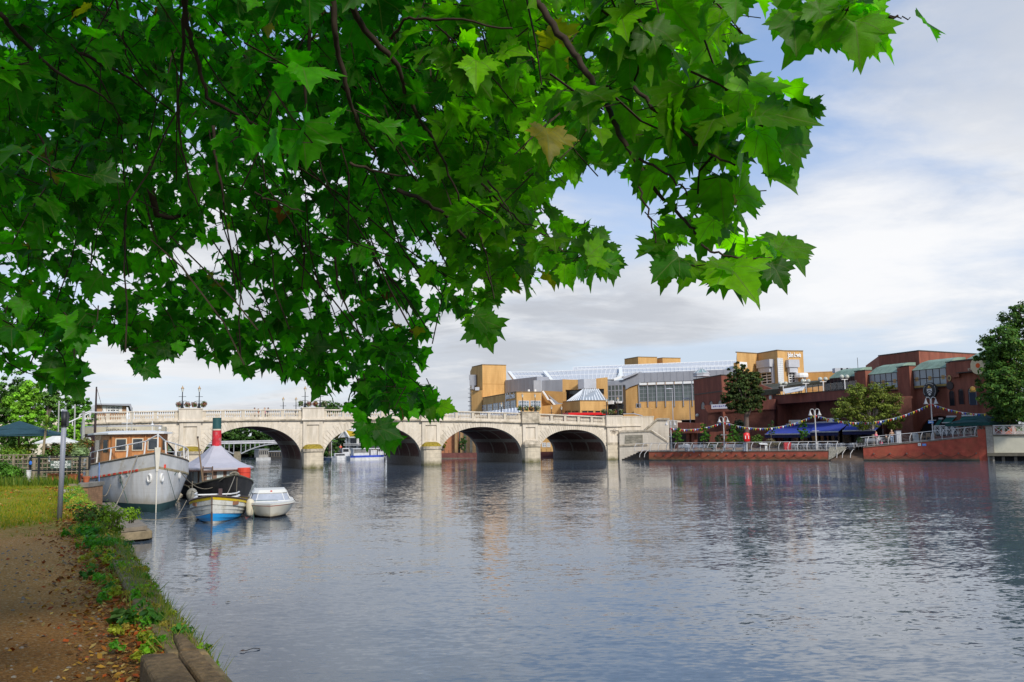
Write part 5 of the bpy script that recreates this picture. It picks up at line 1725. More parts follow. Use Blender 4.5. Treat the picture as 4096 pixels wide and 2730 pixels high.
mb = MB(); disc(mb, pe + V((0, 0, .55)), 0.42, 0, .1, sx=.75); em = mb.build('wall_emblem', M('gilt_emblem', (0.34, 0.22, 0.09)), rb)
mb = MB(); disc(mb, pe + V((0, 0, -.45)), 0.55, 0, .1); mb.build('emblem_shield', M('dark_emblem', (0.05, 0.035, 0.03)), em)
mb = MB(); disc(mb, pe + V((0, 0, .55)), 0.2, .1, .13, sx=.6); mb.build('emblem_leaf', M('dark_emblem', (0.05, 0.035, 0.03)), em)
o, zt, fr = block([(3514, 1425, 138), (3675, 1405, 130), (3915, 1420, 138)], (6, 20), 8, 'upper_block', BRICKB, rb, parapet=BCOP)
W_ = Wall(FB.p(0, 0, -0.35), FB.p(FB.len, 0, -0.35))
u0, z0 = W_.uz(3668, 1740)
pts = [(u0, ZG), (u0 + 8.2, ZG)] + [(u0 + 4.1 + 4.1 * math.cos(math.pi * k / 12), ZG + 0.4 + 4.0 * math.sin(math.pi * k / 12)) for k in range(13)]
f = [W_.p(u, z, 0.05) for u, z in pts]; b = [W_.p(u, z, -0.1) for u, z in pts]; k = len(f)
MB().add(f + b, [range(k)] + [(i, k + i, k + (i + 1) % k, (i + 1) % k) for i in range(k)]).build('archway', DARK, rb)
mb = MB(); mb.tube([W_.p(u, z, 0.06) for u, z in pts[2:]], 0.22, 5); mb.build('arch_ring', BRICKB, rb)
for x in (3762, 3800, 3845, 3880):
    W2 = Wall(FB.p(0, 0, 0.15), FB.p(FB.len, 0, 0.15))
    window(W2, x, 1690, x + 26, 1738, rb, DARK, BRICKD, 1, 1, 0.1)
p = P(3432, 1475, 135)
mb = MB(); mb.tube([p, p + V((0, 0, 1.7))], 0.04, 4); mb.build('aerial', BCOP, rb)
mb = MB(); 
for x in (3350, 3372, 3395):
    p = P(x, 1483, 137); mb.box(p, (1.2, 1.2, 0.7))
mb.build('roof_plant', LEAD2, rb)
p = WA.at(2789, 1662, .2); mb = MB(); mb.ball(p, .28); mb.build('globe_light', M('opal_globe', (0.62, 0.62, 0.55)), rb)
rebase(rb, (P(3300, 1700, 125).x, 125, ZG))
t = T('hanging_sign', 'hanging board with gilt top beside the third arched window', 'pub sign')
p = FB.at(3891, 1570, 1.4)
mb = MB(); mb.box((p.x, p.y, p.z - .75), (0.95, 0.14, 1.75), FB.rz); mb.build('board', M('sign_navy', (0.02, 0.03, 0.05)), t)
mb = MB(); mb.box((p.x, p.y - .08, p.z - .65), (0.62, 0.06, 1.2), FB.rz); mb.build('picture_panel', M('sign_picture', (0.20, 0.27, 0.32), var=0.6, scale=3.0), t)
mb = MB(); mb.ball((p.x, p.y - .02, p.z + .42), (.36, .12, .36)); mb.box((p.x, p.y - .05, p.z + .12), (.8, .2, .22), FB.rz); mb.build('gilt_crest', M('gilt', (0.40, 0.24, 0.05), rough=0.4), t)
mb = MB(); mb.bar(p + V((0, 0, .3)), p + V((0.2, 1.5, .3)), .08, .08); mb.build('bracket', black, t)
rebase(t)
t = T('fabric_banner', 'long white banner with blue writing hung below the arched windows', 'banner')
BA2 = Wall(BA.p(0, 0, 1.6), BA.p(BA.len, 0, 1.6))
u0, u1, z0, z1 = BA2.rect(2846, 1620, 2934, 1638)
mb = MB(); BA2.slab(mb, u0, u1, z0 + .1, z1 + .1, 0.03, 0.06); mb.build('cloth', M('banner_white', (0.62, 0.61, 0.64), var=0.05), t)
mb = MB()
for k in range(9):
    a = u0 + (u1 - u0) * (0.08 + 0.09 * k); BA2.slab(mb, a, a + 0.24, (z0 + z1) / 2 + 0.05 * (k % 3), (z0 + z1) / 2 + .22 + .05 * (k % 2), 0.062, 0.068)
mb.build('writing', M('banner_ink', (0.16, 0.15, 0.36)), t)
rebase(t)
t = T('coat_of_arms', 'round dark coat of arms with a white chevron shield and gold crest', 'coat of arms')
pc = FB.at(3718, 1564, 1.2)
mb = MB(); disc(mb, pc, 1.12, -.3, .0); mb.build('disc', M('arms_black', (0.022, 0.024, 0.024), rough=0.5), t)
mb = MB()
for k in range(36):
    if k % 9 == 4: continue
    a = 2 * math.pi * k / 36
    d = V((-FB.n.y, FB.n.x, 0))
    q = pc + d * (0.98 * math.cos(a)) + V((0, 0, 0.98 * math.sin(a)))
    mb.ball(q, .055, 5, 4)
mb.build('rim_lettering', M('arms_silver', (0.50, 0.50, 0.47)), t)
d = V((-FB.n.y, FB.n.x, 0))
if d.x < 0: d = -d
def onp(u, z, o_=0.03): return pc + d * u + V((0, 0, z)) + FB.n * o_
sh = [(-.42, .28), (.42, .28), (.42, -.15), (.25, -.45), (0, -.68), (-.25, -.45), (-.42, -.15)]
mb = MB(); mb.add([onp(*q) for q in sh] + [onp(u, z, -.02) for u, z in sh], [range(7)] + [(i, 7 + i, 7 + (i + 1) % 7, (i + 1) % 7) for i in range(7)]); s_ = mb.build('shield', M('arms_white', (0.68, 0.66, 0.60)), t)
mb = MB()
for z in (0.02, -.26):
    mb.add([onp(-.42, z - .16, .04), onp(0, z + .12, .04), onp(.42, z - .16, .04), onp(.42, z - .28, .04), onp(0, z, .04), onp(-.42, z - .28, .04)], [(0, 1, 4, 5), (1, 2, 3, 4)])
mb.build('chevron', M('arms_black', (0.022, 0.024, 0.024)), s_)
mb = MB(); mb.ball(onp(0, .48), (.17, .08, .2)); mb.ball(onp(-.25, .4), (.12, .05, .1)); mb.ball(onp(.25, .4), (.12, .05, .1)); mb.build('gold_helm', M('arms_gold', (0.45, 0.25, 0.04), rough=0.4), t)
mb = MB(); mb.bar(pc - FB.n * .3, pc - FB.n * 1.6, .3, .3); mb.build('bracket', black, t)
rebase(t)
t = T('cafe_awning', 'long blue canvas awning over the cafe under the terrace', 'awning')
BLUE = M('blue_canvas', (0.025, 0.048, 0.29), rough=0.85, var=0.2, scale=0.8, dirt=(0.05, 0.06, 0.28), dscale=0.5)
AF = Wall(plan(3060, 124.5), plan(3500, 108))
AR = Wall(TB.p(0, 0, -1.4), TB.p(TB.len, 0, -1.4))
for (xa, ya, xb, yb, xc, yc, xd, yd) in ((3060, 1738, 3240, 1729, 3257, 1693, 3103, 1701), (3241, 1729, 3352, 1724, 3398, 1687, 3258, 1693), (3370, 1724, 3500, 1716, 3540, 1686, 3400, 1690)):
    f0, f1 = AF.at(xa, ya), AF.at(xb, yb)
    k0, k1 = AR.at(xd, yd), AR.at(xc, yc)
    f1.z = f0.z; k1.z = k0.z
    nrm = (f1 - f0).cross(k0 - f0).normalized(); nrm = nrm if nrm.z > 0 else -nrm
    q4 = [f0, f1, k1, k0]
    mb = MB().add(q4 + [p - nrm * .05 for p in q4], [(0, 1, 2, 3), (7, 6, 5, 4), (0, 4, 5, 1), (1, 5, 6, 2), (2, 6, 7, 3), (3, 7, 4, 0)])
    c = mb.build('canvas', BLUE, t)
    mb = MB().poly(f0 + V((0, 0, -.03)), f1 + V((0, 0, -.03)), f1 + V((0, 0, -.5)), f0 + V((0, 0, -.5))); mb.build('valance', M('blue_valance', (0.012, 0.016, 0.07), rough=0.9), c)
    mb = MB(); mb.bar(f0 + V((0, -.06, 0)), f1 + V((0, -.06, 0)), .12, .16); mb.bar(k0 + V((0, -.1, .08)), k1 + V((0, -.1, .08)), .18, .2); mb.build('front_bar', M('awning_bar', (0.42, 0.42, 0.45)), t)
rebase(t)
t = T('cafe_screen', 'dark cafe front with clear plastic screens under the blue awning', 'cafe front')
CFw = Wall(TB.p(0, 0, -1.0), TB.p(TB.len, 0, -1.0))
a, b = CFw.uz(3066, 1760)[0], CFw.uz(3530, 1740)[0]
mb = MB(); CFw.slab(mb, max(a, -3.5), b, ZG, ZG + 2.6, -0.2, 0); mb.build('shade_wall', M('cafe_dark', (0.016, 0.015, 0.022), rough=0.8, var=0.6, scale=1.0), t)
for k in range(9):
    u = 0.5 + k * (b - 1) / 9
    mb = MB(); CFw.slab(mb, u + .1, u + (b - 1) / 9 - .5, ZG + .3, ZG + 2.3, 0.3, 0.33); mb.build('clear_screen', M('plastic_screen', (0.045, 0.045, 0.05), rough=0.12, var=0.7, scale=1.6, spec=0.7), t)
rebase(t)
par0 = None
for i, (x, y) in enumerate(((3241, 1755), (3301, 1752), (3344, 1748))):
    lb = ['folded navy parasol at the cafe, nearest the bunting lamp', 'folded navy parasol at the cafe, middle of three', 'folded navy parasol at the cafe, closest to the willow'][i]
    p = P(x, y, 121 - 2 * i)
    if par0 is None:
        par0 = T('folded_parasol', lb, 'parasol', 'folded navy parasols at the cafe', (p.x, p.y, ZG))
        MB().lathe([(0.05, 0.9), (0.24, 1.0), (0.20, 1.7), (0.05, 2.6)], 8).build('canopy', M('navy_cloth', (0.012, 0.015, 0.05), rough=0.9), par0)
        MB().tube([(0, 0, 0), (0, 0, 2.75)], 0.035, 6).build('pole', M('navy_pole', (0.05, 0.05, 0.06)), par0)
    else:
        dup(par0, (p.x, p.y, ZG), 0, lb)
GREEN = M('green_canvas', (0.006, 0.095, 0.070), rough=0.85, var=0.15)
for i, (q, lb) in enumerate((([(3755, 1679), (3770, 1679), (3752, 1708), (3733, 1709)], 'leftmost dark green window awning on the pub'), ([(3786, 1671), (3823, 1669), (3802, 1690), (3767, 1692)], 'middle dark green window awning on the pub'), ([(3847, 1667), (3899, 1663), (3890, 1682), (3837, 1686)], 'rightmost dark green window awning on the pub'))):
    t = T('window_awning', lb, 'awning', 'green awnings on the pub')
    k0, k1 = FB.at(*q[0], 0.2), FB.at(*q[1], 0.2)
    f1, f0 = FB.at(*q[2], 1.5), FB.at(*q[3], 1.5)
    k1.z = k0.z; f1.z = f0.z
    mb = MB().poly(f0, f1, k1, k0); mb.build('canvas', GREEN, t)
    mb = MB(); mb.bar(k0 + V((0, -.1, .12)), k1 + V((0, -.1, .12)), .2, .2); mb.build('cassette', WHITEM, t)
    mb = MB(); mb.bar(f0 + V((0, -.05, 0)), f1 + V((0, -.05, 0)), .1, .12); mb.bar(f1, k1 + V((0, 0, -1.0)), .05, .05); mb.build('arm', WHITEM, t)
    rebase(t)
def parasol(label, c, ap_z, edge_z, r, mat, rz=0.3, sides=4, val=0.18, pole_z=2.0, polem=None, sq=1.0):
    t = T('parasol', label, 'parasol', None, (c[0], c[1], pole_z), rz)
    k = sides
    rim = [V((r * math.cos(2 * math.pi * (j + .5) / k), r * sq * math.sin(2 * math.pi * (j + .5) / k), edge_z - pole_z)) for j in range(k)]
    top = V((0, 0, ap_z - pole_z))
    mb = MB()
    for j in range(k):
        a, b = rim[j], rim[(j + 1) % k]
        am, bm_, cm = a.lerp(top, .5), b.lerp(top, .5), a.lerp(b, .5)
        sag = V((0, 0, -0.045 * r))
        mb.poly(a, cm + sag * -.3, bm_.lerp(am, .5) + sag, am + sag * .5); mb.poly(cm + sag * -.3, b, bm_ + sag * .5, bm_.lerp(am, .5) + sag)
        mb.poly(am + sag * .5, bm_.lerp(am, .5) + sag, bm_ + sag * .5, top)
    cn_ = mb.build('canopy', mat, t)
    if val:
        mb = MB()
        for j in range(k):
            a, b = rim[j], rim[(j + 1) % k]; mb.poly(a, b, b - V((0, 0, val)), a - V((0, 0, val)))
        mb.build('valance', mat, cn_)
    mb = MB(); mb.tube([(0, 0, 0), (0, 0, top.z)], 0.045, 6); mb.build('pole', polem or M('parasol_pole', (0.14, 0.09, 0.05)), t)
    mb = MB()
    for j in range(k):
        mb.bar(rim[j] * .98 - V((0, 0, .02)), top - V((0, 0, .15)), .03, .03)
    mb.build('rib', polem or M('parasol_pole', (0.14, 0.09, 0.05)), t)
    return t
p = P(3925, 1690, 103)
ez = P(3925, 1692, 103).z; az = P(3935, 1655, 103).z
parasol('large dark green parasol on the pub terrace beneath the big tree', (p.x, p.y), az, ez, 3.9, M('bottle_green_canvas', (0.006, 0.055, 0.046), rough=0.85, var=0.12), 0.5, 4, 0.35, zt1 - .2)

fol_tree = foliage_mat('tree_leaf', 0.22, 0.6, 0.15)
BARK = M('tree_bark', (0.13, 0.10, 0.075), rough=0.95, var=0.4, scale=3.0, stretch=(1, 1, .3))
BARKP = M('pale_bark', (0.30, 0.26, 0.21), rough=0.95, var=0.3, scale=3.0, stretch=(1, 1, .3))
def tree(name, label, cat, base, th, blobs, size, tint, seed, trunk_r=0.2, bark=None, group=None, fmat=None, limbs=6, tip=None, lean=0.0):
    """blobs: [(centre, radii, clumps, leaves per clump)]"""
    t = T(name, label, cat, group)
    cl = [clumps(c, r, int(nc * 1.5), int(nl * 1.2), size * .72, tint, seed + i, 0.23, 0.3, 0.6, .6, tip=tip) for i, (c, r, nc, nl) in enumerate(blobs)]
    p_, n_, s_, t_ = join(cl)
    cards(p_, n_, s_, t_, 'crown', fmat or fol_tree, t)
    g = random.Random(seed)
    mb = MB()
    base = V(base)
    top = base + V((lean, 0, th))
    mb.tube([base - V((0, 0, .2)), base.lerp(top, .35) + V((g.uniform(-.1, .1) * trunk_r * 4, 0, 0)), base.lerp(top, .7), top], trunk_r, 8, r2=trunk_r * .55)
    for j in range(limbs):
        c, r, _, _ = blobs[j % len(blobs)]
        e = V((c[0] + g.uniform(-.6, .6) * r[0], c[1] + g.uniform(-.6, .6) * r[1], c[2] + g.uniform(-.3, .7) * r[2]))
        s = base.lerp(top, g.uniform(.55, 1))
        md = s.lerp(e, .5) + V((0, 0, .1 * (e - s).length))
        mb.tube([s, md, e], trunk_r * .45, 5, r2=trunk_r * .1)
    mb.build('trunk', bark or BARK, t, smooth=True)
    rebase(t, base)
    return t
def pxr(Y): return Y / FPX        # metres per photo pixel at depth Y
Y = 116; m_ = pxr(Y)
b0 = P(2992, 1800, Y); b0.z = ZG
bl = []
for x, y, rx, ry, nc in ((2970, 1490, 34, 34, 26), (2945, 1548, 46, 40, 40), (3002, 1530, 44, 42, 40), (2935, 1600, 46, 36, 38), (3000, 1590, 52, 48, 50), (2962, 1632, 46, 22, 26), (3030, 1610, 26, 34, 18), (2925, 1500, 20, 26, 10), (3030, 1512, 20, 22, 10)):
    c = P(x, y, Y); bl.append(((c.x, c.y, c.z), (rx * m_ * 1.1, rx * m_, ry * m_ * 1.15), nc, 30))
tree('broadleaf_tree', 'tall dark green tree with bare trunk before the brick walkway', 'tree', b0, P(2985, 1600, Y).z - ZG, bl, 0.21, (0.048, 0.078, 0.020), 51, 0.42, M('grey_brown_bark', (0.115, 0.085, 0.07), rough=0.95, var=0.4, scale=3.0, stretch=(1, 1, .3)), limbs=12, tip=(0.09, 0.07, 0.015))
Y = 109; m_ = pxr(Y)
b0 = P(3494, 1775, Y); b0.z = ZG
bl = []
for x, y, rx, ry, nc in ((3470, 1575, 70, 40, 46), (3400, 1630, 62, 42, 46), (3540, 1620, 66, 50, 50), (3480, 1640, 70, 50, 46), (3370, 1665, 40, 26, 22), (3570, 1680, 40, 40, 26), (3440, 1690, 60, 30, 24), (3545, 1560, 30, 26, 14), (3425, 1565, 30, 26, 14)):
    c = P(x, y, Y); bl.append(((c.x, c.y, c.z), (rx * m_ * 1.12, rx * m_, ry * m_ * 1.18), nc, 36))
tree('feathery_tree', 'wide feathery light green tree on the promenade by the cafe', 'tree', b0, P(3494, 1690, Y).z - ZG, bl, 0.15, (0.14, 0.18, 0.028), 61, 0.22, BARKP, limbs=16, tip=(0.17, 0.17, 0.03))
Y = 98; m_ = pxr(Y)
b0 = P(4180, 1760, Y); b0.z = 2.6
bl = []
for x, y, rx, ry, nc in ((4100, 1300, 90, 80, 70), (4020, 1370, 90, 70, 70), (3965, 1420, 60, 60, 40), (4060, 1480, 110, 80, 90), (3990, 1520, 80, 60, 60), (4080, 1590, 100, 80, 80), (4010, 1610, 70, 60, 50), (4040, 1670, 80, 50, 50), (3990, 1575, 60, 50, 30), (4200, 1420, 120, 160, 90), (4210, 1620, 110, 110, 70), (4190, 1250, 90, 80, 50), (4070, 1240, 26, 26, 10)):
    c = P(x, y, Y + (abs(hash((x, y))) % 5 - 2)); bl.append(((c.x, c.y, c.z), (rx * m_, rx * m_, ry * m_), nc, 34))
tree('riverside_tree', 'huge dense dark green tree towering at the right edge', 'tree', b0, P(4180, 1500, Y).z - 2.6, bl, 0.21, (0.060, 0.135, 0.022), 71, 0.6, limbs=16, tip=(0.12, 0.18, 0.025))
sap = [(2711, 1795, 1714, 1764, 26, 'bright green sapling next to the stone stair wall'), (2815, 1795, 1695, 1760, 25, 'bright green sapling in front of the dark undercroft'), (2931, 1793, 1700, 1766, 28, 'dense green sapling behind the second bell lamp'),
       (3086, 1785, 1680, 1736, 16, 'thin sapling at the left end of the blue awning'), (3212, 1780, 1675, 1750, 24, 'bright green sapling before the middle of the blue awning')]
for i, (x, yb, yt, yl, rx, lb) in enumerate(sap):
    Y = 118 - 0.012 * (x - 2711); m_ = pxr(Y)
    b0 = P(x, 1780, Y); b0.z = ZG
    bl = []
    for f, k in ((0.15, .45), (0.42, .8), (0.68, 1.0), (0.9, .85)):
        c = P(x + rnd.uniform(-4, 4), yt + (yl - yt) * f, Y); bl.append(((c.x, c.y, c.z), (rx * k * m_, rx * k * m_, (yl - yt) * .2 * m_), 9 if i != 3 else 5, 22))
    tree('young_tree', lb, 'tree', b0, P(x, yl, Y).z - ZG + .3, bl, 0.13, (0.055, 0.155, 0.016) if i != 3 else (0.05, 0.10, 0.03), 81 + i, 0.05, group='saplings along the promenade', limbs=5, tip=(0.10, 0.19, 0.02))
def shrub(label, x, y, rx, ry, Y, tint, seed, nc=22, nl=22, size=.12, name='shrub', tip=None, zb=None):
    m_ = pxr(Y); c = P(x, y, Y)
    t = T(name, label, 'shrub')
    p_, n_, s_, t_ = clumps((c.x, c.y, c.z), (rx * m_, rx * m_ * .8, ry * m_), nc, nl, size, tint, seed, .34, .3, .4, tip=tip)
    cards(p_, n_, s_, t_, 'foliage', fol_tree, t)
    mb = MB()
    for k in range(4):
        mb.tube([(c.x + rnd.uniform(-.2, .2), c.y, c.z - ry * m_), (c.x + rnd.uniform(-.5, .5) * rx * m_, c.y, c.z + .3 * ry * m_)], .03, 4)
    mb.build('stem', BARK, t)
    rebase(t, (c.x, c.y, c.z - ry * m_))
    return t
shrub('rounded grey green shrub left of the second bell lamp', 2872, 1768, 24, 26, 119, (0.06, 0.085, 0.035), 91)
shrub('low grey green shrub behind the railing under the first sapling pair', 2846, 1785, 20, 12, 117, (0.05, 0.07, 0.03), 92, 14)
shrub('yellow golden shrub behind the promenade bench', 2919, 1762, 20, 11, 117, (0.26, 0.27, 0.02), 93, 12, 22, .1)
shrub('mid green shrub at the foot of the tall dark tree', 2962, 1755, 24, 24, 120, (0.035, 0.085, 0.02), 94)
shrub('dark climbing hedge on the brick wall behind the dense sapling', 2950, 1712, 34, 30, 124, (0.016, 0.030, 0.014), 95, 34, 24, .16)
shrub('light green rounded shrub right of the lifebuoy', 3027, 1757, 24, 16, 118, (0.09, 0.16, 0.025), 96)
shrub('pale tufted grass clump near the white promenade board', 3092, 1772, 30, 14, 116, (0.16, 0.13, 0.06), 97, 22, 22, .13, 'grass_clump')
shrub('small dark shrub left of the bench with people', 3436, 1762, 14, 11, 107, (0.03, 0.06, 0.02), 98, 12)

def bell_lamp(label, H):
    t = T('promenade_lamp', label, 'street lamp', 'twin bell lamps on the promenade')
    MB().lathe([(0.13, 0), (0.13, 0.9), (0.075, 1.0), (0.065, H * .84), (0.11, H * .845), (0.11, H * .95), (0.05, H * .96)], 8).build('column', RAILM, t)
    mb = MB()
    mb.tube([(-.42, 0, H * .47), (.42, 0, H * .47)], .04, 5); mb.build('cross_bar', RAILM, t)
    for s in (-1, 1):
        mb = MB()
        mb.tube([(s * .08, 0, H * .93)] + [(s * (.30 - .24 * math.cos(math.pi * k / 8)), 0, H * .955 + .24 * math.sin(math.pi * k / 8)) for k in range(9)], .04, 6)
        mb.build('swan_neck', RAILM, t)
        mb = MB().lathe([(0.05, H * .955), (0.09, H * .93), (0.14, H * .895), (0.27, H * .85), (0.26, H * .845)], 10, (s * .54, 0, 0))
        mb.build('bell_shade', RAILM, t, smooth=True)
    return t
LS = [(2682, 1683, 119.5, 'twin bell lamp beside the stone stair wall'), (2893, 1669, 116.5, 'twin bell lamp behind the low wall, left of the tall dark tree'), (3258, 1637, 110.3, 'twin bell lamp in front of the blue awning'), (3722, 1590, 103.6, 'twin bell lamp under the round coat of arms')]
H0 = None
lamp_tops = []
for i, (x, yt, Y, lb) in enumerate(LS):
    p = P(x, yt, Y)
    zb = ZG + .05 if i < 3 else PW.uz(3722, 1762)[1] - .1
    H = p.z - zb
    t = bell_lamp(lb, H); t.location = (p.x, p.y, zb); t.rotation_euler = (0, 0, PW.rz * .6)
    lamp_tops.append(V((p.x, p.y, zb + H * .86)))
t = T('direction_sign', 'small blue sign fixed on the lamp under the coat of arms', 'sign')
p = P(3723, 1690, 103.4); mb = MB(); mb.box(p, (.62, .06, .26)); mb.build('plate', M('plate_blue', (0.05, 0.20, 0.55), var=.05), t); mb = MB(); mb.box((p.x, p.y - .035, p.z), (.42, .01, .07)); mb.build('white_line', WHITEM, t); rebase(t)
PCOL = [M('pennant_red', (0.55, 0.015, 0.015)), M('pennant_white', (0.72, 0.72, 0.72)), M('pennant_blue', (0.03, 0.08, 0.42)), M('pennant_green', (0.10, 0.20, 0.09)), M('pennant_yellow', (0.70, 0.48, 0.01))]
pm = []
for m_ in PCOL:
    me = bpy.data.meshes.new('pennant')
    me.from_pydata([(-.12, 0, 0), (.12, 0, 0), (0, -.03, -.32), (0, -.05, -.12)], [], [(0, 3, 1), (0, 2, 3), (3, 2, 1)])
    me.materials.append(m_); pm.append(me)
far = lamp_tops[0] + V((-.1, 0, -.4))
ends = [(far, lamp_tops[1], 24, 0.55, 'bunting string from the stair wall lamp to the second lamp'), (lamp_tops[1], lamp_tops[2], 40, 1.25, 'bunting string passing in front of the tall dark tree'),
        (lamp_tops[2], lamp_tops[3], 46, 1.55, 'bunting string passing in front of the feathery tree'), (lamp_tops[3], P(3945, 1656, 100.5), 20, 0.35, 'bunting string from the last lamp to the big tree')]
for a, b, nn, sag, lb in ends:
    t = T('bunting_string', lb, 'bunting', None, a)
    f = lambda q: (b - a) * q + V((0, 0, -sag * 4 * q * (1 - q)))
    mb = MB(); mb.tube([f(k / 20) for k in range(21)], .018, 4); mb.build('cord', WHITEM, t)
    rz = math.atan2((b - a).y, (b - a).x)
    for k in range(nn):
        o = bpy.data.objects.new('pennant', pm[k % 5]); col.objects.link(o); o.parent = t
        o.location = f((k + .6) / (nn + .2)); o.rotation_euler = (rnd.uniform(-.3, .3), rnd.uniform(-.2, .2), rz + rnd.uniform(-.4, .4))
def globe_lamp(label):
    t = T('globe_lamp', label, 'street lamp', 'twin globe lamps on the roof terrace')
    MB().tube([(0, 0, 0), (0, 0, 1.55)], .07, 6).build('column', WHITEM, t)
    mb = MB(); mb.tube([(-.5, 0, 1.55), (.5, 0, 1.55)], .06, 6); mb.build('cross_arm', WHITEM, t)
    for s in (-1, 1):
        MB().ball((s * .42, 0, 1.92), .30, 12, 8).build('globe', M('milky_globe', (0.46, 0.47, 0.40), rough=0.25, var=0.1), t, smooth=True)
    return t
g0 = None
for i, (x, yb, lb) in enumerate(((3134, 1578, 'white twin globe lamp on the terrace, first from the left'), (3225, 1571, 'white twin globe lamp on the terrace, second from the left'), (3294, 1563, 'white twin globe lamp on the terrace, third from the left'), (3380, 1553, 'white twin globe lamp on the terrace, closest to the feathery tree'))):
    q = TB.at(x, yb, -.35); q.z = zT1 - .1
    if g0 is None:
        g0 = globe_lamp(lb); g0.location = q
    else:
        dup(g0, q, 0.1 * i, lb)
for x, yt, yb, lb in ((2688, 1556, 1690, 'tall grey road lamp before the curtain glazing, left one'), (2758, 1595, 1690, 'tall grey road lamp before the curtain glazing, beside the red corner')):
    a, b = P(x, yt, 150), P(x, yb, 150)
    t = T('road_lamp', lb, 'street lamp', 'road lamps by the store', (a.x, a.y, 4.0))
    h = a.z - 4
    MB().tube([(0, 0, 0), (0, 0, h)], .09, 6, r2=.06).build('column', LEAD2, t)
    mb = MB(); mb.ball((-.5, 0, h), (.65, .2, .13), 8, 5); mb.build('lamp_head', LEAD2, t)

def onprom(x, back, dz=0.02):
    u = PW.uz(x, 1780)[0]
    for (u0, z0), (u1, z1) in zip(prof_u, prof_u[1:]):
        if u <= u1: break
    z = z0 + (z1 - z0) * (u - u0) / (u1 - u0)
    return PW.p(u, z + dz, -back)
ALU = M('aluminium', (0.50, 0.52, 0.55), rough=0.35, var=0.15, metal=0.4)
def chair():
    t = T('cafe_chair', 'silver metal cafe chair on the promenade under the blue awning', 'chair', 'silver cafe chairs')
    for x in (-.21, .21):
        for y in (-.2, .2):
            MB().tube([(x, y, 0), (x * .95, y * .95, .45 if y < 0 else .84)], .02, 4).build('leg', ALU, t)
    MB().box((0, 0, .45), (.44, .42, .035)).build('seat', ALU, t)
    mb = MB(); mb.box((0, .2, .80), (.44, .03, .1)); mb.box((0, .2, .66), (.44, .03, .06)); mb.build('backrest', ALU, t)
    mb = MB(); mb.tube([(-.23, -.2, .64), (-.23, .2, .66)], .02, 4); mb.tube([(.23, -.2, .64), (.23, .2, .66)], .02, 4); mb.build('armrest', ALU, t)
    return t
def ctable():
    t = T('cafe_table', 'small round silver cafe table among the chairs', 'table', 'silver cafe tables')
    MB().lathe([(.36, .72), (.37, .74), (.36, .76)], 12).build('tabletop', ALU, t)
    MB().tube([(0, 0, 0), (0, 0, .72)], .035, 6).build('leg', ALU, t)
    MB().lathe([(.24, 0), (.2, .03), (.04, .06)], 8).build('base', ALU, t)
    return t
ch0, tb0 = chair(), ctable()
k = 0
for i, x in enumerate(range(3178, 3420, 24)):
    for row in range(2):
        Y = 112.5 - 0.016 * (x - 3178) + row * 2.2
        p = P(x + row * 11, 1765, Y); p.z = ZG + .06
        if k == 0: tb0.location = p
        else: dup(tb0, p)
        for q in range(3):
            a = 2.1 * q + i
            pp = p + V((.62 * math.cos(a), .62 * math.sin(a), 0))
            if k == 0 and q == 0: ch0.location = pp; ch0.rotation_euler = (0, 0, a - math.pi / 2)
            else: dup(ch0, pp, a - math.pi / 2)
        k += 1
def bench(label, p, rz):
    t = T('bench', label, 'bench', 'silver benches on the promenade', p, rz)
    mb = MB()
    for y in (-.2, -.07, .06, .19): mb.box((0, y, .44), (1.7, .1, .04))
    mb.build('seat', ALU, t)
    mb = MB()
    for z in (.58, .70, .82): mb.box((0, .27 + (z - .5) * .2, z), (1.7, .03, .09))
    mb.build('backrest', ALU, t)
    for x in (-.75, .75):
        mb = MB(); mb.bar((x, -.22, 0), (x, -.18, .44), .06, .05, up=V((1, 0, 0))); mb.bar((x, .2, 0), (x, .34, .88), .06, .05, up=V((1, 0, 0))); mb.build('leg', ALU, t)
    return t
for x, Y, lb in ((2734, 118, 'silver bench behind the railing below the leftmost sapling'), (2792, 117, 'silver bench behind the railing left of the second sapling'), (2835, 116.6, 'silver bench right of the second sapling, beside the grey shrub'), (2917, 115.2, 'silver bench by the golden shrub, nearer the lamp'), (2955, 114.6, 'silver bench by the golden shrub, nearer the lifebuoy'), (3480, 105.6, 'silver bench right of the promenade steps')):
    p = P(x, 1780, Y); p.z = ZG + .06
    bench(lb, p if x < 3400 else onprom(x, 1.4), PW.rz)
t = T('lifebuoy_housing', 'red lifebuoy holder on a post by the tall dark tree', 'lifebuoy')
p = P(2987, 1750, 113.6)
mb = MB(); mb.lathe([(0.05, -.62), (.40, -.5), (.42, 0), (.40, .5), (.05, .62)], 14, p, 0, 1.0, .35); mb.build('case', M('buoy_red', (0.60, 0.01, 0.01), rough=.4, var=.05), t, smooth=True)
for s in (-1, 1):
    mb = MB(); mb.box((p.x + s * .2, p.y - .14, p.z), (.09, .04, .42)); mb.build('white_panel', WHITEM, t)
mb = MB(); mb.tube([(p.x, p.y + .1, ZG), (p.x, p.y + .1, p.z)], .05, 6); mb.build('post', RAILM, t)
rebase(t)
t = T('information_board', 'white angled information board at the promenade railing', 'board')
p = P(3060, 1768, 113); MB().box((p.x + .1, p.y, ZG + .45), (.28, .2, .9)).build('pedestal', WHITEM, t); mb = MB(); mb.hexa([(p.x - .75, p.y - .3, ZG + .88), (p.x + .3, p.y - .3, ZG + .82), (p.x + .3, p.y + .3, ZG + .95), (p.x - .75, p.y + .3, ZG + 1.0), (p.x - .75, p.y - .3, ZG + .94), (p.x + .3, p.y - .3, ZG + .9), (p.x + .3, p.y + .3, ZG + 1.03), (p.x - .75, p.y + .3, ZG + 1.06)]); mb.build('panel', WHITEM, t); rebase(t)
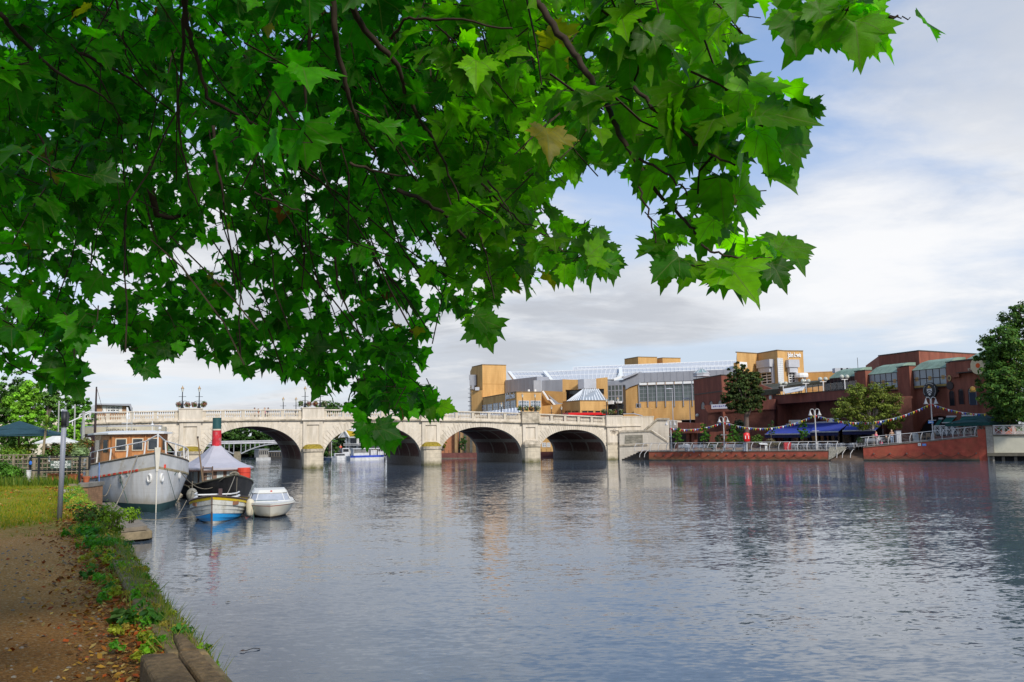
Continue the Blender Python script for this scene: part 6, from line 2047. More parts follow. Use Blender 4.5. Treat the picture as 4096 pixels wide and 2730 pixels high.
t = T('red_cabinet', 'red cabinet standing among the silver cafe chairs', 'cabinet')
p = P(3148, 1775, 113); MB().box((p.x, p.y, ZG + .55), (.85, .6, 1.05)).build('body', M('cabinet_red', (0.42, 0.01, 0.018), rough=.5), t); MB().box((p.x, p.y, ZG + 1.1), (.9, .65, .06)).build('lid', M('cabinet_lid', (0.30, 0.01, 0.015)), t); rebase(t)
for x, Y, lb in ((2747, 118.5, 'grey cylindrical bin behind the railing near the first sapling'), (2981, 114.2, 'grey cylindrical bin below the red lifebuoy')):
    p = P(x, 1780, Y)
    t = T('litter_bin', lb, 'bin', 'grey bins on the promenade', (p.x, p.y, ZG))
    MB().lathe([(.28, 0), (.3, .05), (.3, .85), (.24, .9)], 12).build('drum', LEAD, t); MB().lathe([(.34, .9), (.34, .96), (.1, 1.04)], 12).build('lid', LEAD2, t)
t = T('menu_board', 'grey chalk menu board on the pub pavement', 'menu board')
p = onprom(3656, 1.6); zz = p.z
MB().hexa([(p.x - .35, p.y - .25, zz), (p.x + .35, p.y - .25, zz), (p.x + .35, p.y - .21, zz), (p.x - .35, p.y - .21, zz), (p.x - .35, p.y - .02, zz + 1), (p.x + .35, p.y - .02, zz + 1), (p.x + .35, p.y + .02, zz + 1), (p.x - .35, p.y + .02, zz + 1)]).build('board', M('board_grey', (0.22, 0.25, 0.27)), t)
MB().hexa([(p.x - .35, p.y + .3, zz), (p.x + .35, p.y + .3, zz), (p.x + .35, p.y + .34, zz), (p.x - .35, p.y + .34, zz), (p.x - .35, p.y + .03, zz + 1), (p.x + .35, p.y + .03, zz + 1), (p.x + .35, p.y + .06, zz + 1), (p.x - .35, p.y + .06, zz + 1)]).build('leg', BCOP, t); rebase(t)
t = T('litter_bin', 'square pale bin right of the standing man on the promenade', 'bin')
p = onprom(3588, 1.3); MB().box((p.x, p.y, p.z + .73), (.55, .5, 1.4)).build('body', LEAD2, t); MB().box((p.x, p.y, p.z + 1.46), (.6, .55, .08)).build('lid', LEAD, t); rebase(t)
wood = M('rattan', (0.26, 0.17, 0.09))
wc0 = None
for i, x in enumerate((3672, 3690, 3706, 3724)):
    p = onprom(x, 2.4); zz = p.z
    if wc0 is None:
        wc0 = T('wicker_chair', 'light brown wicker chair outside the pub archway', 'chair', 'wicker chairs at the archway')
        MB().box((0, 0, .44), (.46, .46, .06)).build('seat', wood, wc0); MB().box((0, .22, .68), (.46, .05, .42)).build('backrest', wood, wc0)
        for a in (-.2, .2):
            for b in (-.2, .2): MB().tube([(a, b, 0), (a, b, .42)], .025, 4).build('leg', wood, wc0)
        wc0.location = (p.x, p.y, zz); wc0.rotation_euler = (0, 0, .5)
    else: dup(wc0, (p.x, p.y, zz), 1.3 * i)
person('person in a bright pink top standing at the promenade railing', onprom(3502, .9), .5, (0.62, 0.10, 0.17), (0.30, 0.28, 0.30), (0.30, 0.10, 0.04), 1.66, arm='fold', longhair=True)
person('person in a tan top and pale jeans standing by the square bin', onprom(3565, .9), -.3, (0.36, 0.22, 0.13), (0.25, 0.33, 0.45), (0.35, 0.25, 0.15), 1.7, arm='fold')
p = onprom(3538, 1.5)
person('person in dark olive clothes seated between the two standing people', p, .2, (0.07, 0.065, 0.04), (0.06, 0.055, 0.05), (0.05, 0.035, 0.02), 1.65, 'sit', 'fold')
bench('silver bench with the seated person on it', p + V((0, .05, 0)), .2)
t = T('pink_bag', 'small pink bag on the ground beside the bench', 'bag')
p = onprom(3519, 1.1); p.z -= ZG + .12; mb = MB().ball((p.x, p.y, ZG + p.z + .36), (.22, .14, .22), 8, 6); mb.build('pouch', M('bag_pink', (0.65, 0.05, 0.14)), t); mb = MB(); mb.tube([(p.x - .12, p.y, ZG + p.z + .52), (p.x, p.y, ZG + p.z + .72), (p.x + .12, p.y, ZG + p.z + .52)], .015, 4); mb.build('strap', M('bag_pink', (0.65, 0.05, 0.14)), t); rebase(t)
STEEL = M('grey_steel', (0.30, 0.31, 0.33), rough=0.6, var=0.12)
RWt = T('railway_bridge', 'grey steel railway bridge on stone piers seen through an arch', 'railway bridge')
RWl = Wall(plan(600, 172), plan(1240, 184))
zr1, zr0 = RWl.at(950, 1764).z, RWl.at(950, 1776).z
mb = MB(); RWl.slab(mb, -25, 40, zr0, zr0 + .55, -6, 0); RWl.slab(mb, -25, 40, zr1 - .2, zr1, -6, .1); mb.build('girder', M('pale_steel', (0.46, 0.46, 0.48), rough=.6), RWt)
mb = MB()
for k in range(50): RWl.slab(mb, -25 + 1.3 * k, -24.9 + 1.3 * k, zr0 + .55, zr1 - .2, -.1, .0)
mb.build('web_stiffener', STEEL, RWt)
mb = MB(); RWl.slab(mb, -25, 40, zr0 + .55, zr1 - .2, -.3, -.12); mb.build('web', M('dark_steel', (0.10, 0.105, 0.12)), RWt)
up = RWl.uz(950, 1800)[0]
for uc in (up, up - 16, up + 16):
    mb = MB(); RWl.slab(mb, uc - .7, uc + .7, -1, zr0 - 1.6, -5, -.2); mb.build('pier', M('pier_stone', (0.22, 0.19, 0.13), rough=.95, var=.3), RWt)
    for s in (-1, 1):
        mb = MB()
        pts = [RWl.p(uc + s * (.7 + 7.3 * k / 8), zr0 - 1.9 * (1 - k / 8) ** 2 - .12, -.2) for k in range(9)]
        for a, b in zip(pts, pts[1:]): mb.bar(a, b, .3, .22)
        for k in range(8):
            q = pts[k]; mb.bar(q, V((q.x, q.y, zr0)), .14, .14, up=V((1, 0, 0)))
        mb.build('arch_rib', STEEL, RWt)
rebase(RWt)
fol_wood = foliage_mat('wood_leaf', 0.2, 0.7, 0.1)
def wood_tree(label, x, y, rx, ry, Y, tint, seed, zb=1.0, nc=60, nl=26, size=.42):
    m_ = pxr(Y); c = P(x, y, Y)
    bl = [((c.x, c.y, c.z), (rx * m_, rx * m_, ry * m_), nc, nl)]
    tree('riverbank_tree', label, 'tree', (c.x, c.y, zb), c.z - zb, bl, size, tint, seed, .3, fmat=fol_wood, limbs=4)
for i, (x, y, rx, ry, Y, tn, lb) in enumerate(((860, 1775, 50, 60, 205, (0.035, 0.075, 0.02), 'leftmost tree in the wood beyond the railway bridge'), (930, 1745, 60, 62, 208, (0.05, 0.11, 0.02), 'light green tree beyond the railway bridge, over its stone pier'), (1000, 1755, 60, 60, 203, (0.04, 0.09, 0.018), 'mid green tree beyond the railway bridge, right of its pier'),
        (1070, 1765, 60, 60, 206, (0.035, 0.08, 0.018), 'dark tree above the houseboats beyond the railway bridge'), (1140, 1775, 60, 64, 206, (0.03, 0.065, 0.016), 'rightmost dark tree in the wood beyond the railway bridge'))):
    wood_tree(lb, x, y, rx, ry, Y, tn, 201 + i)
wood_tree('low dark bushes on the bank right of the railway pier', 1030, 1808, 75, 22, 196, (0.022, 0.045, 0.014), 208, .5, 40, 24, .3)
wood_tree('small light green bush beside the houseboats', 1003, 1818, 10, 9, 185, (0.10, 0.19, 0.02), 209, .3, 12, 20, .2)
wood_tree('tall willow with light green leaves seen through the centre arch', 1318, 1785, 34, 42, 158, (0.085, 0.17, 0.04), 210, .8, 50, 26, .26)
wood_tree('dark tree behind the boathouse seen through the centre arch', 1375, 1760, 40, 55, 182, (0.025, 0.05, 0.018), 211, .8, 50, 26, .3)
wood_tree('bush of green leaves rising behind the bridge parapet at the second pier', 1320, 1634, 52, 24, 150, (0.07, 0.15, 0.03), 212, 2, 46, 24, .22)
wood_tree('yellow green shrub before the brick flats under the fourth arch', 1772, 1782, 16, 14, 152, (0.22, 0.22, 0.02), 213, 1.5, 14, 20, .2)
wood_tree('green tree by the columns of the flats under the fourth arch', 1850, 1780, 18, 30, 158, (0.06, 0.12, 0.03), 214, 1.5, 20, 20, .2)
mb = MB().poly((-90, 190, .7), (-20, 190, .7), (10, 160, .7), (60, 150, .7), (60, 420, .7), (-300, 420, .7), (-300, 190, .7))
o = mb.build('upstream_ground', M('upstream_bank', (0.05, 0.05, 0.025), rough=.95)); struct(o)
def houseboat(label, x0, x1, yw, Y, hullc, cabc, yt):
    t = T('houseboat', label, 'houseboat')
    W_ = Wall(plan(x0, Y), plan(x1, Y + 1.5)); ln = W_.len
    z1 = W_.at((x0 + x1) / 2, yt).z
    mb = MB(); f = [(0.0, .9), (.6, .7), (ln, .7)]
    mb.prism([(W_.p(0, 0, 0).x, W_.p(0, 0, 0).y), (W_.p(ln, 0, .8).x, W_.p(ln, 0, .8).y), (W_.p(ln, 0, -2.2).x, W_.p(ln, 0, -2.2).y), (W_.p(.8, 0, -2.2).x, W_.p(.8, 0, -2.2).y)], -.3, .45); mb.build('hull', hullc, t)
    mb = MB(); W_.slab(mb, ln * .18, ln * .92, .46, z1 - .12, -2, .2); mb.build('cabin', cabc, t)
    mb = MB(); W_.slab(mb, ln * .14, ln * .95, z1 - .11, z1, -2.2, .4); mb.build('roof', LEAD, t)
    for k in range(5):
        u = ln * (.22 + .14 * k); mb = MB(); W_.slab(mb, u, u + ln * .08, z1 - 1.0, z1 - .35, .2, .24); mb.build('window', GLD, t)
    rebase(t)
houseboat('white houseboat moored beyond the second arch', 1026, 1078, 1832, 160, M('boat_cream', (0.42, 0.42, 0.41)), M('boat_grey', (0.30, 0.28, 0.25)), 1797)
houseboat('dark houseboat behind the white one beyond the second arch', 1064, 1135, 1833, 166, M('tarred', (0.03, 0.028, 0.026)), M('boat_dark', (0.09, 0.075, 0.06)), 1805)
t = T('boathouse', 'white gabled boathouse with mossy yellow roof beyond the centre arch', 'boathouse')
BHw = Wall(plan(1362, 168), plan(1470, 165))
px_ = lambda x, y, o_=0: BHw.at(x, y, o_)
mb = MB(); wallpoly(mb, BHw, [(1386, 1752), (1466, 1751), (1466, 1825), (1386, 1825)], 6); mb.build('wall', M('boathouse_dark', (0.06, 0.06, 0.065), var=.4), t)
mb = MB(); wallpoly(mb, BHw, [(1356, 1751), (1377, 1726), (1394, 1749)], .3, 0, .9); mb.build('gable', WHITEM, t)
mb = MB(); a, b, c, d = px_(1381, 1721, 0.9), px_(1430, 1729, -1), px_(1436, 1746, 1.2), px_(1395, 1747, 1.0)
mb.poly(d, c, b, a).poly(a, b, b + V((0, 5, -1.5)), a + V((-3, 5, -1.5))); mb.build('roof', M('mossy_tiles', (0.36, 0.24, 0.015), rough=.95, var=.3), t)
mb = MB(); mb.bar(px_(1355, 1752, 1.2), px_(1379, 1722, 1.0), .25, .2); mb.bar(px_(1379, 1722, 1.0), px_(1396, 1749, 1.2), .25, .2); mb.bar(px_(1395, 1750, 1.2), px_(1430, 1750, 1.2), .2, .25); mb.build('barge_board', WHITEM, t)
mb = MB()
for x in (1386, 1397, 1430, 1455): BHw.slab(mb, BHw.uz(x, 1790)[0], BHw.uz(x, 1790)[0] + .35, .8, px_(x, 1752).z, 0, .3)
for y in (1776, 1781): BHw.slab(mb, BHw.uz(1384, y)[0], BHw.uz(1466, y)[0], px_(1420, y).z - .05, px_(1420, y).z + .05, .3, .8)
mb.build('timber_post', WHITEM, t)
for x in (1399, 1420, 1440): window(BHw, x, 1783, x + 14, 1802, t, GLD, WHITEM, 2, 2, .1)
for x in (1401, 1414, 1427): window(BHw, x, 1754, x + 9, 1774, t, GLD, STEEL, 2, 1, .06)
rebase(t)
t = T('cabin_cruiser', 'white cabin cruiser moored beyond the centre arch', 'boat')
W_ = Wall(plan(1329, 151), plan(1412, 152)); ln = W_.len
p2 = lambda u, o_: (W_.p(u, 0, o_).x, W_.p(u, 0, o_).y)
MB().prism([p2(0, -.9), p2(.8, .3), p2(ln, .5), p2(ln, -2), p2(.8, -1.8)], -.3, W_.at(1370, 1826).z).build('hull', M('boat_white', (0.60, 0.60, 0.60)), t)
mb = MB(); W_.slab(mb, ln * .12, ln * .85, W_.at(1370, 1826).z, W_.at(1370, 1814).z, -1.6, .1); W_.slab(mb, ln * .5, ln * .82, W_.at(1370, 1814).z, W_.at(1370, 1794).z, -1.5, 0); mb.build('cabin', M('boat_white2', (0.55, 0.55, 0.56)), t)
mb = MB(); W_.slab(mb, ln * .53, ln * .79, W_.at(1370, 1808).z, W_.at(1370, 1797).z, .01, .05); W_.slab(mb, ln * .16, ln * .6, W_.at(1370, 1823).z, W_.at(1370, 1817).z, .11, .14); mb.build('window', GLD, t)
rebase(t)
person('person in an orange jacket on the white cruiser beyond the centre arch', W_.p(ln * .42, W_.at(1366, 1814).z, -.6), 0, (0.70, 0.08, 0.03), (0.1, 0.1, 0.12), (0.1, 0.06, 0.03), 1.5, arm='fold')
t = T('passenger_boat', 'blue and white river passenger boat with long windows beyond the centre arch', 'passenger boat')
W_ = Wall(plan(1404, 148), plan(1541, 150.5)); ln = W_.len
p2 = lambda u, o_: (W_.p(u, 0, o_).x, W_.p(u, 0, o_).y)
pl = [p2(0, -.4), p2(.7, .3), p2(ln * .8, .4), p2(ln, -.9), p2(ln * .8, -2.2), p2(.7, -2.1)]
zz = [W_.at(1470, y).z for y in (1838, 1830, 1826, 1822, 1797)]
MB().prism(pl, -.4, zz[1] - .02).build('hull', M('boat_white', (0.60, 0.60, 0.60)), t)
MB().prism([(a[0], a[1]) for a in pl], zz[1] - .01, zz[3]).build('blue_band', M('boat_blue', (0.03, 0.07, 0.42)), t)
mb = MB(); W_.slab(mb, ln * .07, ln * .52, zz[3], zz[4], -1.9, .2); mb.build('saloon', M('boat_white', (0.60, 0.60, 0.60)), t)
for k in range(13):
    u = ln * (.085 + .033 * k); mb = MB(); W_.slab(mb, u, u + ln * .02, zz[3] + .45, zz[4] - .12, .2, .24); mb.build('window', GLD, t)
mb = MB(); W_.slab(mb, ln * .04, ln * .98, zz[4], zz[4] + .12, -2.1, .4); mb.build('roof', M('boat_white', (0.60, 0.60, 0.60)), t)
mb = MB(); W_.slab(mb, ln * .56, ln * .74, zz[3], zz[3] + .9, -1.5, .2); W_.slab(mb, ln * .78, ln * .95, zz[3], zz[3] + .6, -1.5, 0); mb.build('wheelhouse', M('boat_white2', (0.55, 0.55, 0.56)), t)
mb = MB(); W_.slab(mb, ln * .66, ln * .74, zz[3] + .9, zz[4], -1, 0.22); mb.build('wooden_door', M('varnish', (0.42, 0.16, 0.03)), t)
mb = MB()
for k in range(7): W_.slab(mb, ln * (.56 + .07 * k), ln * (.567 + .07 * k), zz[3], zz[4], 0.25, .31)
mb.build('stanchion', WHITEM, t)
rebase(t)
t = T('sailing_boat', 'small boat with a white mast beside the willow beyond the centre arch', 'boat'); p = P(1326, 1832, 153)
mb = MB(); mb.hexa([(p.x - 2.2, p.y - .3, 0), (p.x + .3, p.y - .5, 0), (p.x + .3, p.y + .5, 0), (p.x - 2.2, p.y + .3, 0), (p.x - 2.4, p.y - .4, .45), (p.x + .5, p.y - .6, .35), (p.x + .5, p.y + .6, .35), (p.x - 2.4, p.y + .4, .45)]); mb.build('hull', M('boat_navy', (0.03, 0.05, 0.09)), t)
mb = MB(); mb.tube([(p.x, p.y, .3), (p.x, p.y, P(1326, 1770, 153).z)], .05, 5); mb.build('mast', WHITEM, t); rebase(t)
t = T('riverside_flats', 'orange brick flats with tall columns seen through the fourth arch', 'building')
FL = Wall(plan(1740, 162), plan(2230, 158))
mb = MB(); wallpoly(mb, FL, [(1740, 1690), (1820, 1690), (1820, 1822), (1740, 1822)], 4, 0, -1); mb.build('wall', M('flats_brick', (0.42, 0.17, 0.08), rough=.9, var=.2), t)
mb = MB(); wallpoly(mb, FL, [(1818, 1690), (2130, 1690), (2130, 1822), (1818, 1822)], 2, 0, -4); mb.build('dark_frontage', M('flats_dark', (0.10, 0.10, 0.09), var=.5, scale=.5), t)
mb = MB()
for x in (1819, 1841, 1866, 1890): wallpoly(mb, FL, [(x, 1692), (x + 9, 1692), (x + 9, 1814), (x, 1814)], .8)
mb.build('column', M('flats_column', (0.36, 0.22, 0.10), var=.2), t)
mb = MB(); wallpoly(mb, FL, [(2110, 1700), (2230, 1700), (2230, 1822), (2110, 1822)], 3, 0, -1); mb.build('yellow_wall', YEL, t)
window(Wall(FL.p(0, 0, -1), FL.p(FL.len, 0, -1)), 2170, 1773, 2184, 1788, t, GLD, WHITEM, 2, 2, .15)
window(Wall(FL.p(0, 0, -1), FL.p(FL.len, 0, -1)), 2190, 1773, 2200, 1788, t, GLD, WHITEM, 2, 2, .15)
rebase(t)
t = T('upstream_river_wall', 'purple red brick river wall seen through the two rightmost arches', 'river wall')
UW = Wall(plan(1720, 151), plan(2300, 148))
mb = MB(); wallpoly(mb, UW, [(1740, 1814), (2320, 1806), (2320, 1834), (1740, 1832)], .6); mb.build('brick_face', M('plum_brick', (0.16, 0.06, 0.05), rough=.9, var=.3), t)
mb = MB(); wallpoly(mb, UW, [(1740, 1832), (2320, 1834), (2320, 1850), (1740, 1850)], .6, 0, .15); mb.build('footing', M('footing_stone', (0.17, 0.15, 0.11), rough=.95, var=.3), t)
mb = MB()
for k in range(40): UW.slab(mb, .8 * k, .8 * k + .06, UW.at(1900, 1812).z, UW.at(1900, 1800).z, -.2, -.14)
mb.build('rail_post', BCOP, t)
rebase(t)
t = T('timber_building', 'timber clad building with a slanted roof behind the left end of the bridge', 'building')
TW_ = Wall(plan(386, 140), plan(512, 142))
mb = MB(); wallpoly(mb, TW_, [(385, 1621), (506, 1623), (506, 1690), (385, 1690)], 6); mb.build('wall', M('cedar_boards', (0.36, 0.21, 0.12), rough=.9, var=.15, course=.3, cdark=.75), t)
mb = MB(); wallpoly(mb, TW_, [(382, 1615), (524, 1616), (532, 1650), (526, 1650), (518, 1624), (384, 1620)], 7, 0, .8); mb.build('roof', LEAD, t)
for xl, xr in ((412, 423), (430, 452), (452, 474), (475, 486)):
    window(TW_, xl, 1627, xr, 1648, t, GLD, WHITEM, 2, 2, .2)
mb = MB(); wallpoly(mb, TW_, [(352, 1630), (384, 1618), (384, 1665), (352, 1665)], 4, 0, .2); mb.build('glazed_lean_to', M('pale_cladding', (0.45, 0.47, 0.50)), t)
rebase(t)

def gtree(label, x, y, rx, ry, Y, tint, seed, nc=70, nl=34, size=.16, zb=1.98, parts=4, tip=None):
    m_ = pxr(Y); g = random.Random(seed)
    bl = []
    for k in range(parts):
        a = 6.283 * k / parts + g.random()
        c = P(x + rx * .5 * math.cos(a), y + ry * .5 * math.sin(a), Y + g.uniform(-1, 1)); q = g.uniform(.6, .8)
        bl.append(((c.x, c.y, c.z), (rx * q * m_, rx * q * m_, ry * q * m_), nc // parts, int(nl * 1.6)))
    c = P(x, y, Y)
    tree('garden_tree', label, 'tree', (c.x, c.y, zb), max(.5, c.z - zb), bl, size, tint, seed, .16, limbs=6, tip=tip)
gtree('tall dark green tree behind the garden at the left edge', 20, 1600, 95, 130, 78, (0.072, 0.174, 0.024), 301, 110, tip=(0.07, 0.15, 0.03))
gtree('light green leafy tree behind the dark parasol', 110, 1635, 75, 105, 72, (0.180, 0.394, 0.026), 302, 90)
gtree('dark fine leaved tree behind the tall white poles', 190, 1625, 62, 105, 80, (0.108, 0.232, 0.036), 303, 90, size=.13)
gtree('mid green tree beside the left end of the bridge', 290, 1655, 62, 95, 84, (0.108, 0.278, 0.029), 304, 90, size=.14)
gtree('small light green tree in front of the bridge abutment', 300, 1730, 50, 48, 70, (0.216, 0.441, 0.031), 305, 60, size=.13)
gtree('bushy green tree low behind the white parasol', 215, 1725, 70, 50, 66, (0.144, 0.325, 0.026), 306, 60, size=.13)
gtree('dark shrubbery tree under the dark parasol', 60, 1765, 85, 34, 60, (0.072, 0.151, 0.022), 307, 50, size=.12)
for i, (x, y, rx, ry, Y, tn, lb, tp) in enumerate(((40, 1815, 70, 24, 42, (0.10, 0.19, 0.016), 'yellow green climber piled on the left of the trellis', (0.22, 0.24, 0.02)), (95, 1800, 50, 22, 43.5, (0.15, 0.20, 0.02), 'golden climber below the edge of the dark parasol', None), (15, 1880, 40, 40, 39.8, (0.06, 0.15, 0.015), 'green climber hanging down over the trellis at the left edge', None),
      (60, 1895, 24, 26, 39.7, (0.07, 0.17, 0.015), 'green climber at the foot of the trellis left of the white post', None), (215, 1805, 45, 26, 44, (0.075, 0.14, 0.025), 'green bush below the white parasol', (0.2, 0.06, 0.03)), (300, 1795, 45, 26, 45, (0.11, 0.14, 0.03), 'reddish green bush below the right edge of the white parasol', (0.28, 0.08, 0.03)),
      (318, 1815, 26, 24, 42, (0.20, 0.27, 0.12), 'pale variegated bush behind the trellis near the cruiser', None), (345, 1775, 26, 20, 48, (0.10, 0.12, 0.03), 'small reddish bush beside the barge wheelhouse', (0.26, 0.06, 0.02)), (150, 1835, 30, 20, 42.5, (0.05, 0.11, 0.02), 'dark green bush behind the mooring notice', None), (250, 1880, 90, 16, 41, (0.035, 0.07, 0.018), 'low dark planting behind the lower trellis', None))):
    m_ = pxr(Y); c = P(x, y, Y)
    t = T('garden_shrub', lb, 'shrub')
    p_, n_, s_, t_ = clumps((c.x, c.y, c.z), (rx * m_, .5, ry * m_), 46, 22, .055, [1.35 * q for q in tn], 320 + i, .42, .15, .45, tip=tp)
    cards(p_, n_, s_, t_, 'foliage', fol_weed, t)
    mb = MB()
    for k in range(5):
        x_ = c.x + rx * m_ * rnd.uniform(-.7, .7); mb.tube([(x_, c.y, 2.0), (x_ + rnd.uniform(-.2, .2), c.y, c.z)], .018, 4)
    mb.build('stem', BARK, t); rebase(t, (c.x, c.y, 2.0))
t = T('cordyline_palm', 'slender cordyline palm with a spiky green head in front of the parasols', 'palm')
Y = 43; a, b = P(172, 1830, Y), P(186, 1700, Y); b.y = Y
mb = MB(); mb.tube([V((a.x - .05, Y, 2.0)), a, a.lerp(b, .5) + V((-.02, 0, 0)), b], .075, 8, r2=.05); mb.build('trunk', M('palm_trunk', (0.27, 0.21, 0.12), rough=.95, var=.35, scale=6), t)
vs, fs = [], []
g = random.Random(5)
for k in range(130):
    th = g.uniform(0, 6.283); el = g.uniform(-.5, 1.4)
    d = V((math.cos(th) * math.cos(el), math.sin(th) * math.cos(el), math.sin(el))); L_ = g.uniform(.38, .62)
    sd = d.cross(V((0, 0, 1))).normalized() * .016
    m1 = b + d * L_ * .5; m2 = b + d * L_ + V((0, 0, -.14 * (1.2 - el) * L_))
    q = len(vs); vs += [b - sd * .6, b + sd * .6, m1 + sd, m1 - sd, m2]; fs += [(q, q + 1, q + 2, q + 3), (q + 3, q + 2, q + 4)]
MB().add(vs, fs).build('crown', M('palm_blade', (0.15, 0.25, 0.02), rough=.5, var=.3, scale=5), t)
rebase(t, (a.x, Y, 2.0))
p = P(80, 1745, 44)
parasol('dark teal parasol with drooping corners over the garden', (P(78, 1700, 44).x, 44), P(78, 1684, 44).z, P(120, 1740, 44).z, 2.35, M('teal_canvas', (0.016, 0.055, 0.068), rough=.9, var=.2, scale=6), .28, 6, .07, 2.0)
parasol('white parasol behind the palm in the garden', (P(230, 1750, 52).x, 52), P(232, 1737, 52).z, P(232, 1772, 52).z, 1.35, M('white_parasol', (0.66, 0.64, 0.58), rough=.9, var=.06), .2, 6, 0.05, 2.0)
for x, yt, yb, Y, rr, lb in ((236, 1608, 1720, 58, .045, 'slim pale pole left of the grey sign post top'), (300, 1622, 1760, 58, .05, 'slim pale pole between the white parasol and the barge'), (335, 1648, 1770, 56, .09, 'thick grey mooring pile next to the barge wheelhouse'), (329, 1690, 1770, 57, .06, 'shorter grey pile beside the thick mooring pile'), (263, 1630, 1740, 60, .03, 'thin bluish pole behind the grey sign post')):
    a, b = P(x, yt, Y), P(x, yb, Y)
    t = T('mooring_pole', lb, 'pole', None, (b.x, b.y, 1.9))
    mb = MB(); mb.tube([(0, 0, 0), (a.x - b.x, 0, a.z - 1.9)], rr, 7); mb.build('shaft', M('pale_pole', (0.34, 0.34, 0.31)), t)
    MB().lathe([(rr * 1.25, -.05), (rr * 1.25, .0), (rr * .4, .06)], 7, (a.x - b.x, 0, a.z - 1.9)).build('cap', M('pale_pole', (0.34, 0.34, 0.31)), t)
t = T('gangway_rail', 'white gangway handrail sloping up beside the garden trees', 'handrail')
mb = MB(); mb.tube([P(272, 1692, 55), P(362, 1651, 57), P(474, 1650, 60)], .05, 5); mb.tube([P(318, 1668, 56), P(320, 1660, 56), P(362, 1646, 57)], .05, 5); mb.build('rail', WHITEM, t)
mb = MB()
for x, y in ((290, 1684), (340, 1661), (360, 1652)): mb.tube([P(x, y, 56), P(x, y + 20, 56)], .035, 5)
mb.build('post', WHITEM, t); rebase(t)
TIMB = M('grey_trellis_wood', (0.25, 0.205, 0.14), rough=.9, var=.3, scale=6)
TL = Wall(plan(-20, 40), plan(360, 40.2))
t = T('trellis_fence', 'weathered square wooden trellis along the garden edge', 'trellis fence')
zt0_ = TL.at(100, 1818).z
mb = MB()
for k in range(int(TL.len / .22) + 1):
    u = k * .22; top = zt0_ if u < TL.len * .43 else TL.at(300, 1838).z; mb.bar(TL.p(u, 2.0), TL.p(u, top), .04, .03, up=V((1, 0, 0)))
for k in range(7):
    z = 2.08 + (zt0_ - 2.1) * k / 6
    mb.bar(TL.p(0, z, .03), TL.p(TL.len * (.45 if k == 6 else 1), z, .03), .03, .04)
mb.build('lattice', TIMB, t)
for u in (0, TL.len * .22, TL.len * .44, TL.len * .72, TL.len):
    mb = MB(); mb.bar(TL.p(u, 1.9, .06), TL.p(u, zt0_ - (.0 if u < TL.len * .5 else .12), .06), .09, .09, up=V((1, 0, 0))); mb.build('post', TIMB, t)
rebase(t)
t = T('iron_railing', 'black iron railing on the brick mooring platform', 'railing')
IR = Wall(plan(128, 38.6), plan(363, 38.8))
zi0, zi1, zi2 = IR.at(240, 1934).z, IR.at(240, 1881).z, IR.at(240, 1829).z
mb = MB(); mb.bar(IR.p(0, zi2), IR.p(IR.len, zi2), .05, .055); mb.bar(IR.p(0, zi1), IR.p(IR.len, zi1), .05, .055); mb.build('rail', black, t)
for u, lo in ((0.0, zi1), (IR.len * .145, 2.0), (IR.len * .835, 2.0), (IR.len, zi1)):
    mb = MB(); mb.bar(IR.p(u, lo), IR.p(u, zi2), .075, .075, up=V((1, 0, 0))); mb.build('post', black, t)
rebase(t)
t = T('mooring_notice', 'grey green notice board with white capitals on the black railing', 'sign')
u0, u1, z0, z1 = IR.rect(204, 1843, 287, 1874)
mb = MB(); IR.slab(mb, u0, u1, z0, z1, .04, .07); mb.build('board', M('notice_green', (0.105, 0.145, 0.115), rough=.6, var=.12), t)
wl = M('notice_white', (0.72, 0.72, 0.68))
for body, f, sz in (('PRIVATE', .77, .125), ('MOORINGS', .45, .125), ('NO MOORING', .14, .065)):
    text(body, IR.p((u0 + u1) / 2, z0 + (z1 - z0) * f, .075), IR.d, (0, 0, 1), sz, wl, t, 'lettering', .004, .003, 1.25)
rebase(t)
t = T('white_post', 'short white post at the left end of the black railing', 'post'); p = P(115, 1900, 38.3)
mb = MB(); mb.box((p.x, 38.3, 2.28), (.12, .12, .62)); mb.build('shaft', WHITEM, t); mb = MB(); mb.box((p.x, 38.3, 2.60), (.14, .14, .04)); mb.build('cap', WHITEM, t); rebase(t)
t = T('blue_marker', 'small blue round marker on the corner of the black railing', 'sign'); p = P(122, 1853, 38.45); mb = MB(); mb.ball(p, (.07, .03, .09)); mb.build('disc', M('marker_blue', (0.03, .15, .55)), t); rebase(t)
t = T('mooring_platform', 'brick platform with concrete capping under the black railing', 'platform')
PLw = Wall(plan(120, 38.2), plan(364, 38.3))
zp = 2.0
brk = M('platform_brick', (0.26, 0.145, 0.075), rough=.9, var=.3, scale=6, course=.085, cdark=.45, low=((.06, .05, .03), .4, 1.0))
mb = MB(); PLw.slab(mb, 0.5, PLw.len - .03, -.5, zp - .16, -1.5, 0); mb.build('brick_face', brk, t)
mb = MB(); PLw.slab(mb, 0, PLw.len, zp - .15, zp + .02, -1.6, .06); mb.build('capping', CONC, t)
rebase(t)
TERR = M('terracotta', (0.42, 0.12, 0.05), rough=.9, var=.2)
pt0 = None
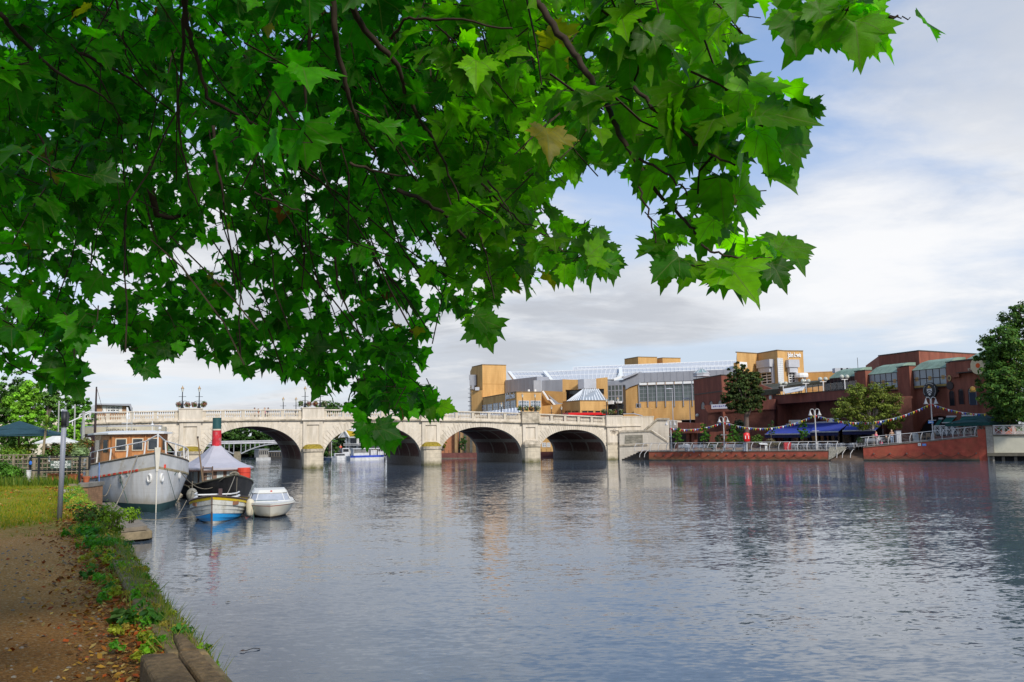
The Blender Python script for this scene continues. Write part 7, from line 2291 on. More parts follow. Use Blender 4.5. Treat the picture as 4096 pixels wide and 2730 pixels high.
for x, y, s, lb in ((218, 1925, .16, 'terracotta pot behind the railing, first from the left'), (237, 1922, .2, 'terracotta pot behind the railing, second from the left'), (290, 1920, .24, 'terracotta pot behind the railing, third from the left'), (308, 1920, .24, 'terracotta pot behind the railing, fourth from the left'), (345, 1922, .17, 'terracotta pot behind the railing, next to the cruiser'), (215, 1895, .26, 'tall dark red pot behind the railing under the notice')):
    p = P(x, y, 39.2)
    if pt0 is None:
        pt0 = T('plant_pot', lb, 'plant pot', 'terracotta pots behind the railing', (p.x, p.y, 2.0)); pt0.scale = (s / .2,) * 3
        MB().lathe([(.12, 0), (.18, .26), (.2, .27), (.2, .33), (.16, .33)], 12).build('pot', TERR, pt0); MB().lathe([(.158, .28), (.158, .31)], 10).build('soil', M('soil', (.03, .02, .015)), pt0)
    else: dup(pt0, (p.x, p.y, 2.0), 0, lb, scale=s / .2)
t = T('white_bucket', 'small white bucket hung on the railing left of the notice', 'bucket'); p = P(197, 1838, 38.8); MB().lathe([(.035, -.1), (.05, .08), (.045, .08)], 10, p).build('pail', WHITEM, t); mb = MB(); mb.tube([p + V((-.045, 0, .08)), p + V((0, 0, .14)), p + V((.045, 0, .08))], .006, 4); mb.build('handle', WHITEM, t); rebase(t)
t = T('grey_post', 'leaning grey metal post with black collar standing in the grass', 'post')
a, b = P(238, 2072, 20.8), P(259, 1640, 20.8); a.z = 1.95
mb = MB(); mb.tube([a, b], .057, 12); mb.build('shaft', M('galvanised', (0.25, 0.26, 0.30), rough=.45, var=.12, scale=2), t, smooth=True)
c = a.lerp(b, .845); d = a.lerp(b, .985)
mb = MB(); mb.tube([c, d], .068, 12); mb.tube([c, c.lerp(d, .06)], .078, 12); mb.tube([d.lerp(c, .04), d], .062, 12); mb.build('collar', M('black_band', (.02, .022, .026), rough=.5), t, smooth=True)
mb = MB(); mb.box(((c + d) / 2 + V((.085, 0, 0))), (.035, .05, (d - c).length * .9)); mb.build('sign_bracket', M('dark_bracket', (.05, .055, .06)), t)
rebase(t, a)
WOODJ = M('weathered_jetty', (0.20, 0.165, 0.12), rough=.9, var=.3, scale=4, stretch=(3, .4, 1), dirt=(.09, .085, .05), dscale=.8)
t = T('timber_jetty', 'low timber and concrete jetty beside the white cruiser', 'jetty')
q = [G(590, 2104, .55), G(456, 2011, .55), G(395, 2011, .55), G(470, 2116, .55)]
mb = MB(); mb.prism([(v_.x, v_.y) for v_ in q][::-1], .40, .55); mb.build('deck', M('jetty_concrete', (0.20, 0.165, 0.12), rough=.95, var=.25, scale=3, bump=.5), t, bevel=.03)
e = [V((q[0].x, q[0].y)), V((q[3].x, q[3].y)), V((q[1].x, q[1].y))]
mb = MB(); mb.bar((q[3].x, q[3].y - .05, .23), (q[0].x + .1, q[0].y - .05, .23), .22, .3); mb.bar((q[0].x + .08, q[0].y, .22), (q[1].x + .1, q[1].y, .22), .2, .28); mb.build('edge_beam', M('tan_beam', (0.22, 0.17, 0.10), rough=.95, var=.35, scale=4), t, bevel=.02)
for f in (.0, .3, .65):
    v_ = q[0].lerp(q[3], f + .12); mb = MB(); mb.box((v_.x, v_.y + .3, -.3), (.3, .3, 1.1)); mb.build('pile', M('wet_pile', (.025, .022, .018)), t)
for f in (.2, .5, .8):
    v_ = q[0].lerp(q[1], f); mb = MB(); mb.box((v_.x - .25, v_.y, -.3), (.3, .3, 1.1)); mb.build('pile', M('wet_pile', (.025, .022, .018)), t)
mb = MB(); v_ = q[0].lerp(q[3], .4); mb.ball((v_.x, v_.y - .17, .25), (.045, .03, .045)); mb.build('bolt', M('bolt_dark', (.02, .018, .016)), t)
rebase(t)
t = T('timber_baulk', 'grey weathered timber baulk lying at the bank edge by the brick platform', 'timber')
a, b = G(272, 1976, 1.95), G(325, 2030, 1.6)
mb = MB(); mb.bar(a, b, .45, .35); mb.build('baulk', M('silver_timber', (0.33, 0.28, 0.21), rough=.95, var=.4, scale=5), t, bevel=.05); rebase(t)
import bmesh
def hull(parent, ln, B, T0, rows, mats, zdeck, nst=22, full=0.5, rake=0.0, name='hull', pw=2.2, stern=0.8, pe=.85):
    """rows: [(zfun(t), width share, material)] from keel to gunwale; bow at the origin, stern along +y"""
    def bw(t):
        u = min(1.0, t / full)
        w_ = B * (1 - (1 - u) ** pw) ** pe
        if t > stern: w_ *= 1 - 0.35 * ((t - stern) / (1 - stern)) ** 2
        return w_
    ts = [0] + [((k + 1) / nst) ** 1.35 for k in range(nst)]
    by = {}
    for side in (-1, 1):
        grid = []
        for t in ts:
            col_ = []
            for zf, ws, m_ in rows:
                z = zf(t)
                share = ws(t) if callable(ws) else ws
                y = ln * t - rake * max(0, z) * (1 - t) ** 3
                col_.append((side * (bw(t) * share + (0.03 if t == 0 else 0)), y, z))
            grid.append(col_)
        for i in range(len(ts) - 1):
            for j in range(len(rows) - 1):
                f = [grid[i][j], grid[i + 1][j], grid[i + 1][j + 1], grid[i][j + 1]]
                by.setdefault(rows[j + 1][2], MB()).poly(*(f if side == 1 else f[::-1]))
        if side == -1: gl = grid
        else: gr = grid
    for j in range(len(rows) - 1):
        by.setdefault(rows[j + 1][2], MB()).poly(gl[0][j], gr[0][j], gr[0][j + 1], gl[0][j + 1])
    for j in range(len(rows) - 1):                     # transom
        by.setdefault(rows[j + 1][2], MB()).poly(gl[-1][j], gl[-1][j + 1], gr[-1][j + 1], gr[-1][j])
    for nm, mb in by.items():
        o = mb.build(nm, mats[nm], parent, smooth=True)
        bm = bmesh.new(); bm.from_mesh(o.data)
        bmesh.ops.remove_doubles(bm, verts=bm.verts, dist=.0005)
        for e in bm.edges:
            if len(e.link_faces) == 2 and e.calc_face_angle(0) > .6: e.smooth = False
        bm.to_mesh(o.data); bm.free()
    return bw, ts, gl, gr
def deck(parent, ts, gl, gr, dz, mat, j=-1, name='deck'):
    mb = MB()
    for i in range(len(ts) - 1):
        a, b, c, d = gl[i][j], gl[i + 1][j], gr[i + 1][j], gr[i][j]
        mb.poly(*[(p[0] * .97, p[1], p[2] - dz) for p in (a, d, c, b)])
    mb.build(name, mat, parent)
def gunwale(parent, gl, gr, r, mat, j=-1, name='gunwale', dz=0.0):
    mb = MB()
    path = [(p[j][0], p[j][1], p[j][2] + dz) for p in gl[::-1]] + [(p[j][0], p[j][1], p[j][2] + dz) for p in gr]
    mb.tube(path, r, 5); mb.build(name, mat, parent)
ROPE = M('hemp_rope', (0.22, 0.19, 0.14), rough=.95, var=.3)
ROPEB = M('blue_rope', (0.10, 0.19, 0.42), rough=.9)
ROPEG = M('green_rope', (0.05, 0.10, 0.08), rough=.9)
def rope(label, a, b, sag, mat=ROPE, r=.02, n_=12):
    a, b = V(a), V(b)
    t = T('mooring_rope', label, 'rope')
    mb = MB(); mb.tube([a.lerp(b, k / n_) - V((0, 0, sag * 4 * (k / n_) * (1 - k / n_))) for k in range(n_ + 1)], r, 5)
    o = mb.build('strand', mat, t); rebase(t, a)
wt = T('wooden_cruiser', 'large white wooden cruiser with varnished wheelhouse moored at the jetty', 'boat', None, (-19.1, 47.0, 0), R(30))
HW = M('cruiser_white', (0.74, 0.73, 0.70), rough=.5, var=.08, scale=1.0, dirt=(0.55, 0.51, 0.44), dscale=.9, dlo=.46, dhi=.75, course=.21, cdark=.85, stretch=(1.5, 1.5, .3), low=((.40, .35, .25), .35, .9))
HG = M('cruiser_bulwark', (0.58, 0.57, 0.54), rough=.6, var=.15, scale=1.2, dirt=(0.36, 0.28, 0.15), dscale=.9, dlo=.55, dhi=.75)
HB = M('boot_topping', (0.03, 0.075, 0.07), rough=.6, var=.3)
HR = M('rubbing_strake', (0.42, 0.34, 0.20), rough=.8, var=.3)
zd = lambda t: 3.18 - 1.0 * (1 - (1 - min(t, .75) / .75) ** 2) * .85
rows = [(lambda t: -.45, .35, None), (lambda t: .0, .72, 'boot_topping'), (lambda t: .34 + .1 * (1 - t), .80, 'boot_topping'), (lambda t: zd(t) * .52, .93, 'hull'), (lambda t: zd(t) - .86, .985, 'hull'), (lambda t: zd(t) - .80, 1.012, 'rubbing_strake'), (lambda t: zd(t) - .72, 1.012, 'rubbing_strake'), (lambda t: zd(t), 1.0, 'bulwark')]
bw, ts, gl, gr = hull(wt, 15.5, 2.72, 0, rows, {'boot_topping': HB, 'hull': HW, 'rubbing_strake': HR, 'bulwark': HG}, zd, 26, .46, 0.0, pw=1.75, pe=.98)
deck(wt, ts, gl, gr, .45, M('deck_tan', (0.34, 0.28, 0.19), rough=.9, var=.2))
gunwale(wt, gl, gr, .055, M('gunwale_wood', (0.22, 0.17, 0.11), rough=.8, var=.3))
mb = MB(); mb.hexa([(-.02, -.02, -.1), (.02, -.02, -.1), (.02, .1, -.1), (-.02, .1, -.1), (-.03, -.03, 2.2), (.03, -.03, 2.2), (.03, .12, 2.2), (-.03, .12, 2.2)]); mb.hexa([(-.06, -.06, 2.2), (.06, -.06, 2.2), (.06, .12, 2.2), (-.06, .12, 2.2), (-.15, -.10, 3.45), (.15, -.10, 3.45), (.15, .15, 3.45), (-.15, .15, 3.45)]); mb.build('stem_post', M('cream_stem', (0.60, 0.56, 0.46), rough=.6, var=.12), wt)
mb = MB(); mb.tube([(0, -.02, 3.4), (0, 0, 4.3)], .04, 6); mb.build('jack_staff', WHITEM, wt)
for side, g_, lb in ((-1, gl, None), (1, gr, None)):
    path = []
    mbp = MB()
    for i in range(0, len(ts), 3):
        p = V(g_[i][-1]); q = p + V((-.05 * side, 0, .72 if i else .95)); path.append(q)
        s_ = MB(); s_.tube([p, q], .045, 6); 
        if i: s_.build('stanchion', WHITEM, wt)
    s_ = MB(); s_.tube(path, .04, 6); s_.build('hand_rail', WHITEM, wt)
    s_ = MB(); s_.tube([q - V((0, 0, .38)) for q in path[4:]], .022, 5); s_.build('lower_rail', WHITEM, wt)
for x_, t_, z_, m_ in ((1, .028, 1.82, 'w'), (-1, .028, 1.82, 'w'), (-1, .17, 1.75, 'd'), (-1, .36, 1.55, 'd'), (1, .19, 1.85, 'w')):
    w_ = bw(t_) * .945; y_ = 15.5 * t_
    w2 = bw(t_ + .03) * .945
    d = V((x_ * (w2 - w_), 15.5 * .03, 0)).normalized(); nrm = V((x_ * d.y, -abs(d.x), 0)).normalized()
    c = V((x_ * w_, y_, z_)) + nrm * .05
    mb = MB(); mb.tube([c + d * (.13 * math.cos(k * .4488)) + V((0, 0, .2 * math.sin(k * .4488))) for k in range(15)], .06, 6); o = mb.build('hawse_eye', WHITEM if m_ == 'w' else M('grey_port', (.25, .25, .24)), wt)
    mb = MB(); mb.add([c + d * (.11 * math.cos(k * .5236)) + V((0, 0, .18 * math.sin(k * .5236))) for k in range(12)], [range(12)]); mb.build('opening', M('port_dark', (.02, .02, .022)) if m_ == 'd' else M('port_pale', (.35, .34, .32)), o)
VARN = M('varnished_wood', (0.40, 0.165, 0.052), rough=.4, var=.28, scale=2.2, stretch=(3, 3, .5), dirt=(0.28, 0.11, 0.04), dscale=.8)
VARN2 = M('varnished_panel', (0.50, 0.215, 0.07), rough=.4, var=.22, scale=2.0, stretch=(3, 3, .5))
zf, zr_ = 2.25, 4.28
pl = [(-1.87, 4.0), (.70, 4.0), (1.2, 4.75), (1.2, 9.0), (-2.35, 9.0), (-2.35, 5.1)]
MB().prism(pl, zf - .4, zr_ - .08).build('wheelhouse', VARN, wt)
rp = [(-2.1, 3.75), (.85, 3.75), (1.45, 4.65), (1.45, 9.3), (-2.75, 9.3), (-2.75, 4.95)]
mb = MB()
mb.prism(rp, zr_ - .07, zr_ + .02)
cxr = (-.65, 6.3)
hi = [(cxr[0] + (x - cxr[0]) * .55, cxr[1] + (y - cxr[1]) * .6, zr_ + .14) for x, y in rp]
lo = [(x, y, zr_ + .02) for x, y in rp]
for k in range(6): mb.poly(lo[k], lo[(k + 1) % 6], hi[(k + 1) % 6], hi[k])
mb.poly(*hi)
mb.build('wheelhouse_roof', M('roof_canvas_white', (0.62, 0.62, 0.60), rough=.7, var=.06), wt)
WD = M('wheelhouse_glass', (0.025, 0.032, 0.04), rough=.08, var=.5, scale=1.2, spec=.8)
FRM = M('cream_frame', (0.60, 0.52, 0.38), rough=.6)
for xc in (-1.4, -.53, .30):
    mb = MB(); mb.box((xc, 3.985, 3.62), (.50, .03, .62)); g_ = mb.build('window', WD, wt)
    mb = MB()
    for a in (-.275, .275): mb.box((xc + a, 3.97, 3.62), (.045, .05, .70))
    for a in (-.33, .33): mb.box((xc, 3.972, 3.62 + a), (.51, .044, .045))
    mb.build('frame', FRM, g_)
    mb = MB(); mb.box((xc, 3.985, 2.86), (.58, .03, .60)); mb.build('lower_panel', VARN2, wt)
for xc in (-1.83, -.97, -.12, .67):
    mb = MB(); mb.box((xc, 3.975, 3.2), (.07, .05, 1.95)); mb.build('corner_post', VARN, wt)
WS = Wall((-2.35, 5.1), (-1.87, 4.0)); WS.n = V((-1.1, -.43, 0)).normalized()
mb = MB(); WS.slab(mb, .22, 1.0, 2.3, 4.1, 0, .04); d_ = mb.build('door', VARN2, wt)
mb = MB(); WS.slab(mb, .38, .84, 3.2, 3.9, .04, .06); mb.build('door_window', WD, d_)
WS2 = Wall((.70, 4.0), (1.2, 4.75)); WS2.n = V((.75, -.52, 0)).normalized()
mb = MB(); WS2.slab(mb, .25, .68, 3.3, 3.92, 0, .03); mb.build('window', WD, wt)
mb = MB(); mb.box((1.215, 6.5, 3.6), (.03, 2.6, .6)); mb.box((-2.365, 7.0, 3.6), (.03, 2.8, .6)); mb.build('side_window', WD, wt)
mb = MB(); mb.tube([(-.9, 6, zr_), (-.9, 6, zr_ + 1.0)], .022, 5); mb.ball((-.9, 6, zr_ + 1.0), (.07, .07, .25)); mb.tube([(-1.2, 6, zr_ + .6), (-.6, 6, zr_ + .6)], .02, 4); mb.build('mast_head', WHITEM, wt)
mb = MB(); mb.tube([(-.7, 5.4, zr_), (-.7, 5.4, zr_ + 1.5)], .022, 5); mb.build('flag_pole', M('pale_pole', (0.34, 0.34, 0.31)), wt)
for x_, y_, h_ in ((1.0, 6.5, .4), (.7, 7.5, .75)):
    mb = MB(); mb.tube([(x_, y_, zr_), (x_, y_, zr_ + h_)], .02, 4); mb.ball((x_, y_, zr_ + h_ * .7), (.1, .1, .07)); mb.build('roof_light', WHITEM, wt)
mwt = wt.matrix_basis
def cw(p): return mwt @ V(p)
t = T('red_buoy', 'small red buoy on the foredeck of the white cruiser', 'buoy'); p = cw((.75, 2.0, 2.95)); MB().ball(p, .16).build('ball', M('buoy_orange', (.65, .05, .02), var=.1), t, smooth=True); mb = MB(); mb.tube([p, p + V((0, 0, .22))], .03, 5); mb.build('eye', BCOP, t); rebase(t)
t = T('anchor_winch', 'grey metal winch on the foredeck of the white cruiser', 'winch'); p = cw((-.55, 2.2, 2.72))
mb = MB(); mb.tube([p + V((-.35, 0, .2)), p + V((.35, 0, .2))], .13, 10); mb.build('drum', ALU, t); mb = MB(); mb.box(p + V((0, 0, .03)), (.6, .4, .3)); mb.build('stand', LEAD, t); rebase(t)
RED = M('red_paint', (0.55, 0.045, 0.02), rough=.6, var=.2)
for k in range(9):
    i0 = 4 + k
    if i0 + 1 < len(gl):
        a, b = V(gl[i0][5]), V(gl[i0 + 1][5])
        for q in range(4):
            if (k * 3 + q) % 3 == 0 or k < 3 and q % 2:
                m0, m1 = a.lerp(b, q / 4), a.lerp(b, q / 4 + .2)
                o3 = [V((-.02, -.02, z)) for z in (-.02, .09)]
                mb = MB(); mb.hexa([m0 + o3[0], m1 + o3[0], m1 + V((.02, 0, -.02)), m0 + V((.02, 0, -.02)), m0 + o3[1], m1 + o3[1], m1 + V((.02, 0, .09)), m0 + V((.02, 0, .09))])
                mb.build('red_band', RED, wt)
a = V(gr[3][-1]); mb = MB(); mb.box((a.x * .86, a.y - .12, 2.42), (.14, .14, .2)); mb.build('red_patch', RED, wt)
b0_ = V((0, -.1, 3.1))
def gp(g_, i, j, out=.06):
    p = V(g_[i][j]); return cw(p + V((out * (1 if p.x > 0 else -1), -out, 0)))
rope('brown mooring rope from the cruiser bow down its grey side to the jetty', gp(gl, 4, -1), G(460, 2030, .6), .1, ROPE, .03)
rope('dark rope hanging in a loop across the cruiser bow', gp(gl, 6, 4), gp(gr, 6, 4), .9, ROPEG, .022, 16)
rope('blue rope from the cruiser rail to the brick platform', gp(gl, 11, -1), V((-18.9, 38.4, 1.9)).lerp(gp(gl, 12, 2), .75), .2, ROPEB, .028)
rope('dark green rope hanging straight down the grey side of the cruiser', gp(gl, 7, 5), gp(gl, 6, 2, .12), .05, ROPEG, .02)
rope('slack rope from the cruiser side to the platform corner', gp(gl, 9, 3), V((-18.7, 38.6, 1.5)).lerp(gp(gl, 10, 3), .55), .5, ROPE, .028)
rope('pale rope from the cruiser bow across to the black steam boat', gp(gr, 7, 5), V((-18.3, 54.5, 1.1)), .6, ROPE, .022, 16)
rope('thin dark rope hanging at the right side of the cruiser bow', gp(gr, 3, 5), gp(gr, 8, 1, .3), .02, ROPEG, .014)
bt = T('river_barge', 'dark red barge with cream rounded wheelhouse roof behind the cruiser', 'boat', None, (P(520, 1830, 60).x, 59.0, 0), R(24))
MAR = M('maroon_paint', (0.075, 0.018, 0.026), rough=.45, var=.15); MARB = M('brown_planks', (0.055, 0.026, 0.018), rough=.7, var=.35, scale=3, course=.16, cdark=.5)
zdb = lambda t: 2.6
bwb, tsb, glb, grb = hull(bt, 16, 2.9, 0, [(lambda t: -.4, .6, None), (lambda t: .3, .9, 'hull'), (lambda t: 1.9, 1.0, 'hull'), (lambda t: 2.6, 1.0, 'bulwark')], {'hull': M('barge_hull', (.03, .03, .034)), 'bulwark': MARB}, zdb, 16, .35)
deck(bt, tsb, glb, grb, .3, M('barge_deck', (.1, .08, .06)))
zt_ = P(500, 1735, 62).z; zt2_ = P(500, 1708, 62).z
arc = [(-2.75, 6.2), (-2.6, 4.6), (-1.9, 3.5), (-.9, 3.0), (.9, 3.0), (1.9, 3.5), (2.6, 4.6), (2.75, 6.2), (2.75, 10), (-2.75, 10)]
MB().prism(arc, 2.2, zt_).build('wheelhouse', MAR, bt)
ar2 = [(x * 1.06, 6.5 + (y - 6.5) * 1.06) for x, y in arc]
MB().prism(ar2, zt_ + .005, zt2_).build('roof_fascia', M('cream_fascia', (0.52, 0.47, 0.35), rough=.7, var=.1, dirt=(.36, .31, .2), dscale=1), bt)
mb = MB(); mb.prism([(x * .9, 6.5 + (y - 6.5) * .9) for x, y in ar2], zt2_ + .001, zt2_ + .1); mb.build('roof', LEAD, bt)
text('GRENNA PEARL', (-.15, 3.0 - .22, (zt_ + zt2_) / 2), (1, 0, 0), (0, 0, 1), .25, M('dark_letter', (.06, .05, .05)), bt, 'name_board', .0, .006, 1.15)
for (x0, y0), (x1, y1) in (((-2.75, 6.2), (-2.6, 4.6)), ((-2.6, 4.6), (-1.9, 3.5)), ((1.9, 3.5), (2.6, 4.6))):
    W_ = Wall((x0, y0), (x1, y1)); d = W_.d; n_ = V((d.y, -d.x, 0)); n_ = n_ if n_.dot(V((x0, y0 - 6.5, 0))) > 0 else -n_; W_.n = n_
    mb = MB(); W_.slab(mb, W_.len * .25, W_.len * .7, zt_ - 1.1, zt_ - .3, 0, .04); g_ = mb.build('window', GLB, bt)
    mb = MB()
    pp = [W_.p(W_.len * u, z, .05) for u, z in ((.25, zt_ - 1.0), (.25, zt_ - .4), (.32, zt_ - .28), (.63, zt_ - .28), (.7, zt_ - .4), (.7, zt_ - 1.0), (.63, zt_ - 1.12), (.32, zt_ - 1.12), (.25, zt_ - 1.0))]
    mb.tube(pp, .05, 5); mb.build('frame', WHITEM, g_)
mb = MB(); a, b = P(380, 1740, 61), P(386, 1548, 61)
t = T('dark_mast', 'thin dark mast rising above the barge against the sky', 'mast'); mb.tube([(a.x, 61, 2.6), (b.x, 61, b.z)], .10, 6, r2=.05); mb.build('spar', M('tarred_spar', (.035, .02, .02)), t); mb = MB(); mb.tube([(b.x, 61, b.z), P(430, 1712, 61)], .015, 4); mb.build('stay', BCOP, t); rebase(t, (a.x, 61, 2.6))
st = T('steam_boat', 'black hulled steam boat with grey tented canopy and red and green funnel', 'boat', None, (-16.85, 53.0, 0), R(28))
BLK = M('tarred_hull', (0.022, 0.021, 0.021), rough=.55, var=.4, scale=2, dirt=(.05, .045, .04), dscale=1.0)
zs_ = lambda t: 1.72 - .85 * min(1, t / .35) ** .8
rows = [(lambda t: -.4, .4, None), (lambda t: .06, .80, 'boot_red'), (lambda t: .1, .82, 'boot_red'), (lambda t: zs_(t) * .6, .95, 'hull'), (lambda t: zs_(t), 1.0, 'hull')]
bws, tss, gls, grs = hull(st, 13, 2.0, 0, rows, {'boot_red': M('boot_red', (.12, .03, .025)), 'hull': BLK}, zs_, 22, .45, .25)
deck(st, tss, gls, grs, .15, M('old_deck', (.12, .10, .07)))
gunwale(st, gls, grs, .06, M('worn_gunwale', (.12, .11, .075), rough=.9, var=.4))
cabm = M('worn_cabin', (0.23, 0.14, 0.10), rough=.85, var=.35, scale=3)
z0_, z1_ = .7, 1.98
cab = [(-1.2, 3.3), (1.2, 3.3), (1.75, 4.6), (1.75, 10.5), (-1.75, 10.5), (-1.75, 4.6)]
MB().prism(cab, z0_, z1_).build('cabin', cabm, st)
for (x0, y0), (x1, y1), nwin in (((-1.2, 3.3), (1.2, 3.3), 4), ((-1.75, 4.6), (-1.2, 3.3), 2), ((1.2, 3.3), (1.75, 4.6), 2), ((-1.75, 10.5), (-1.75, 4.6), 8), ((1.75, 4.6), (1.75, 10.5), 8)):
    W_ = Wall((x0, y0), (x1, y1)); n_ = V((W_.d.y, -W_.d.x, 0)); n_ = n_ if n_.dot(V(((x0 + x1) / 2, (y0 + y1) / 2 - 6, 0))) > 0 else -n_; W_.n = n_
    for k in range(nwin):
        a, b = W_.len * (k + .18) / nwin, W_.len * (k + .82) / nwin
        mb = MB(); W_.slab(mb, a, b, z0_ + .38, z1_ - .15, 0, .03); mb.build('window', M('cabin_pane', (0.48, 0.53, 0.52), rough=.15, var=.3, scale=1.5), st)
TENT = M('grey_tarpaulin', (0.43, 0.415, 0.445), rough=.8, var=.07, scale=1.5)
ov = [(-1.45, 2.95), (1.45, 2.95), (2.0, 4.4), (2.0, 10.8), (-2.0, 10.8), (-2.0, 4.4)]
fy = 6.6
mb = MB()
zt_ = 3.42
k6 = len(ov)
for k in range(k6):
    a, b = V((*ov[k], z1_ + .05)), V((*ov[(k + 1) % k6], z1_ + .05))
    ta = V((.28 * (ov[k][0] / 2), fy + .28 * (ov[k][1] - fy) / 4, zt_)); tb_ = V((.28 * (ov[(k + 1) % k6][0] / 2), fy + .28 * (ov[(k + 1) % k6][1] - fy) / 4, zt_))
    NSEG = 5
    pa = [a.lerp(ta, q / NSEG) - V((0, 0, .34 * math.sin(math.pi * q / NSEG) * .8)) for q in range(NSEG + 1)]
    pb = [b.lerp(tb_, q / NSEG) - V((0, 0, .34 * math.sin(math.pi * q / NSEG) * .8)) for q in range(NSEG + 1)]
    for q in range(NSEG): mb.poly(pa[q], pb[q], pb[q + 1], pa[q + 1])
    mb.poly(a, b, b - V((0, 0, .16)), a - V((0, 0, .16)))
mb.build('tent_canopy', TENT, st)
mb = MB()
for k in range(k6): mb.bar((*ov[k], z1_ - .1), (*ov[(k + 1) % k6], z1_ - .1), .05, .08)
mb.build('canopy_rail', M('rust_rail', (.12, .06, .04)), st)
FR = M('funnel_red', (0.50, 0.02, 0.03), rough=.5, var=.25, scale=2.5, dirt=(.42, .25, .24), dscale=1.6, dlo=.55, dhi=.68)
fz = [zt_ - .15, zt_ + 1.02, zt_ + 1.11, zt_ + 1.86]
fn = MB().lathe([(.31, fz[0]), (.295, fz[1])], 20, (0, fy, 0)).build('funnel', FR, st, smooth=False)
MB().lathe([(.305, fz[1]), (.305, fz[2])], 20, (0, fy, 0)).build('cream_band', M('funnel_cream', (.62, .55, .42)), fn)
MB().lathe([(.29, fz[2]), (.285, fz[3] - .05), (.30, fz[3]), (.22, fz[3]), (.2, fz[3] - .3)], 20, (0, fy, 0)).build('green_top', M('funnel_green', (0.018, 0.075, 0.075), rough=.5, var=.25, scale=3), fn)
mws = st.matrix_basis
sw = lambda p: mws @ V(p)
t = T('boat_hook_pole', 'long wooden pole standing upright at the left side of the steam boat', 'pole'); a, b = P(812, 1935, 54.6), P(791, 1754, 54.6)
mb = MB(); mb.tube([a, b], .05, 6, r2=.04); mb.build('shaft', M('wood_pole', (.20, .13, .07)), t); mb = MB(); mb.tube([b, b + V((0, 0, .12))], .06, 6); mb.build('tip', BCOP, t); rebase(t, a)
t = T('boat_ladder', 'rusty ladder leaning on the left of the steam boat cabin', 'ladder'); a, b = P(812, 1930, 54.9), P(812, 1866, 54.9); c_, d = P(850, 1925, 55.1), P(850, 1866, 55.1)
mb = MB(); mb.tube([a, b], .04, 5); mb.tube([c_, d], .04, 5); mb.build('stile', M('rust_frame', (.13, .08, .05)), t)
mb = MB()
for f in (.1, .35, .6, .9): mb.tube([a.lerp(b, f), c_.lerp(d, f)], .03, 5)
mb.build('rung', M('rust_frame', (.13, .08, .05)), t); rebase(t)
t = T('red_barrel', 'bright red slatted drum on the right side of the steam boat', 'drum'); p = P(976, 1900, 56.0)
mb = MB(); mb.lathe([(.36, -.45), (.40, -.2), (.40, -.17), (.405, .12), (.405, .15), (.40, .42), (.36, .45)], 14, p); mb.build('drum', M('red_plastic', (0.62, 0.06, 0.03), rough=.5, var=.15, scale=2), t)
mb = MB()
for z in (-.2, .13): mb.lathe([(.415, z), (.415, z + .04)], 14, p)
mb.build('hoop', M('red_hoop', (.40, .03, .02)), t); rebase(t)
rope('pale rope running from the steam boat bow to the dinghy', sw((-.05, -.3, 1.6)), P(905, 1985, 41.5), .05, ROPE, .025)
rope('pale rope looped along the left gunwale of the steam boat', sw(V(gls[2][-1]) + V((-.1, -.1, 0))), sw(V(gls[12][-1]) + V((-.12, 0, .1))), .45, ROPE, .03, 14)
rope('rope from the steam boat side down to the dinghy rail', sw(V(gls[10][-1]) + V((-.1, 0, 0))), P(825, 1985, 42.2), .15, ROPE, .024)
rope('rope hanging down the stem of the black steam boat', sw((.08, -.35, 1.55)), sw((.1, -.1, .05)), 0, ROPE, .02, 4)
rope('tangled rope coil on the bow of the steam boat', sw((-.25, .15, 1.72)), sw((.3, .35, 1.7)), -.12, ROPE, .07, 6)
t = T('boat_fender', 'round dirty grey fender between the cruiser and the steam boat', 'fender'); p = P(768, 1980, 52.5); MB().ball(p, (.34, .34, .40)).build('ball', M('fender_grey', (.25, .24, .2), rough=.7, var=.3), t, smooth=True); mb = MB(); mb.tube([p + V((0, 0, .38)), p + V((0, 0, .8))], .025, 4); mb.build('line', ROPE, t); rebase(t)
dt = T('clinker_dinghy', 'small clinker boat painted white blue and yellow moored before the steam boat', 'boat', None, (-13.8, 40.25, 0), R(13))
zdd = lambda t: 1.24 - .40 * min(1, t / .5)
def clink(k, n_=7):
    f = k / n_
    return f
rows = []
WH = M('dinghy_white', (0.66, 0.64, 0.56), rough=.5, var=.12, scale=3, dirt=(.38, .34, .24), dscale=2, dlo=.48, dhi=.7)
cols_d = ['boot', 'bottom_white', 'blue_strake', 'blue_strake', 'strake', 'strake', 'strake', 'yellow_strake']
shares = [.42, .60, .73, .82, .89, .94, .97, 1.0]
zk = [-.05, .12, .24, .40, .56, .72, .90, 1.0]
rows.append((lambda t: -.35, .2, None))
prev = .2
for k in range(8):
    zz = zk[k]; shr = shares[k]
    def zfun(t, zz=zz): return (zz - .16 * (1 - zz) * min(1, t / .5)) * zdd(t) if zz > 0 else zz
    rows.append((zfun, shr, cols_d[k]))
    if k < 7:
        rows.append((lambda t, zf_=zfun: zf_(t) - .018, shr + .028, 'lap_edge'))
bwd, tsd, gld, grd = hull(dt, 5.2, 1.38, 0, rows, {'boot': M('dinghy_boot', (.03, .035, .04)), 'bottom_white': WH, 'blue_strake': M('dinghy_blue', (0.025, 0.32, 0.68), rough=.4, var=.12), 'strake': WH, 'yellow_strake': M('dinghy_yellow', (0.62, 0.43, 0.01), rough=.45, var=.12), 'lap_edge': M('lap_dark', (.05, .045, .04))}, zdd, 20, .62, .12, pw=1.9, pe=.92)
gunwale(dt, gld, grd, .045, M('dinghy_gunwale', (.085, .055, .04), rough=.6, var=.3), dz=.03)
deck(dt, tsd, gld, grd, .35, M('dinghy_inside', (.28, .25, .2)))
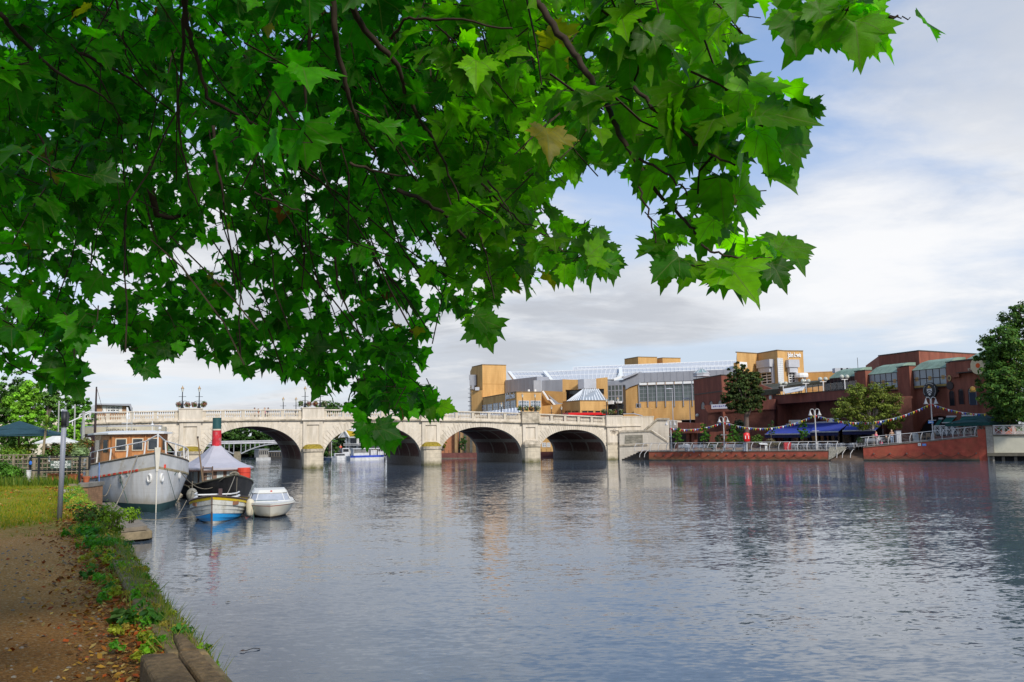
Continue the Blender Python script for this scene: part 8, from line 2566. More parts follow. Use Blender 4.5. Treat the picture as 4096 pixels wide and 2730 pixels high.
mb = MB(); mb.tube([(0, -.12, 1.24), (0, -.04, .6), (0, .02, -.2)], .045, 6); mb.build('stem_post', M('stem_brown', (.10, .06, .045)), dt)
mb = MB(); mb.poly((-.02, -.1, 1.2), (-bwd(.25) * .96, 1.3, 1.05), (bwd(.25) * .96, 1.3, 1.05)); mb.build('foredeck', M('foredeck_white', (.55, .54, .50), rough=.6), dt)
mb = MB(); r_ = [(-.98, 2.6), (-.95, 1.55), (-.72, 1.0), (.72, 1.0), (.95, 1.55), (.98, 2.6)]
mb.tube([(x, y, 1.27) for x, y in r_], .035, 6)
mb.tube([(x, y, 1.1) for x, y in r_], .06, 6); mb.build('coaming_rail', WHITEM, dt)
mb = MB(); mb.box((.28, .75, 1.36), (.16, .12, .36)); mb.build('mooring_bitt', M('bitt_brown', (.09, .05, .05)), dt)
for s in (-1, 1):
    t_ = .26; p = V((s * bwd(t_) * .975, 5.2 * t_, .82)); d = V((s * (bwd(t_ + .02) - bwd(t_)), 5.2 * .02, 0)).normalized()
    mb = MB(); n_ = V((s * d.y, -abs(d.x), .1)).normalized(); up_ = V((0, 0, 1)); c = p + n_ * .05
    mb.hexa([c - d * .24 - up_ * .08, c + d * .24 - up_ * .08, c + d * .24 - up_ * .08 - n_ * .04, c - d * .24 - up_ * .08 - n_ * .04, c - d * .24 + up_ * .08, c + d * .24 + up_ * .08, c + d * .24 + up_ * .08 - n_ * .04, c - d * .24 + up_ * .08 - n_ * .04])
    mb.build('name_plate', M('name_wood', (.28, .12, .055) if s > 0 else (.28, .12, .055), rough=.5), dt)
mwd = dt.matrix_basis; dw = lambda p: mwd @ V(p)
t = T('boat_fender', 'cream cylindrical fender hanging on the right side of the clinker boat', 'fender'); p = dw((1.5, 2.6, .50)); MB().lathe([(.05, -.42), (.17, -.36), (.2, -.2), (.2, .2), (.17, .34), (.06, .42)], 14, p).build('body', M('fender_cream', (.60, .54, .40), rough=.5, var=.15), t, smooth=True); mb = MB(); mb.tube([p + V((0, 0, .4)), p + V((-.1, 0, .62))], .02, 4); mb.build('line', ROPE, t); rebase(t)
rope('thin rope from the dinghy side trailing into the water', dw((-1.3, 1.5, 1.0)), dw((-1.75, -.6, -.05)), .1, ROPE, .014)
rope('mooring rope from the dinghy bow low over the water to the jetty', dw((-.05, -.1, .5)), G(520, 2075, .35), .15, ROPE, .014)
ct = T('cabin_boat', 'small white glassfibre cabin boat with wraparound windscreen right of the clinker boat', 'boat', None, (-11.75, 42.55, 0), R(17))
zcb = lambda t: .72 + .03 * t
GRP = M('cream_gelcoat', (0.60, 0.56, 0.46), rough=.35, var=.06, low=((.30, .22, .10), -.05, .25))
rows = [(lambda t: -.4, .15, None), (lambda t: .10 + .06 * t, .70, 'anti_foul'), (lambda t: .22 + .03 * t, .80, 'hull'), (lambda t: zcb(t) - .14, .97, 'hull'), (lambda t: zcb(t) - .10, 1.02, 'red_line'), (lambda t: zcb(t), 1.0, 'top_band')]
bwc, tsc, glc, grc = hull(ct, 4.6, 1.22, 0, rows, {'anti_foul': M('anti_foul', (.025, .02, .018)), 'hull': GRP, 'red_line': M('red_trim', (.36, .08, .04)), 'top_band': M('white_gelcoat', (.66, .64, .57), rough=.3, var=.05)}, zcb, 18, .45, .35, pw=2.3)
deck(ct, tsc, glc, grc, 0.0, M('white_gelcoat', (.66, .64, .57), rough=.3, var=.05))
cb = lambda k, y0, w_: [(-w_, y0 + .9), (-w_ * .93, y0 + .35), (-w_ * .68, y0 + .05), (0, y0 - .06), (w_ * .68, y0 + .05), (w_ * .93, y0 + .35), (w_, y0 + .9)]
lo = [(x, y, .74) for x, y in cb(0, 1.15, 1.0)]; hi = [(x, y, 1.12) for x, y in cb(0, 1.55, .84)]
mb = MB()
for k in range(6): mb.poly(lo[k], lo[k + 1], hi[k + 1], hi[k])
mb.build('windscreen', M('screen_glass', (0.36, 0.38, 0.42), rough=.08, var=.2, scale=1.5, spec=.8), ct)
mb = MB(); mb.tube(hi, .035, 5); mb.tube(lo, .025, 5)
for k in (0, 2, 4, 6): mb.tube([lo[k], hi[k]], .022, 5)
mb.build('screen_frame', WHITEM, ct)
top = [(x * 1.02, y, 1.13) for x, y in cb(0, 1.51, .86)] + [(.88, 4.0, 1.11), (-.88, 4.0, 1.11)]
t2 = [(x * .86, 2.6 + (y - 2.6) * .82, 1.27) for x, y, z in top]
mb = MB(); kk = len(top)
for k in range(kk): mb.poly(top[k], top[(k + 1) % kk], t2[(k + 1) % kk], t2[k])
mb.poly(*t2)
mb.add([(x, y, z - .03) for x, y, z in top], [list(range(kk))[::-1]])
mb.build('cabin_top', M('white_gelcoat', (.66, .64, .57), rough=.3, var=.05), ct)
for s in (-1, 1):
    mb = MB(); mb.poly((s * 1.0, 2.05, .74), (s * 1.02, 4.0, .74), (s * .88, 4.0, 1.1), (s * .84, 2.45, 1.12)); mb.build('cabin_side', GRP, ct)
mb = MB(); mb.box((.05, 1.55, 1.2), (.09, .04, .09)); mb.build('navigation_light', RED, ct)
mb = MB(); mb.box((-.3, 1.75, .83), (.9, .3, .14)); mb.build('dashboard', M('white_gelcoat', (.66, .64, .57)), ct)
mwc = ct.matrix_basis; cwp = lambda p: mwc @ V(p)
rope('dark line lying over the foredeck of the white cabin boat', cwp((-1.05, .9, .78)), cwp((.35, .75, .8)), -.03, ROPEG, .016, 6)
rope('dark rope hanging from the left bow of the white cabin boat into the water', cwp((-.78, .35, .7)), cwp((-.8, -.2, -.1)), 0.02, ROPEG, .016)
t = T('boat_fender', 'dark fender squeezed between the clinker boat and the cabin boat', 'fender'); p = cwp((-1.3, 2.2, .4)); MB().ball(p, (.16, .16, .32)).build('body', M('fender_dark', (.06, .055, .05)), t, smooth=True); mb = MB(); mb.tube([p + V((0, 0, .3)), p + V((.1, 0, .5))], .015, 4); mb.build('line', ROPE, t); rebase(t)
t = T('floating_twig', 'broken twig with a brown leaf floating on the near water', 'twig'); p = G(995, 2605, .01)
mb = MB(); mb.tube([p + V((-.06, 0, .005)), p + V((.05, .12, .02)), p + V((.16, .16, .0))], .007, 4); mb.build('stick', BARK, t); mb = MB(); mb.poly(p + V((-.16, -.05, .01)), p + V((-.07, -.08, .02)), p + V((-.05, 0, .015)), p + V((-.12, .04, .02))); mb.build('leaf', M('wet_leaf', (.25, .09, .02)), t); rebase(t)
t = T('floating_leaf', 'single pale leaf drifting on the water right of the twig', 'leaf'); p = G(910, 2410, .01); mb = MB(); mb.poly(p + V((-.05, -.02, .005)), p + V((.02, -.05, .02)), p + V((.08, .02, .008)), p + V((0, .05, .02))); o = mb.build('blade', M('wet_leaf2', (.3, .22, .12)), t); rebase(t)
def plane_leaf_mat():
    m, n, out = nt('plane_leaf')
    L = n.links.new
    at = N(n, 'ShaderNodeAttribute'); at.attribute_name = 'tint'
    uv = N(n, 'ShaderNodeAttribute'); uv.attribute_name = 'leafxy'
    sp = N(n, 'ShaderNodeSeparateXYZ'); L(uv.outputs['Vector'], sp.inputs[0])
    x = math_(n, 'ABSOLUTE', sp.outputs[0]); y = sp.outputs[1]
    vein = None
    for a, w_ in ((0, .013), (40, .010), (82, .008)):
        d = math_(n, 'ABSOLUTE', math_(n, 'SUBTRACT', math_(n, 'MULTIPLY', x, math.cos(R(a))), math_(n, 'MULTIPLY', y, math.sin(R(a)))))
        v_ = math_(n, 'LESS_THAN', d, w_)
        if a == 82: v_ = math_(n, 'MULTIPLY', v_, math_(n, 'GREATER_THAN', x, 0.0))
        vein = v_ if vein is None else math_(n, 'MAXIMUM', vein, v_)
    br = math_(n, 'LESS_THAN', math_(n, 'FRACT', math_(n, 'MULTIPLY', math_(n, 'SUBTRACT', y, math_(n, 'MULTIPLY', x, .75)), 9.0)), .10)
    vein2 = math_(n, 'MAXIMUM', vein, math_(n, 'MULTIPLY', br, .45))
    ns = N(n, 'ShaderNodeTexNoise', Scale=22.0, Detail=4.0)
    tc = N(n, 'ShaderNodeTexCoord'); L(tc.outputs['Object'], ns.inputs['Vector'])
    rp = ramp(n, [(.3, (.72, .76, .7)), (.7, (1.22, 1.18, 1.1))]); L(ns.outputs['Fac'], rp.inputs[0])
    cv = mixrgb(n, at.outputs['Color'], rp.outputs[0], 1.0, 'MULTIPLY')
    top = mixrgb(n, cv, (.20, .26, .07, 1), math_(n, 'MULTIPLY', vein2, .55))
    b = N(n, 'ShaderNodeBsdfPrincipled', Roughness=.48)
    b.inputs['Specular IOR Level'].default_value = .25
    L(top, b.inputs['Base Color'])
    bp = N(n, 'ShaderNodeBump', Strength=.5, Distance=.01); L(vein2, bp.inputs['Height']); L(bp.outputs[0], b.inputs['Normal'])
    t = N(n, 'ShaderNodeBsdfTranslucent')
    tcv = mixrgb(n, mixrgb(n, cv, (1.7, 2.6, .12, 1), 1.0, 'MULTIPLY'), (.10, .16, .01, 1), math_(n, 'MULTIPLY', vein, .5))
    L(tcv, t.inputs[0])
    mx = N(n, 'ShaderNodeMixShader'); mx.inputs[0].default_value = .60
    L(b.outputs[0], mx.inputs[1]); L(t.outputs[0], mx.inputs[2]); L(mx.outputs[0], out.inputs[0])
    return m
half_hi = [(0.0, 0.0), (.09, -.055), (.20, -.03), (.30, -.10), (.36, -.045), (.47, -.05), (.40, .06), (.50, .13), (.46, .20), (.56, .25), (.74, .40), (.56, .42), (.60, .55), (.44, .50), (.31, .53), (.36, .66), (.24, .70), (.22, .84), (.11, .86), (0.0, 1.10)]
half_lo = [(0.0, 0.0), (.22, -.05), (.46, -.05), (.44, .16), (.73, .40), (.46, .46), (.30, .54), (.30, .70), (.16, .82), (0.0, 1.10)]
def outline(h):
    r = np.array(h); l = r[1:-1][::-1] * np.array([-1, 1])
    return np.concatenate([r, l])
def leaf_fan(h):
    o = outline(h); c = np.array([[0, .33]])
    pts = np.concatenate([c, o])
    k = len(o)
    return pts, np.array([(0, 1 + i, 1 + (i + 1) % k) for i in range(k)])
FAN = {1: leaf_fan(half_hi), 0: leaf_fan(half_lo)}
MASK = [(-400, -900), (-400, 880), (0, 860), (60, 850), (100, 895), (150, 905), (185, 918), (200, 880), (186, 850), (216, 770), (245, 770), (275, 805), (318, 872), (366, 868), (352, 830), (408, 818), (440, 795), (462, 828), (520, 840), (566, 872), (610, 842), (650, 872), (690, 880), (735, 912), (770, 925), (800, 955), (828, 1000), (836, 1030), (905, 1040), (925, 1000), (870, 975), (850, 950),
        (890, 940), (935, 965), (965, 955), (995, 965), (1048, 942), (1010, 905), (990, 860), (985, 815), (1000, 775), (1040, 795), (1010, 745), (1068, 730), (1080, 770), (1130, 800), (1168, 755), (1130, 690), (1190, 690), (1228, 680), (1300, 655), (1380, 645), (1430, 630), (1425, 580), (1392, 520), (1300, 508), (1262, 470), (1300, 420), (1372, 440), (1400, 395), (1440, 412), (1475, 450), (1496, 500), (1470, 560), (1490, 640), (1545, 655),
        (1640, 672), (1705, 655), (1765, 675), (1828, 655), (1834, 600), (1868, 562), (1800, 540), (1740, 545), (1735, 500), (1772, 450), (1765, 425), (1850, 415), (1866, 370), (1895, 326), (1885, 262), (1842, 198), (1745, 205), (1735, 160), (1740, 110), (1700, 70), (1665, 25), (1660, -900)]
MASK2 = [(1672, -900), (1676, 10), (1692, 45), (1722, 30), (1740, 5), (1772, 10), (1776, 85), (1835, 112), (1890, 108), (1925, 112), (1985, 128), (2050, 112), (2062, 45), (2040, -10), (2060, -900)]
MASK3 = [(2092, 20), (2135, 30), (2162, 86), (2110, 84)]
def inside(poly, x, y):
    c = np.zeros(x.shape, bool)
    n_ = len(poly)
    for i in range(n_):
        x0, y0 = poly[i]; x1, y1 = poly[(i + 1) % n_]
        cond = ((y0 > y) != (y1 > y))
        with np.errstate(divide='ignore', invalid='ignore'):
            xi = x0 + (y - y0) * (x1 - x0) / (y1 - y0 + 1e-12)
        c ^= cond & (x < xi)
    return c
FWn, CRn, CUn, CAMn = np.array(fw), np.array(cr), np.array(cu), np.array(CAM)
def nproj(p):
    d = p - CAMn
    k = d @ FWn
    return (2048 + FPX * (d @ CRn) / k) / 1.7408, (1365 - FPX * (d @ CUn) / k) / 1.7408
def npoint(x, y, Y):              # view px (2353 wide) and depth to world
    d = FWn[None] * FPX + CRn[None] * (x * 1.7408 - 2048)[:, None] + CUn[None] * (1365 - y * 1.7408)[:, None]
    return CAMn + d * (Y / d[:, 1])[:, None]
g = np.random.default_rng(77)
leaves = {0: [], 1: []}           # (position, midrib, normal, size, tint)
twigs = []
def okmask(p):
    x, y = nproj(p)
    return inside(MASK, x, y) | inside(MASK2, x, y) | inside(MASK3, x, y)
def sprays(xs, ys, Ys, lpt, size, tintf, seed, spread=.32):
    """a spray of leaves round a hanging twig at each sampled place inside the crown"""
    gg = np.random.default_rng(seed)
    tips = npoint(xs, ys, Ys)
    n_ = len(xs)
    ax = unit(np.stack([gg.normal(size=n_) * .55 - .25, gg.normal(size=n_) * .45, .35 + .5 * gg.random(n_)], 1))
    ln = spread * (1.2 + .9 * gg.random(n_))
    pets = []
    for k in range(lpt):
        f = (k + gg.random(n_) * .6) / lpt
        az = gg.random(n_) * 6.283
        side = np.stack([np.cos(az), np.sin(az), np.zeros(n_)], 1)
        pos = tips + ax * (ln * f)[:, None]
        pet = .05 + .05 * gg.random(n_)
        base = pos + side * pet[:, None]
        mid = unit(side * (.45 + .55 * gg.random(n_))[:, None] + np.array([0, 0, -1.0]) * (.15 + .9 * gg.random(n_))[:, None] + gg.normal(size=(n_, 3)) * .18)
        nr = unit(np.array([0, 0, 1.0]) * (.55 + .3 * gg.random(n_))[:, None] + side * .75 + gg.normal(size=(n_, 3)) * .38)
        nr = unit(nr - mid * (nr * mid).sum(1)[:, None])
        s_ = size * (.55 + .6 * gg.random(n_))
        tip_ = base + mid * (s_ * .98)[:, None]
        wv = np.cross(mid, nr) * (s_ * .5)[:, None]
        mc = base + mid * (s_ * .4)[:, None]
        ok = okmask(base) & okmask(base + mid * (s_ * .62)[:, None]) & okmask(mc + wv * .55) & okmask(mc - wv * .55)
        tn = tintf(gg, n_, pos)
        dist = (base - CAMn) @ FWn
        hi = ok & (dist < 6.5)
        lo_ = ok & ~hi
        for key, sel in ((1, hi), (0, lo_)):
            if sel.any():
                leaves[key].append((base[sel], mid[sel], nr[sel], s_[sel], tn[sel]))
        cnt = ok * 1 if k == 0 else cnt + ok
        pets += [(q, pos[q], base[q]) for q in np.nonzero(ok & (dist < 9))[0]]
    twigs.extend((a, b, .0022) for q, a, b in pets if cnt[q] >= 2)
    for q in np.nonzero(cnt >= lpt * .6)[0]:
        e = tips[q] + ax[q] * ln[q]; m_ = tips[q] + ax[q] * ln[q] * .5 + gg.normal(size=3) * .015
        twigs.append((e, m_, .005)); twigs.append((m_, tips[q], .004))
def tint_green(gg, n_, pos):
    h = gg.random((n_, 1)) ** 1.1
    c = (1 - h) * np.array([.010, .088, .003]) + h * np.array([.070, .310, .004])
    c = c * (.65 + .7 * gg.random((n_, 1))) * np.where(pos[:, :1] > -.6, np.array([[2.3, 1.18, 1.0]]), 1.0)
    yel = gg.random((n_, 1)) < .008
    c = np.where(yel, np.array([.26, .20, .02]) * (.6 + .6 * gg.random((n_, 1))), c)
    brn = gg.random((n_, 1)) < .003
    return np.where(brn, np.array([.16, .045, .012]), c)
def sample(box, n_, seed):
    gg = np.random.default_rng(seed)
    x = box[0] + (box[2] - box[0]) * gg.random(n_); y = box[1] + (box[3] - box[1]) * gg.random(n_)
    k = inside(MASK, x, y) | inside(MASK2, x, y) | inside(MASK3, x, y)
    return x[k], y[k], gg
LV = .20
LF = .165
def layer(box, Y0, Y1, cover, seed, lpt=7, size=LV, pw=1.0, keep=None, spread=.30):
    """cover = how many times the leaves would hide the area of the box if spread out flat"""
    Ym = (Y0 + Y1) / 2
    area = (box[2] - box[0]) * (box[3] - box[1])
    la = .36 * (size * .85 * FPX / 1.7408 / Ym) ** 2
    n_ = max(3, int(cover * area / la / lpt))
    x, y, gg = sample(box, n_, seed)
    if keep is not None:
        k = gg.random(len(x)) < keep(x, y)
        x, y = x[k], y[k]
    Y = Y0 + (Y1 - Y0) * gg.random(len(x)) ** pw
    if len(x): sprays(x, y, Y, lpt, size, tint_green, seed + 1000, spread)
noise_cells = np.random.default_rng(4).random((40, 30))
def patchy(x, y, s=70.0, lo=.15):
    i = np.clip((x / s).astype(int) + 8, 0, 39); j = np.clip((y / s).astype(int) + 14, 0, 29)
    return np.clip(lo + 1.3 * noise_cells[i, j], 0, 1)
layer((-60, 380, 1120, 900), 8.5, 13.5, 1.45, 1, 7, LF, keep=lambda x, y: patchy(x, y, 55, -.05))
layer((-60, 120, 1350, 560), 8.0, 13.0, 1.6, 2, 7, LF, keep=lambda x, y: patchy(x, y, 80, .15))
layer((-60, -120, 1500, 300), 7.0, 12.0, 1.6, 3, 7, LF)
layer((420, 560, 1060, 970), 7.0, 11.0, 1.3, 4, 6, LF, keep=lambda x, y: patchy(x, y, 50, .05), spread=.18)
layer((860, 760, 1060, 970), 6.5, 8.5, 2.0, 44, 6, .15, spread=.14, keep=lambda x, y: patchy(x, y, 40, .2))
layer((780, 890, 960, 1045), 6.0, 7.5, 2.4, 45, 4, .15, spread=.10)
layer((1040, 380, 1440, 700), 5.5, 8.5, 1.7, 5, 6, LF, keep=lambda x, y: patchy(x, y, 50, .15), spread=.18)
layer((1250, 500, 1440, 660), 4.6, 6.0, 1.2, 55, 5, .18, spread=.12)
layer((1060, 680, 1180, 805), 4.6, 5.6, 2.2, 46, 4, LF, spread=.10)
layer((880, 250, 1250, 640), 5.0, 8.5, 1.2, 6, 6, LF, keep=lambda x, y: patchy(x, y, 60, .2))
layer((-60, -100, 1300, 520), 5.6, 9.0, 1.7, 7, 6, .17, keep=lambda x, y: patchy(x, y, 100, .25))
layer((-60, 420, 420, 700), 5.0, 8.0, .8, 8, 6, LF, keep=lambda x, y: patchy(x, y, 70, .1))
layer((0, 740, 220, 925), 5.0, 7.5, 2.0, 9, 5, .15, spread=.12)
layer((-60, 640, 230, 880), 6.0, 10.0, 1.1, 47, 6, .15, spread=.16, keep=lambda x, y: patchy(x, y, 45, .1))
layer((230, 740, 440, 885), 6.5, 8.5, 2.0, 10, 4, .155, spread=.12)
layer((1150, 180, 1560, 560), 4.6, 7.5, 1.4, 11, 6, .175, spread=.18, keep=lambda x, y: patchy(x, y, 60, .15))
layer((1000, -80, 1750, 260), 4.2, 7.5, 1.6, 12, 6, .175, spread=.22, keep=lambda x, y: patchy(x, y, 80, .25))
layer((-60, -80, 900, 420), 3.8, 5.2, .22, 13, 5, .18, spread=.2)
layer((600, -80, 1500, 420), 3.5, 5.0, .32, 14, 5, .18, spread=.2)
layer((1380, -60, 1770, 330), 2.8, 4.2, 1.4, 15, 5, .18, spread=.14)
layer((1440, 190, 1910, 450), 2.6, 3.6, 1.45, 16, 4, .18, spread=.10)
layer((1450, 370, 1800, 600), 2.9, 3.8, .8, 17, 4, .17, spread=.10)
layer((1450, 510, 1885, 690), 2.8, 3.6, 1.4, 18, 4, .165, spread=.09)
layer((1655, -40, 2075, 135), 2.5, 3.0, 2.2, 19, 4, .18, spread=.09)
layer((-300, -900, 1700, -60), 4.0, 9.0, 1.9, 21, 7)  # leaves above the frame, added to shade the crown below
gg = np.random.default_rng(99)
n_ = 1450  # unseen leaf masses added over and behind the camera to block sun and sky
sel = gg.random(n_) < .16  # patch of these added to shade the near path
tp = np.stack([np.where(sel, .4 + 2.9 * gg.random(n_), -10 + 10 * gg.random(n_)), np.where(sel, -6 + 4 * gg.random(n_), -5 + 7.5 * gg.random(n_)), np.where(sel, 7.8 + 3 * gg.random(n_), 8.5 + 5 * gg.random(n_))], 1)
cur = np.arange(n_) > 1050  # curtain of unseen leaves, added to block light from behind left
tp[cur] = np.stack([-13 + 12 * gg.random(cur.sum()), -9 + 7.5 * gg.random(cur.sum()), 3 + 7 * gg.random(cur.sum())], 1)
for k in range(5):
    az = gg.random(n_) * 6.283; side = np.stack([np.cos(az), np.sin(az), np.zeros(n_)], 1)
    base = tp + side * .25 + gg.normal(size=(n_, 3)) * .2
    mid = unit(side + np.array([0, 0, -.4]) + gg.normal(size=(n_, 3)) * .2)
    nr = unit(np.array([0, 0, 1.0]) + gg.normal(size=(n_, 3)) * .4); nr = unit(nr - mid * (nr * mid).sum(1)[:, None])
    leaves[0].append((base, mid, nr, .25 + .1 * gg.random(n_), tint_green(gg, n_, base)))
gg = np.random.default_rng(12)
for bx, by, tx, ty, Y in ((1735, 272, 1886, 262, 2.6), (1795, 335, 1897, 326, 2.6), (1740, 300, 1800, 390, 2.65), (1822, 380, 1850, 418, 2.7), (1770, 395, 1835, 425, 2.7), (1690, 450, 1772, 452, 2.8), (1690, 480, 1745, 545, 2.8), (1640, 505, 1600, 560, 2.85), (1790, 575, 1870, 562, 2.8), (1755, 590, 1830, 620, 2.8),
      (1770, 605, 1812, 662, 2.75), (1720, 610, 1770, 678, 2.8), (1650, 600, 1655, 675, 2.8), (1600, 600, 1560, 655, 2.85), (1560, 590, 1502, 640, 2.85), (1530, 560, 1462, 585, 2.9), (1700, 590, 1720, 650, 2.85), (1680, 150, 1742, 155, 2.7), (1690, 100, 1738, 88, 2.7), (1660, 175, 1738, 120, 2.75), (1700, 215, 1690, 290, 2.7), (1640, 230, 1722, 262, 2.75),
      (1690, -10, 1692, 46, 2.6), (1790, 25, 1778, 92, 2.55), (1820, 30, 1832, 112, 2.55), (1850, 35, 1890, 112, 2.55), (1900, 40, 1925, 118, 2.5), (1960, 45, 1985, 128, 2.5), (1985, 60, 2052, 114, 2.5), (1990, 20, 2062, 60, 2.5), (1985, -10, 2040, 12, 2.5), (1870, 5, 1905, 70, 2.5), (2112, 40, 2162, 86, 2.45), (1730, -10, 1772, 8, 2.55),
      (1090, 725, 1168, 758, 4.6), (1100, 735, 1132, 802, 4.6), (1085, 730, 1072, 775, 4.7), (1350, 590, 1432, 600, 4.6), (1370, 545, 1392, 515, 4.7), (1380, 600, 1425, 635, 4.6), (1330, 600, 1345, 650, 4.7), (1300, 610, 1290, 655, 4.8), (330, 845, 370, 866, 6.2), (325, 845, 300, 862, 6.2), (310, 820, 318, 845, 6.3), (400, 790, 420, 815, 6.3), (375, 800, 410, 818, 6.3),
      (862, 982, 925, 1005, 5.6), (858, 985, 905, 1042, 5.6), (850, 990, 838, 1032, 5.6), (840, 975, 815, 1000, 5.6), (830, 945, 812, 972, 5.7), (1010, 935, 1048, 942, 6.0), (985, 940, 998, 966, 6.0), (945, 945, 962, 958, 6.0), (795, 930, 800, 955, 6.0), (170, 880, 190, 918, 5.2), (150, 870, 145, 905, 5.2), (185, 860, 205, 852, 5.3)):
    b0_, t0_ = npoint(np.array([bx * 1.0]), np.array([by * 1.0]), Y), npoint(np.array([tx * 1.0]), np.array([ty * 1.0]), Y + gg.uniform(-.06, .06))
    d_ = t0_ - b0_
    s_ = np.linalg.norm(d_) / 1.02
    mid = unit(d_)
    nr = unit(-FWn[None] * .8 + np.array([[0, 0, .55]]) + gg.normal(size=(1, 3)) * .3); nr = unit(nr - mid * (nr * mid).sum())
    leaves[1].append((b0_, mid, nr, np.array([s_]), tint_green(gg, 1, b0_) * 1.15))
pt = T('plane_tree', 'large plane tree whose leafy branches hang over the path and river', 'tree')
PLM = plane_leaf_mat()
allv, allf, allt, alluv = [], [], [], []
off = 0
for key in (1, 0):
    if not leaves[key]: continue
    base, mid, nr, s_, tn = [np.concatenate([q[i] for q in leaves[key]]) for i in range(5)]
    pts, tri = FAN[key]
    k = len(base)
    wv = np.cross(mid, nr)
    gg = np.random.default_rng(5 + key)
    fold = (.10 + .30 * gg.random(k)); droop = (.02 + .42 * gg.random(k)); tw = gg.normal(size=k) * .12
    X, Yl = pts[:, 0], pts[:, 1]
    sx_ = .82 + .34 * gg.random(k); sk = 1 + .16 * gg.normal(size=k)
    zz = fold[:, None] * np.abs(X)[None] - droop[:, None] * (Yl ** 2 + .8 * X ** 2)[None] + tw[:, None] * (X * Yl)[None] + .05 * np.sin(9 * X + 5 * Yl)[None]
    v_ = base[:, None, :] + s_[:, None, None] * (wv[:, None, :] * (X[None] * sx_[:, None] * np.where(X[None] > 0, sk[:, None], 2 - sk[:, None]))[:, :, None] + mid[:, None, :] * Yl[None, :, None] + nr[:, None, :] * zz[:, :, None])
    m_ = len(pts)
    allv.append(v_.reshape(-1, 3))
    allf.append((tri[None] + (np.arange(k) * m_)[:, None, None]).reshape(-1, 3) + off)
    off += k * m_
    t4 = np.ones((k, m_, 4), dtype=np.float32); t4[:, :, :3] = tn[:, None, :]
    allt.append(t4.reshape(-1, 4))
    u3 = np.zeros((k, m_, 3), dtype=np.float32); u3[:, :, :2] = pts[None]
    alluv.append(u3.reshape(-1, 3))
    print('plane leaves', key, k)
me = bpy.data.meshes.new('leaves')
vv, ff = np.concatenate(allv), np.concatenate(allf)
me.vertices.add(len(vv)); me.vertices.foreach_set('co', vv.astype(np.float32).ravel())
me.loops.add(len(ff) * 3); me.loops.foreach_set('vertex_index', ff.astype(np.int32).ravel())
me.polygons.add(len(ff)); me.polygons.foreach_set('loop_start', np.arange(0, len(ff) * 3, 3, dtype=np.int32))
try: me.polygons.foreach_set('loop_total', np.full(len(ff), 3, dtype=np.int32))
except Exception: pass
me.polygons.foreach_set('use_smooth', np.ones(len(ff), dtype=bool))
me.update(calc_edges=True); me.validate()
me.attributes.new('tint', 'FLOAT_COLOR', 'POINT').data.foreach_set('color', np.concatenate(allt).ravel())
me.attributes.new('leafxy', 'FLOAT_VECTOR', 'POINT').data.foreach_set('vector', np.concatenate(alluv).ravel())
me.materials.append(PLM)
lo_ = bpy.data.objects.new('leaves', me); col.objects.link(lo_); lo_.parent = pt
BRK = M('plane_bark', (0.040, 0.028, 0.019), rough=.9, var=.4, scale=9, spec=.2)
mb = MB()
def z1(pts, Y0, Y1, r0_, r1_):     # pixels of the 2048 wide left zoom
    k = len(pts)
    path = []
    for i, (x, y) in enumerate(pts):
        path.append(P(x * .8704, y * .8704, Y0 + (Y1 - Y0) * i / (k - 1)))
    sm_ = []
    for a, b in zip(path, path[1:]):
        for q in range(4):
            sm_.append(a.lerp(b, q / 4) + V((rnd.gauss(0, .004), rnd.gauss(0, .006), rnd.gauss(0, .004))))
    sm_.append(path[-1])
    MB().tube(sm_, r0_ * .62, 6, r2=r1_ * .7).build('branch', BRK, pt, smooth=True)
z1([(835, -80), (850, 60), (875, 180), (915, 300), (950, 450), (1050, 505), (1130, 550), (1220, 600)], 4.8, 5.6, .030, .010)
z1([(850, -40), (845, 150), (838, 300), (815, 470), (830, 640), (870, 850), (915, 950)], 5.0, 5.6, .020, .006)
z1([(1530, -60), (1540, 150), (1560, 260), (1600, 420), (1615, 500), (1660, 610), (1730, 720)], 4.2, 4.8, .028, .008)
z1([(1585, -40), (1640, 80), (1720, 190), (1830, 300), (1860, 420), (1920, 540), (1990, 640), (2050, 760), (2110, 930)], 4.0, 5.0, .030, .008)
z1([(1800, 180), (1860, 90), (1960, 80), (2130, 100), (2353, 130)], 4.2, 3.8, .014, .006)
z1([(1440, -40), (1420, 200), (1400, 400), (1420, 600), (1470, 740), (1520, 880)], 4.8, 5.3, .020, .006)
z1([(0, 60), (80, 160), (180, 270), (300, 360), (420, 410), (520, 480)], 4.5, 5.5, .022, .008)
z1([(180, 620), (215, 700), (230, 800), (260, 850)], 5.0, 5.2, .012, .005)
z1([(380, 240), (470, 300), (600, 360), (700, 440), (800, 520)], 5.5, 6.5, .020, .008)
z1([(690, 860), (720, 990), (780, 1000), (850, 990)], 8.0, 8.4, .06, .02)
z1([(980, 580), (985, 700), (1020, 860), (1030, 940)], 5.0, 5.2, .016, .007)
z1([(1610, 750), (1700, 780), (1830, 810), (1890, 800)], 5.0, 5.4, .014, .006)
z1([(1830, 870), (1940, 920), (2040, 980), (2140, 1095)], 4.6, 5.0, .020, .012)
z1([(1170, 880), (1210, 910), (1280, 930), (1340, 960), (1400, 975)], 5.0, 5.4, .010, .005)
z1([(530, -20), (560, 110), (580, 250), (640, 390)], 5.4, 5.8, .014, .006)
z1([(1540, 1180), (1560, 1350), (1620, 1460), (1670, 1560)], 6.5, 6.8, .016, .006)
z1([(1380, 1050), (1400, 1200), (1390, 1330), (1430, 1450)], 6.8, 7.0, .014, .005)
z1([(2240, 840), (2300, 900), (2360, 1010)], 4.6, 4.8, .010, .004)
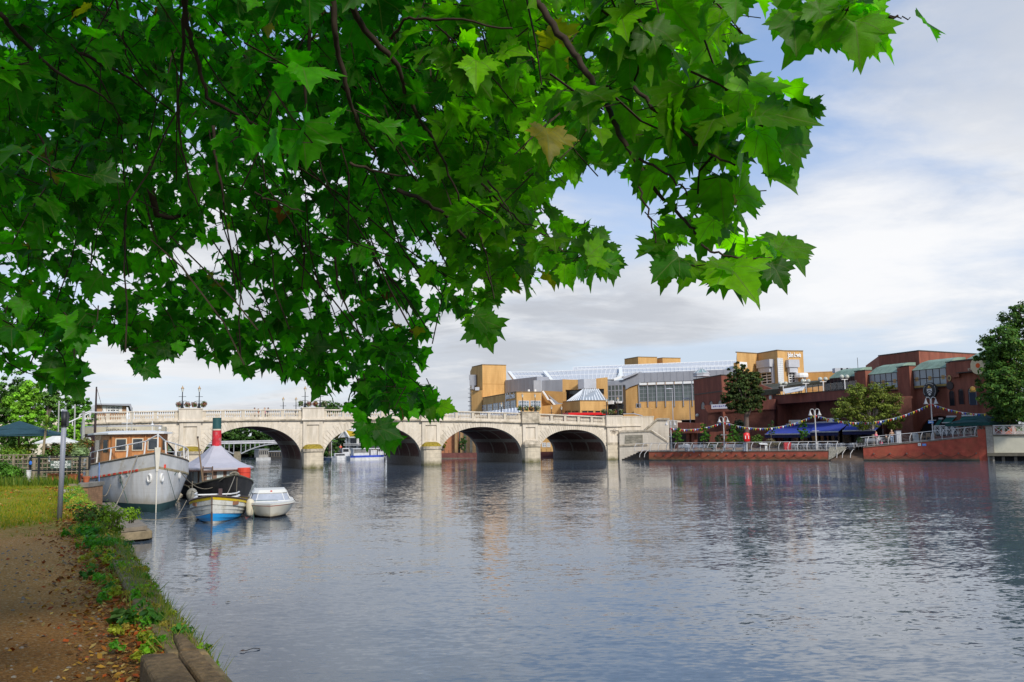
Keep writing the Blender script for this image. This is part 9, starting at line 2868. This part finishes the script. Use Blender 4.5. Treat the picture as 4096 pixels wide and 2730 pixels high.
z1([(2200, 1080), (2240, 1180), (2260, 1320)], 5.0, 5.2, .008, .004)
def z2(pts, *a):                  # pixels of the right zoom, converted to the left zoom's scale
    z1([(x + 1800 / .8704, y) for x, y in pts], *a)
z2([(380, -40), (430, 60), (520, 180), (590, 270), (640, 370), (700, 440), (740, 540), (790, 640), (840, 720), (890, 800), (950, 880), (1050, 980), (1110, 1040), (1165, 1100)], 3.6, 2.9, .026, .006)
z2([(800, -40), (860, 80), (900, 180), (870, 280), (840, 400)], 3.0, 3.2, .014, .006)
z2([(850, 400), (930, 500), (1030, 570), (1130, 660), (1220, 720), (1310, 760)], 2.9, 2.7, .012, .005)
z2([(870, 740), (960, 770), (1050, 850), (1090, 900)], 2.9, 2.9, .008, .004)
z2([(1740, -20), (1800, 40), (1880, 72), (1960, 85), (2060, 72)], 2.6, 2.5, .012, .005)
z2([(1890, 70), (1960, 90), (2060, 80), (2115, 80)], 2.55, 2.5, .005, .0025)
z2([(1150, 1130), (1220, 1160), (1320, 1190), (1420, 1190), (1480, 1185)], 2.8, 2.7, .007, .003)
z2([(870, 860), (905, 960), (940, 1080), (970, 1150)], 2.9, 2.9, .006, .003)
z2([(150, 840), (240, 950), (330, 1020), (400, 1045)], 5.2, 5.4, .012, .006)
z2([(0, 990), (130, 1040), (260, 1110), (430, 1150), (580, 1160)], 5.4, 5.4, .008, .004)
z2([(0, 1000), (70, 1095)], 5.0, 5.1, .014, .010)
gg = np.random.default_rng(31)
for i in range(110):
    x, y, Y = gg.uniform(120, 1150), gg.uniform(-20, 640), gg.uniform(5.5, 9)
    path = [V(npoint(np.array([x]), np.array([y]), Y)[0])]
    dr_ = V((gg.normal(.12, .12), gg.normal(0, .1), -.22))
    for k in range(int(gg.integers(3, 6))):
        path.append(path[-1] + dr_ + V(gg.normal(size=3) * .03)); dr_ = dr_ * .95 + V((0, 0, -.03))
    if okmask(np.array([path[-1]]))[0]:
        for a, b in zip(path, path[1:]): twigs.append((a, b, .0065))
mb = MB()
gt_ = random.Random(3)
for a, b, r_ in twigs:
    mb.tube([a, b], r_, 3, cap=False)
mb.build('twigs', BRK, pt)
mb = MB()
mb.tube([(-6.2, -2.5, 1.8), (-6.1, -2.4, 4.0), (-5.8, -2.0, 6.2), (-5.2, -1.2, 8.2)], .42, 12, r2=.28)
mb.build('trunk', M('plane_trunk', (0.20, 0.17, 0.115), rough=.95, var=.35, scale=2.0, dirt=(.09, .085, .05), dscale=1.4), pt, smooth=True)
mb = MB()
for pth in ([(-5.6, -1.8, 6.6), (-4.2, .5, 7.6), (-2.4, 3.0, 7.4), (-.6, 4.6, 6.4)], [(-5.4, -1.5, 7.4), (-5.6, 1.8, 8.0), (-5.0, 4.6, 7.6), (-3.8, 6.4, 6.6)], [(-5.8, -2.0, 6.0), (-7.0, 1.0, 7.0), (-7.2, 4.0, 7.0)]):
    mb.tube(pth, .14, 8, r2=.04)
mb.build('limb', BRK, pt, smooth=True)
rebase(pt, (-6.2, -2.5, 2.0))
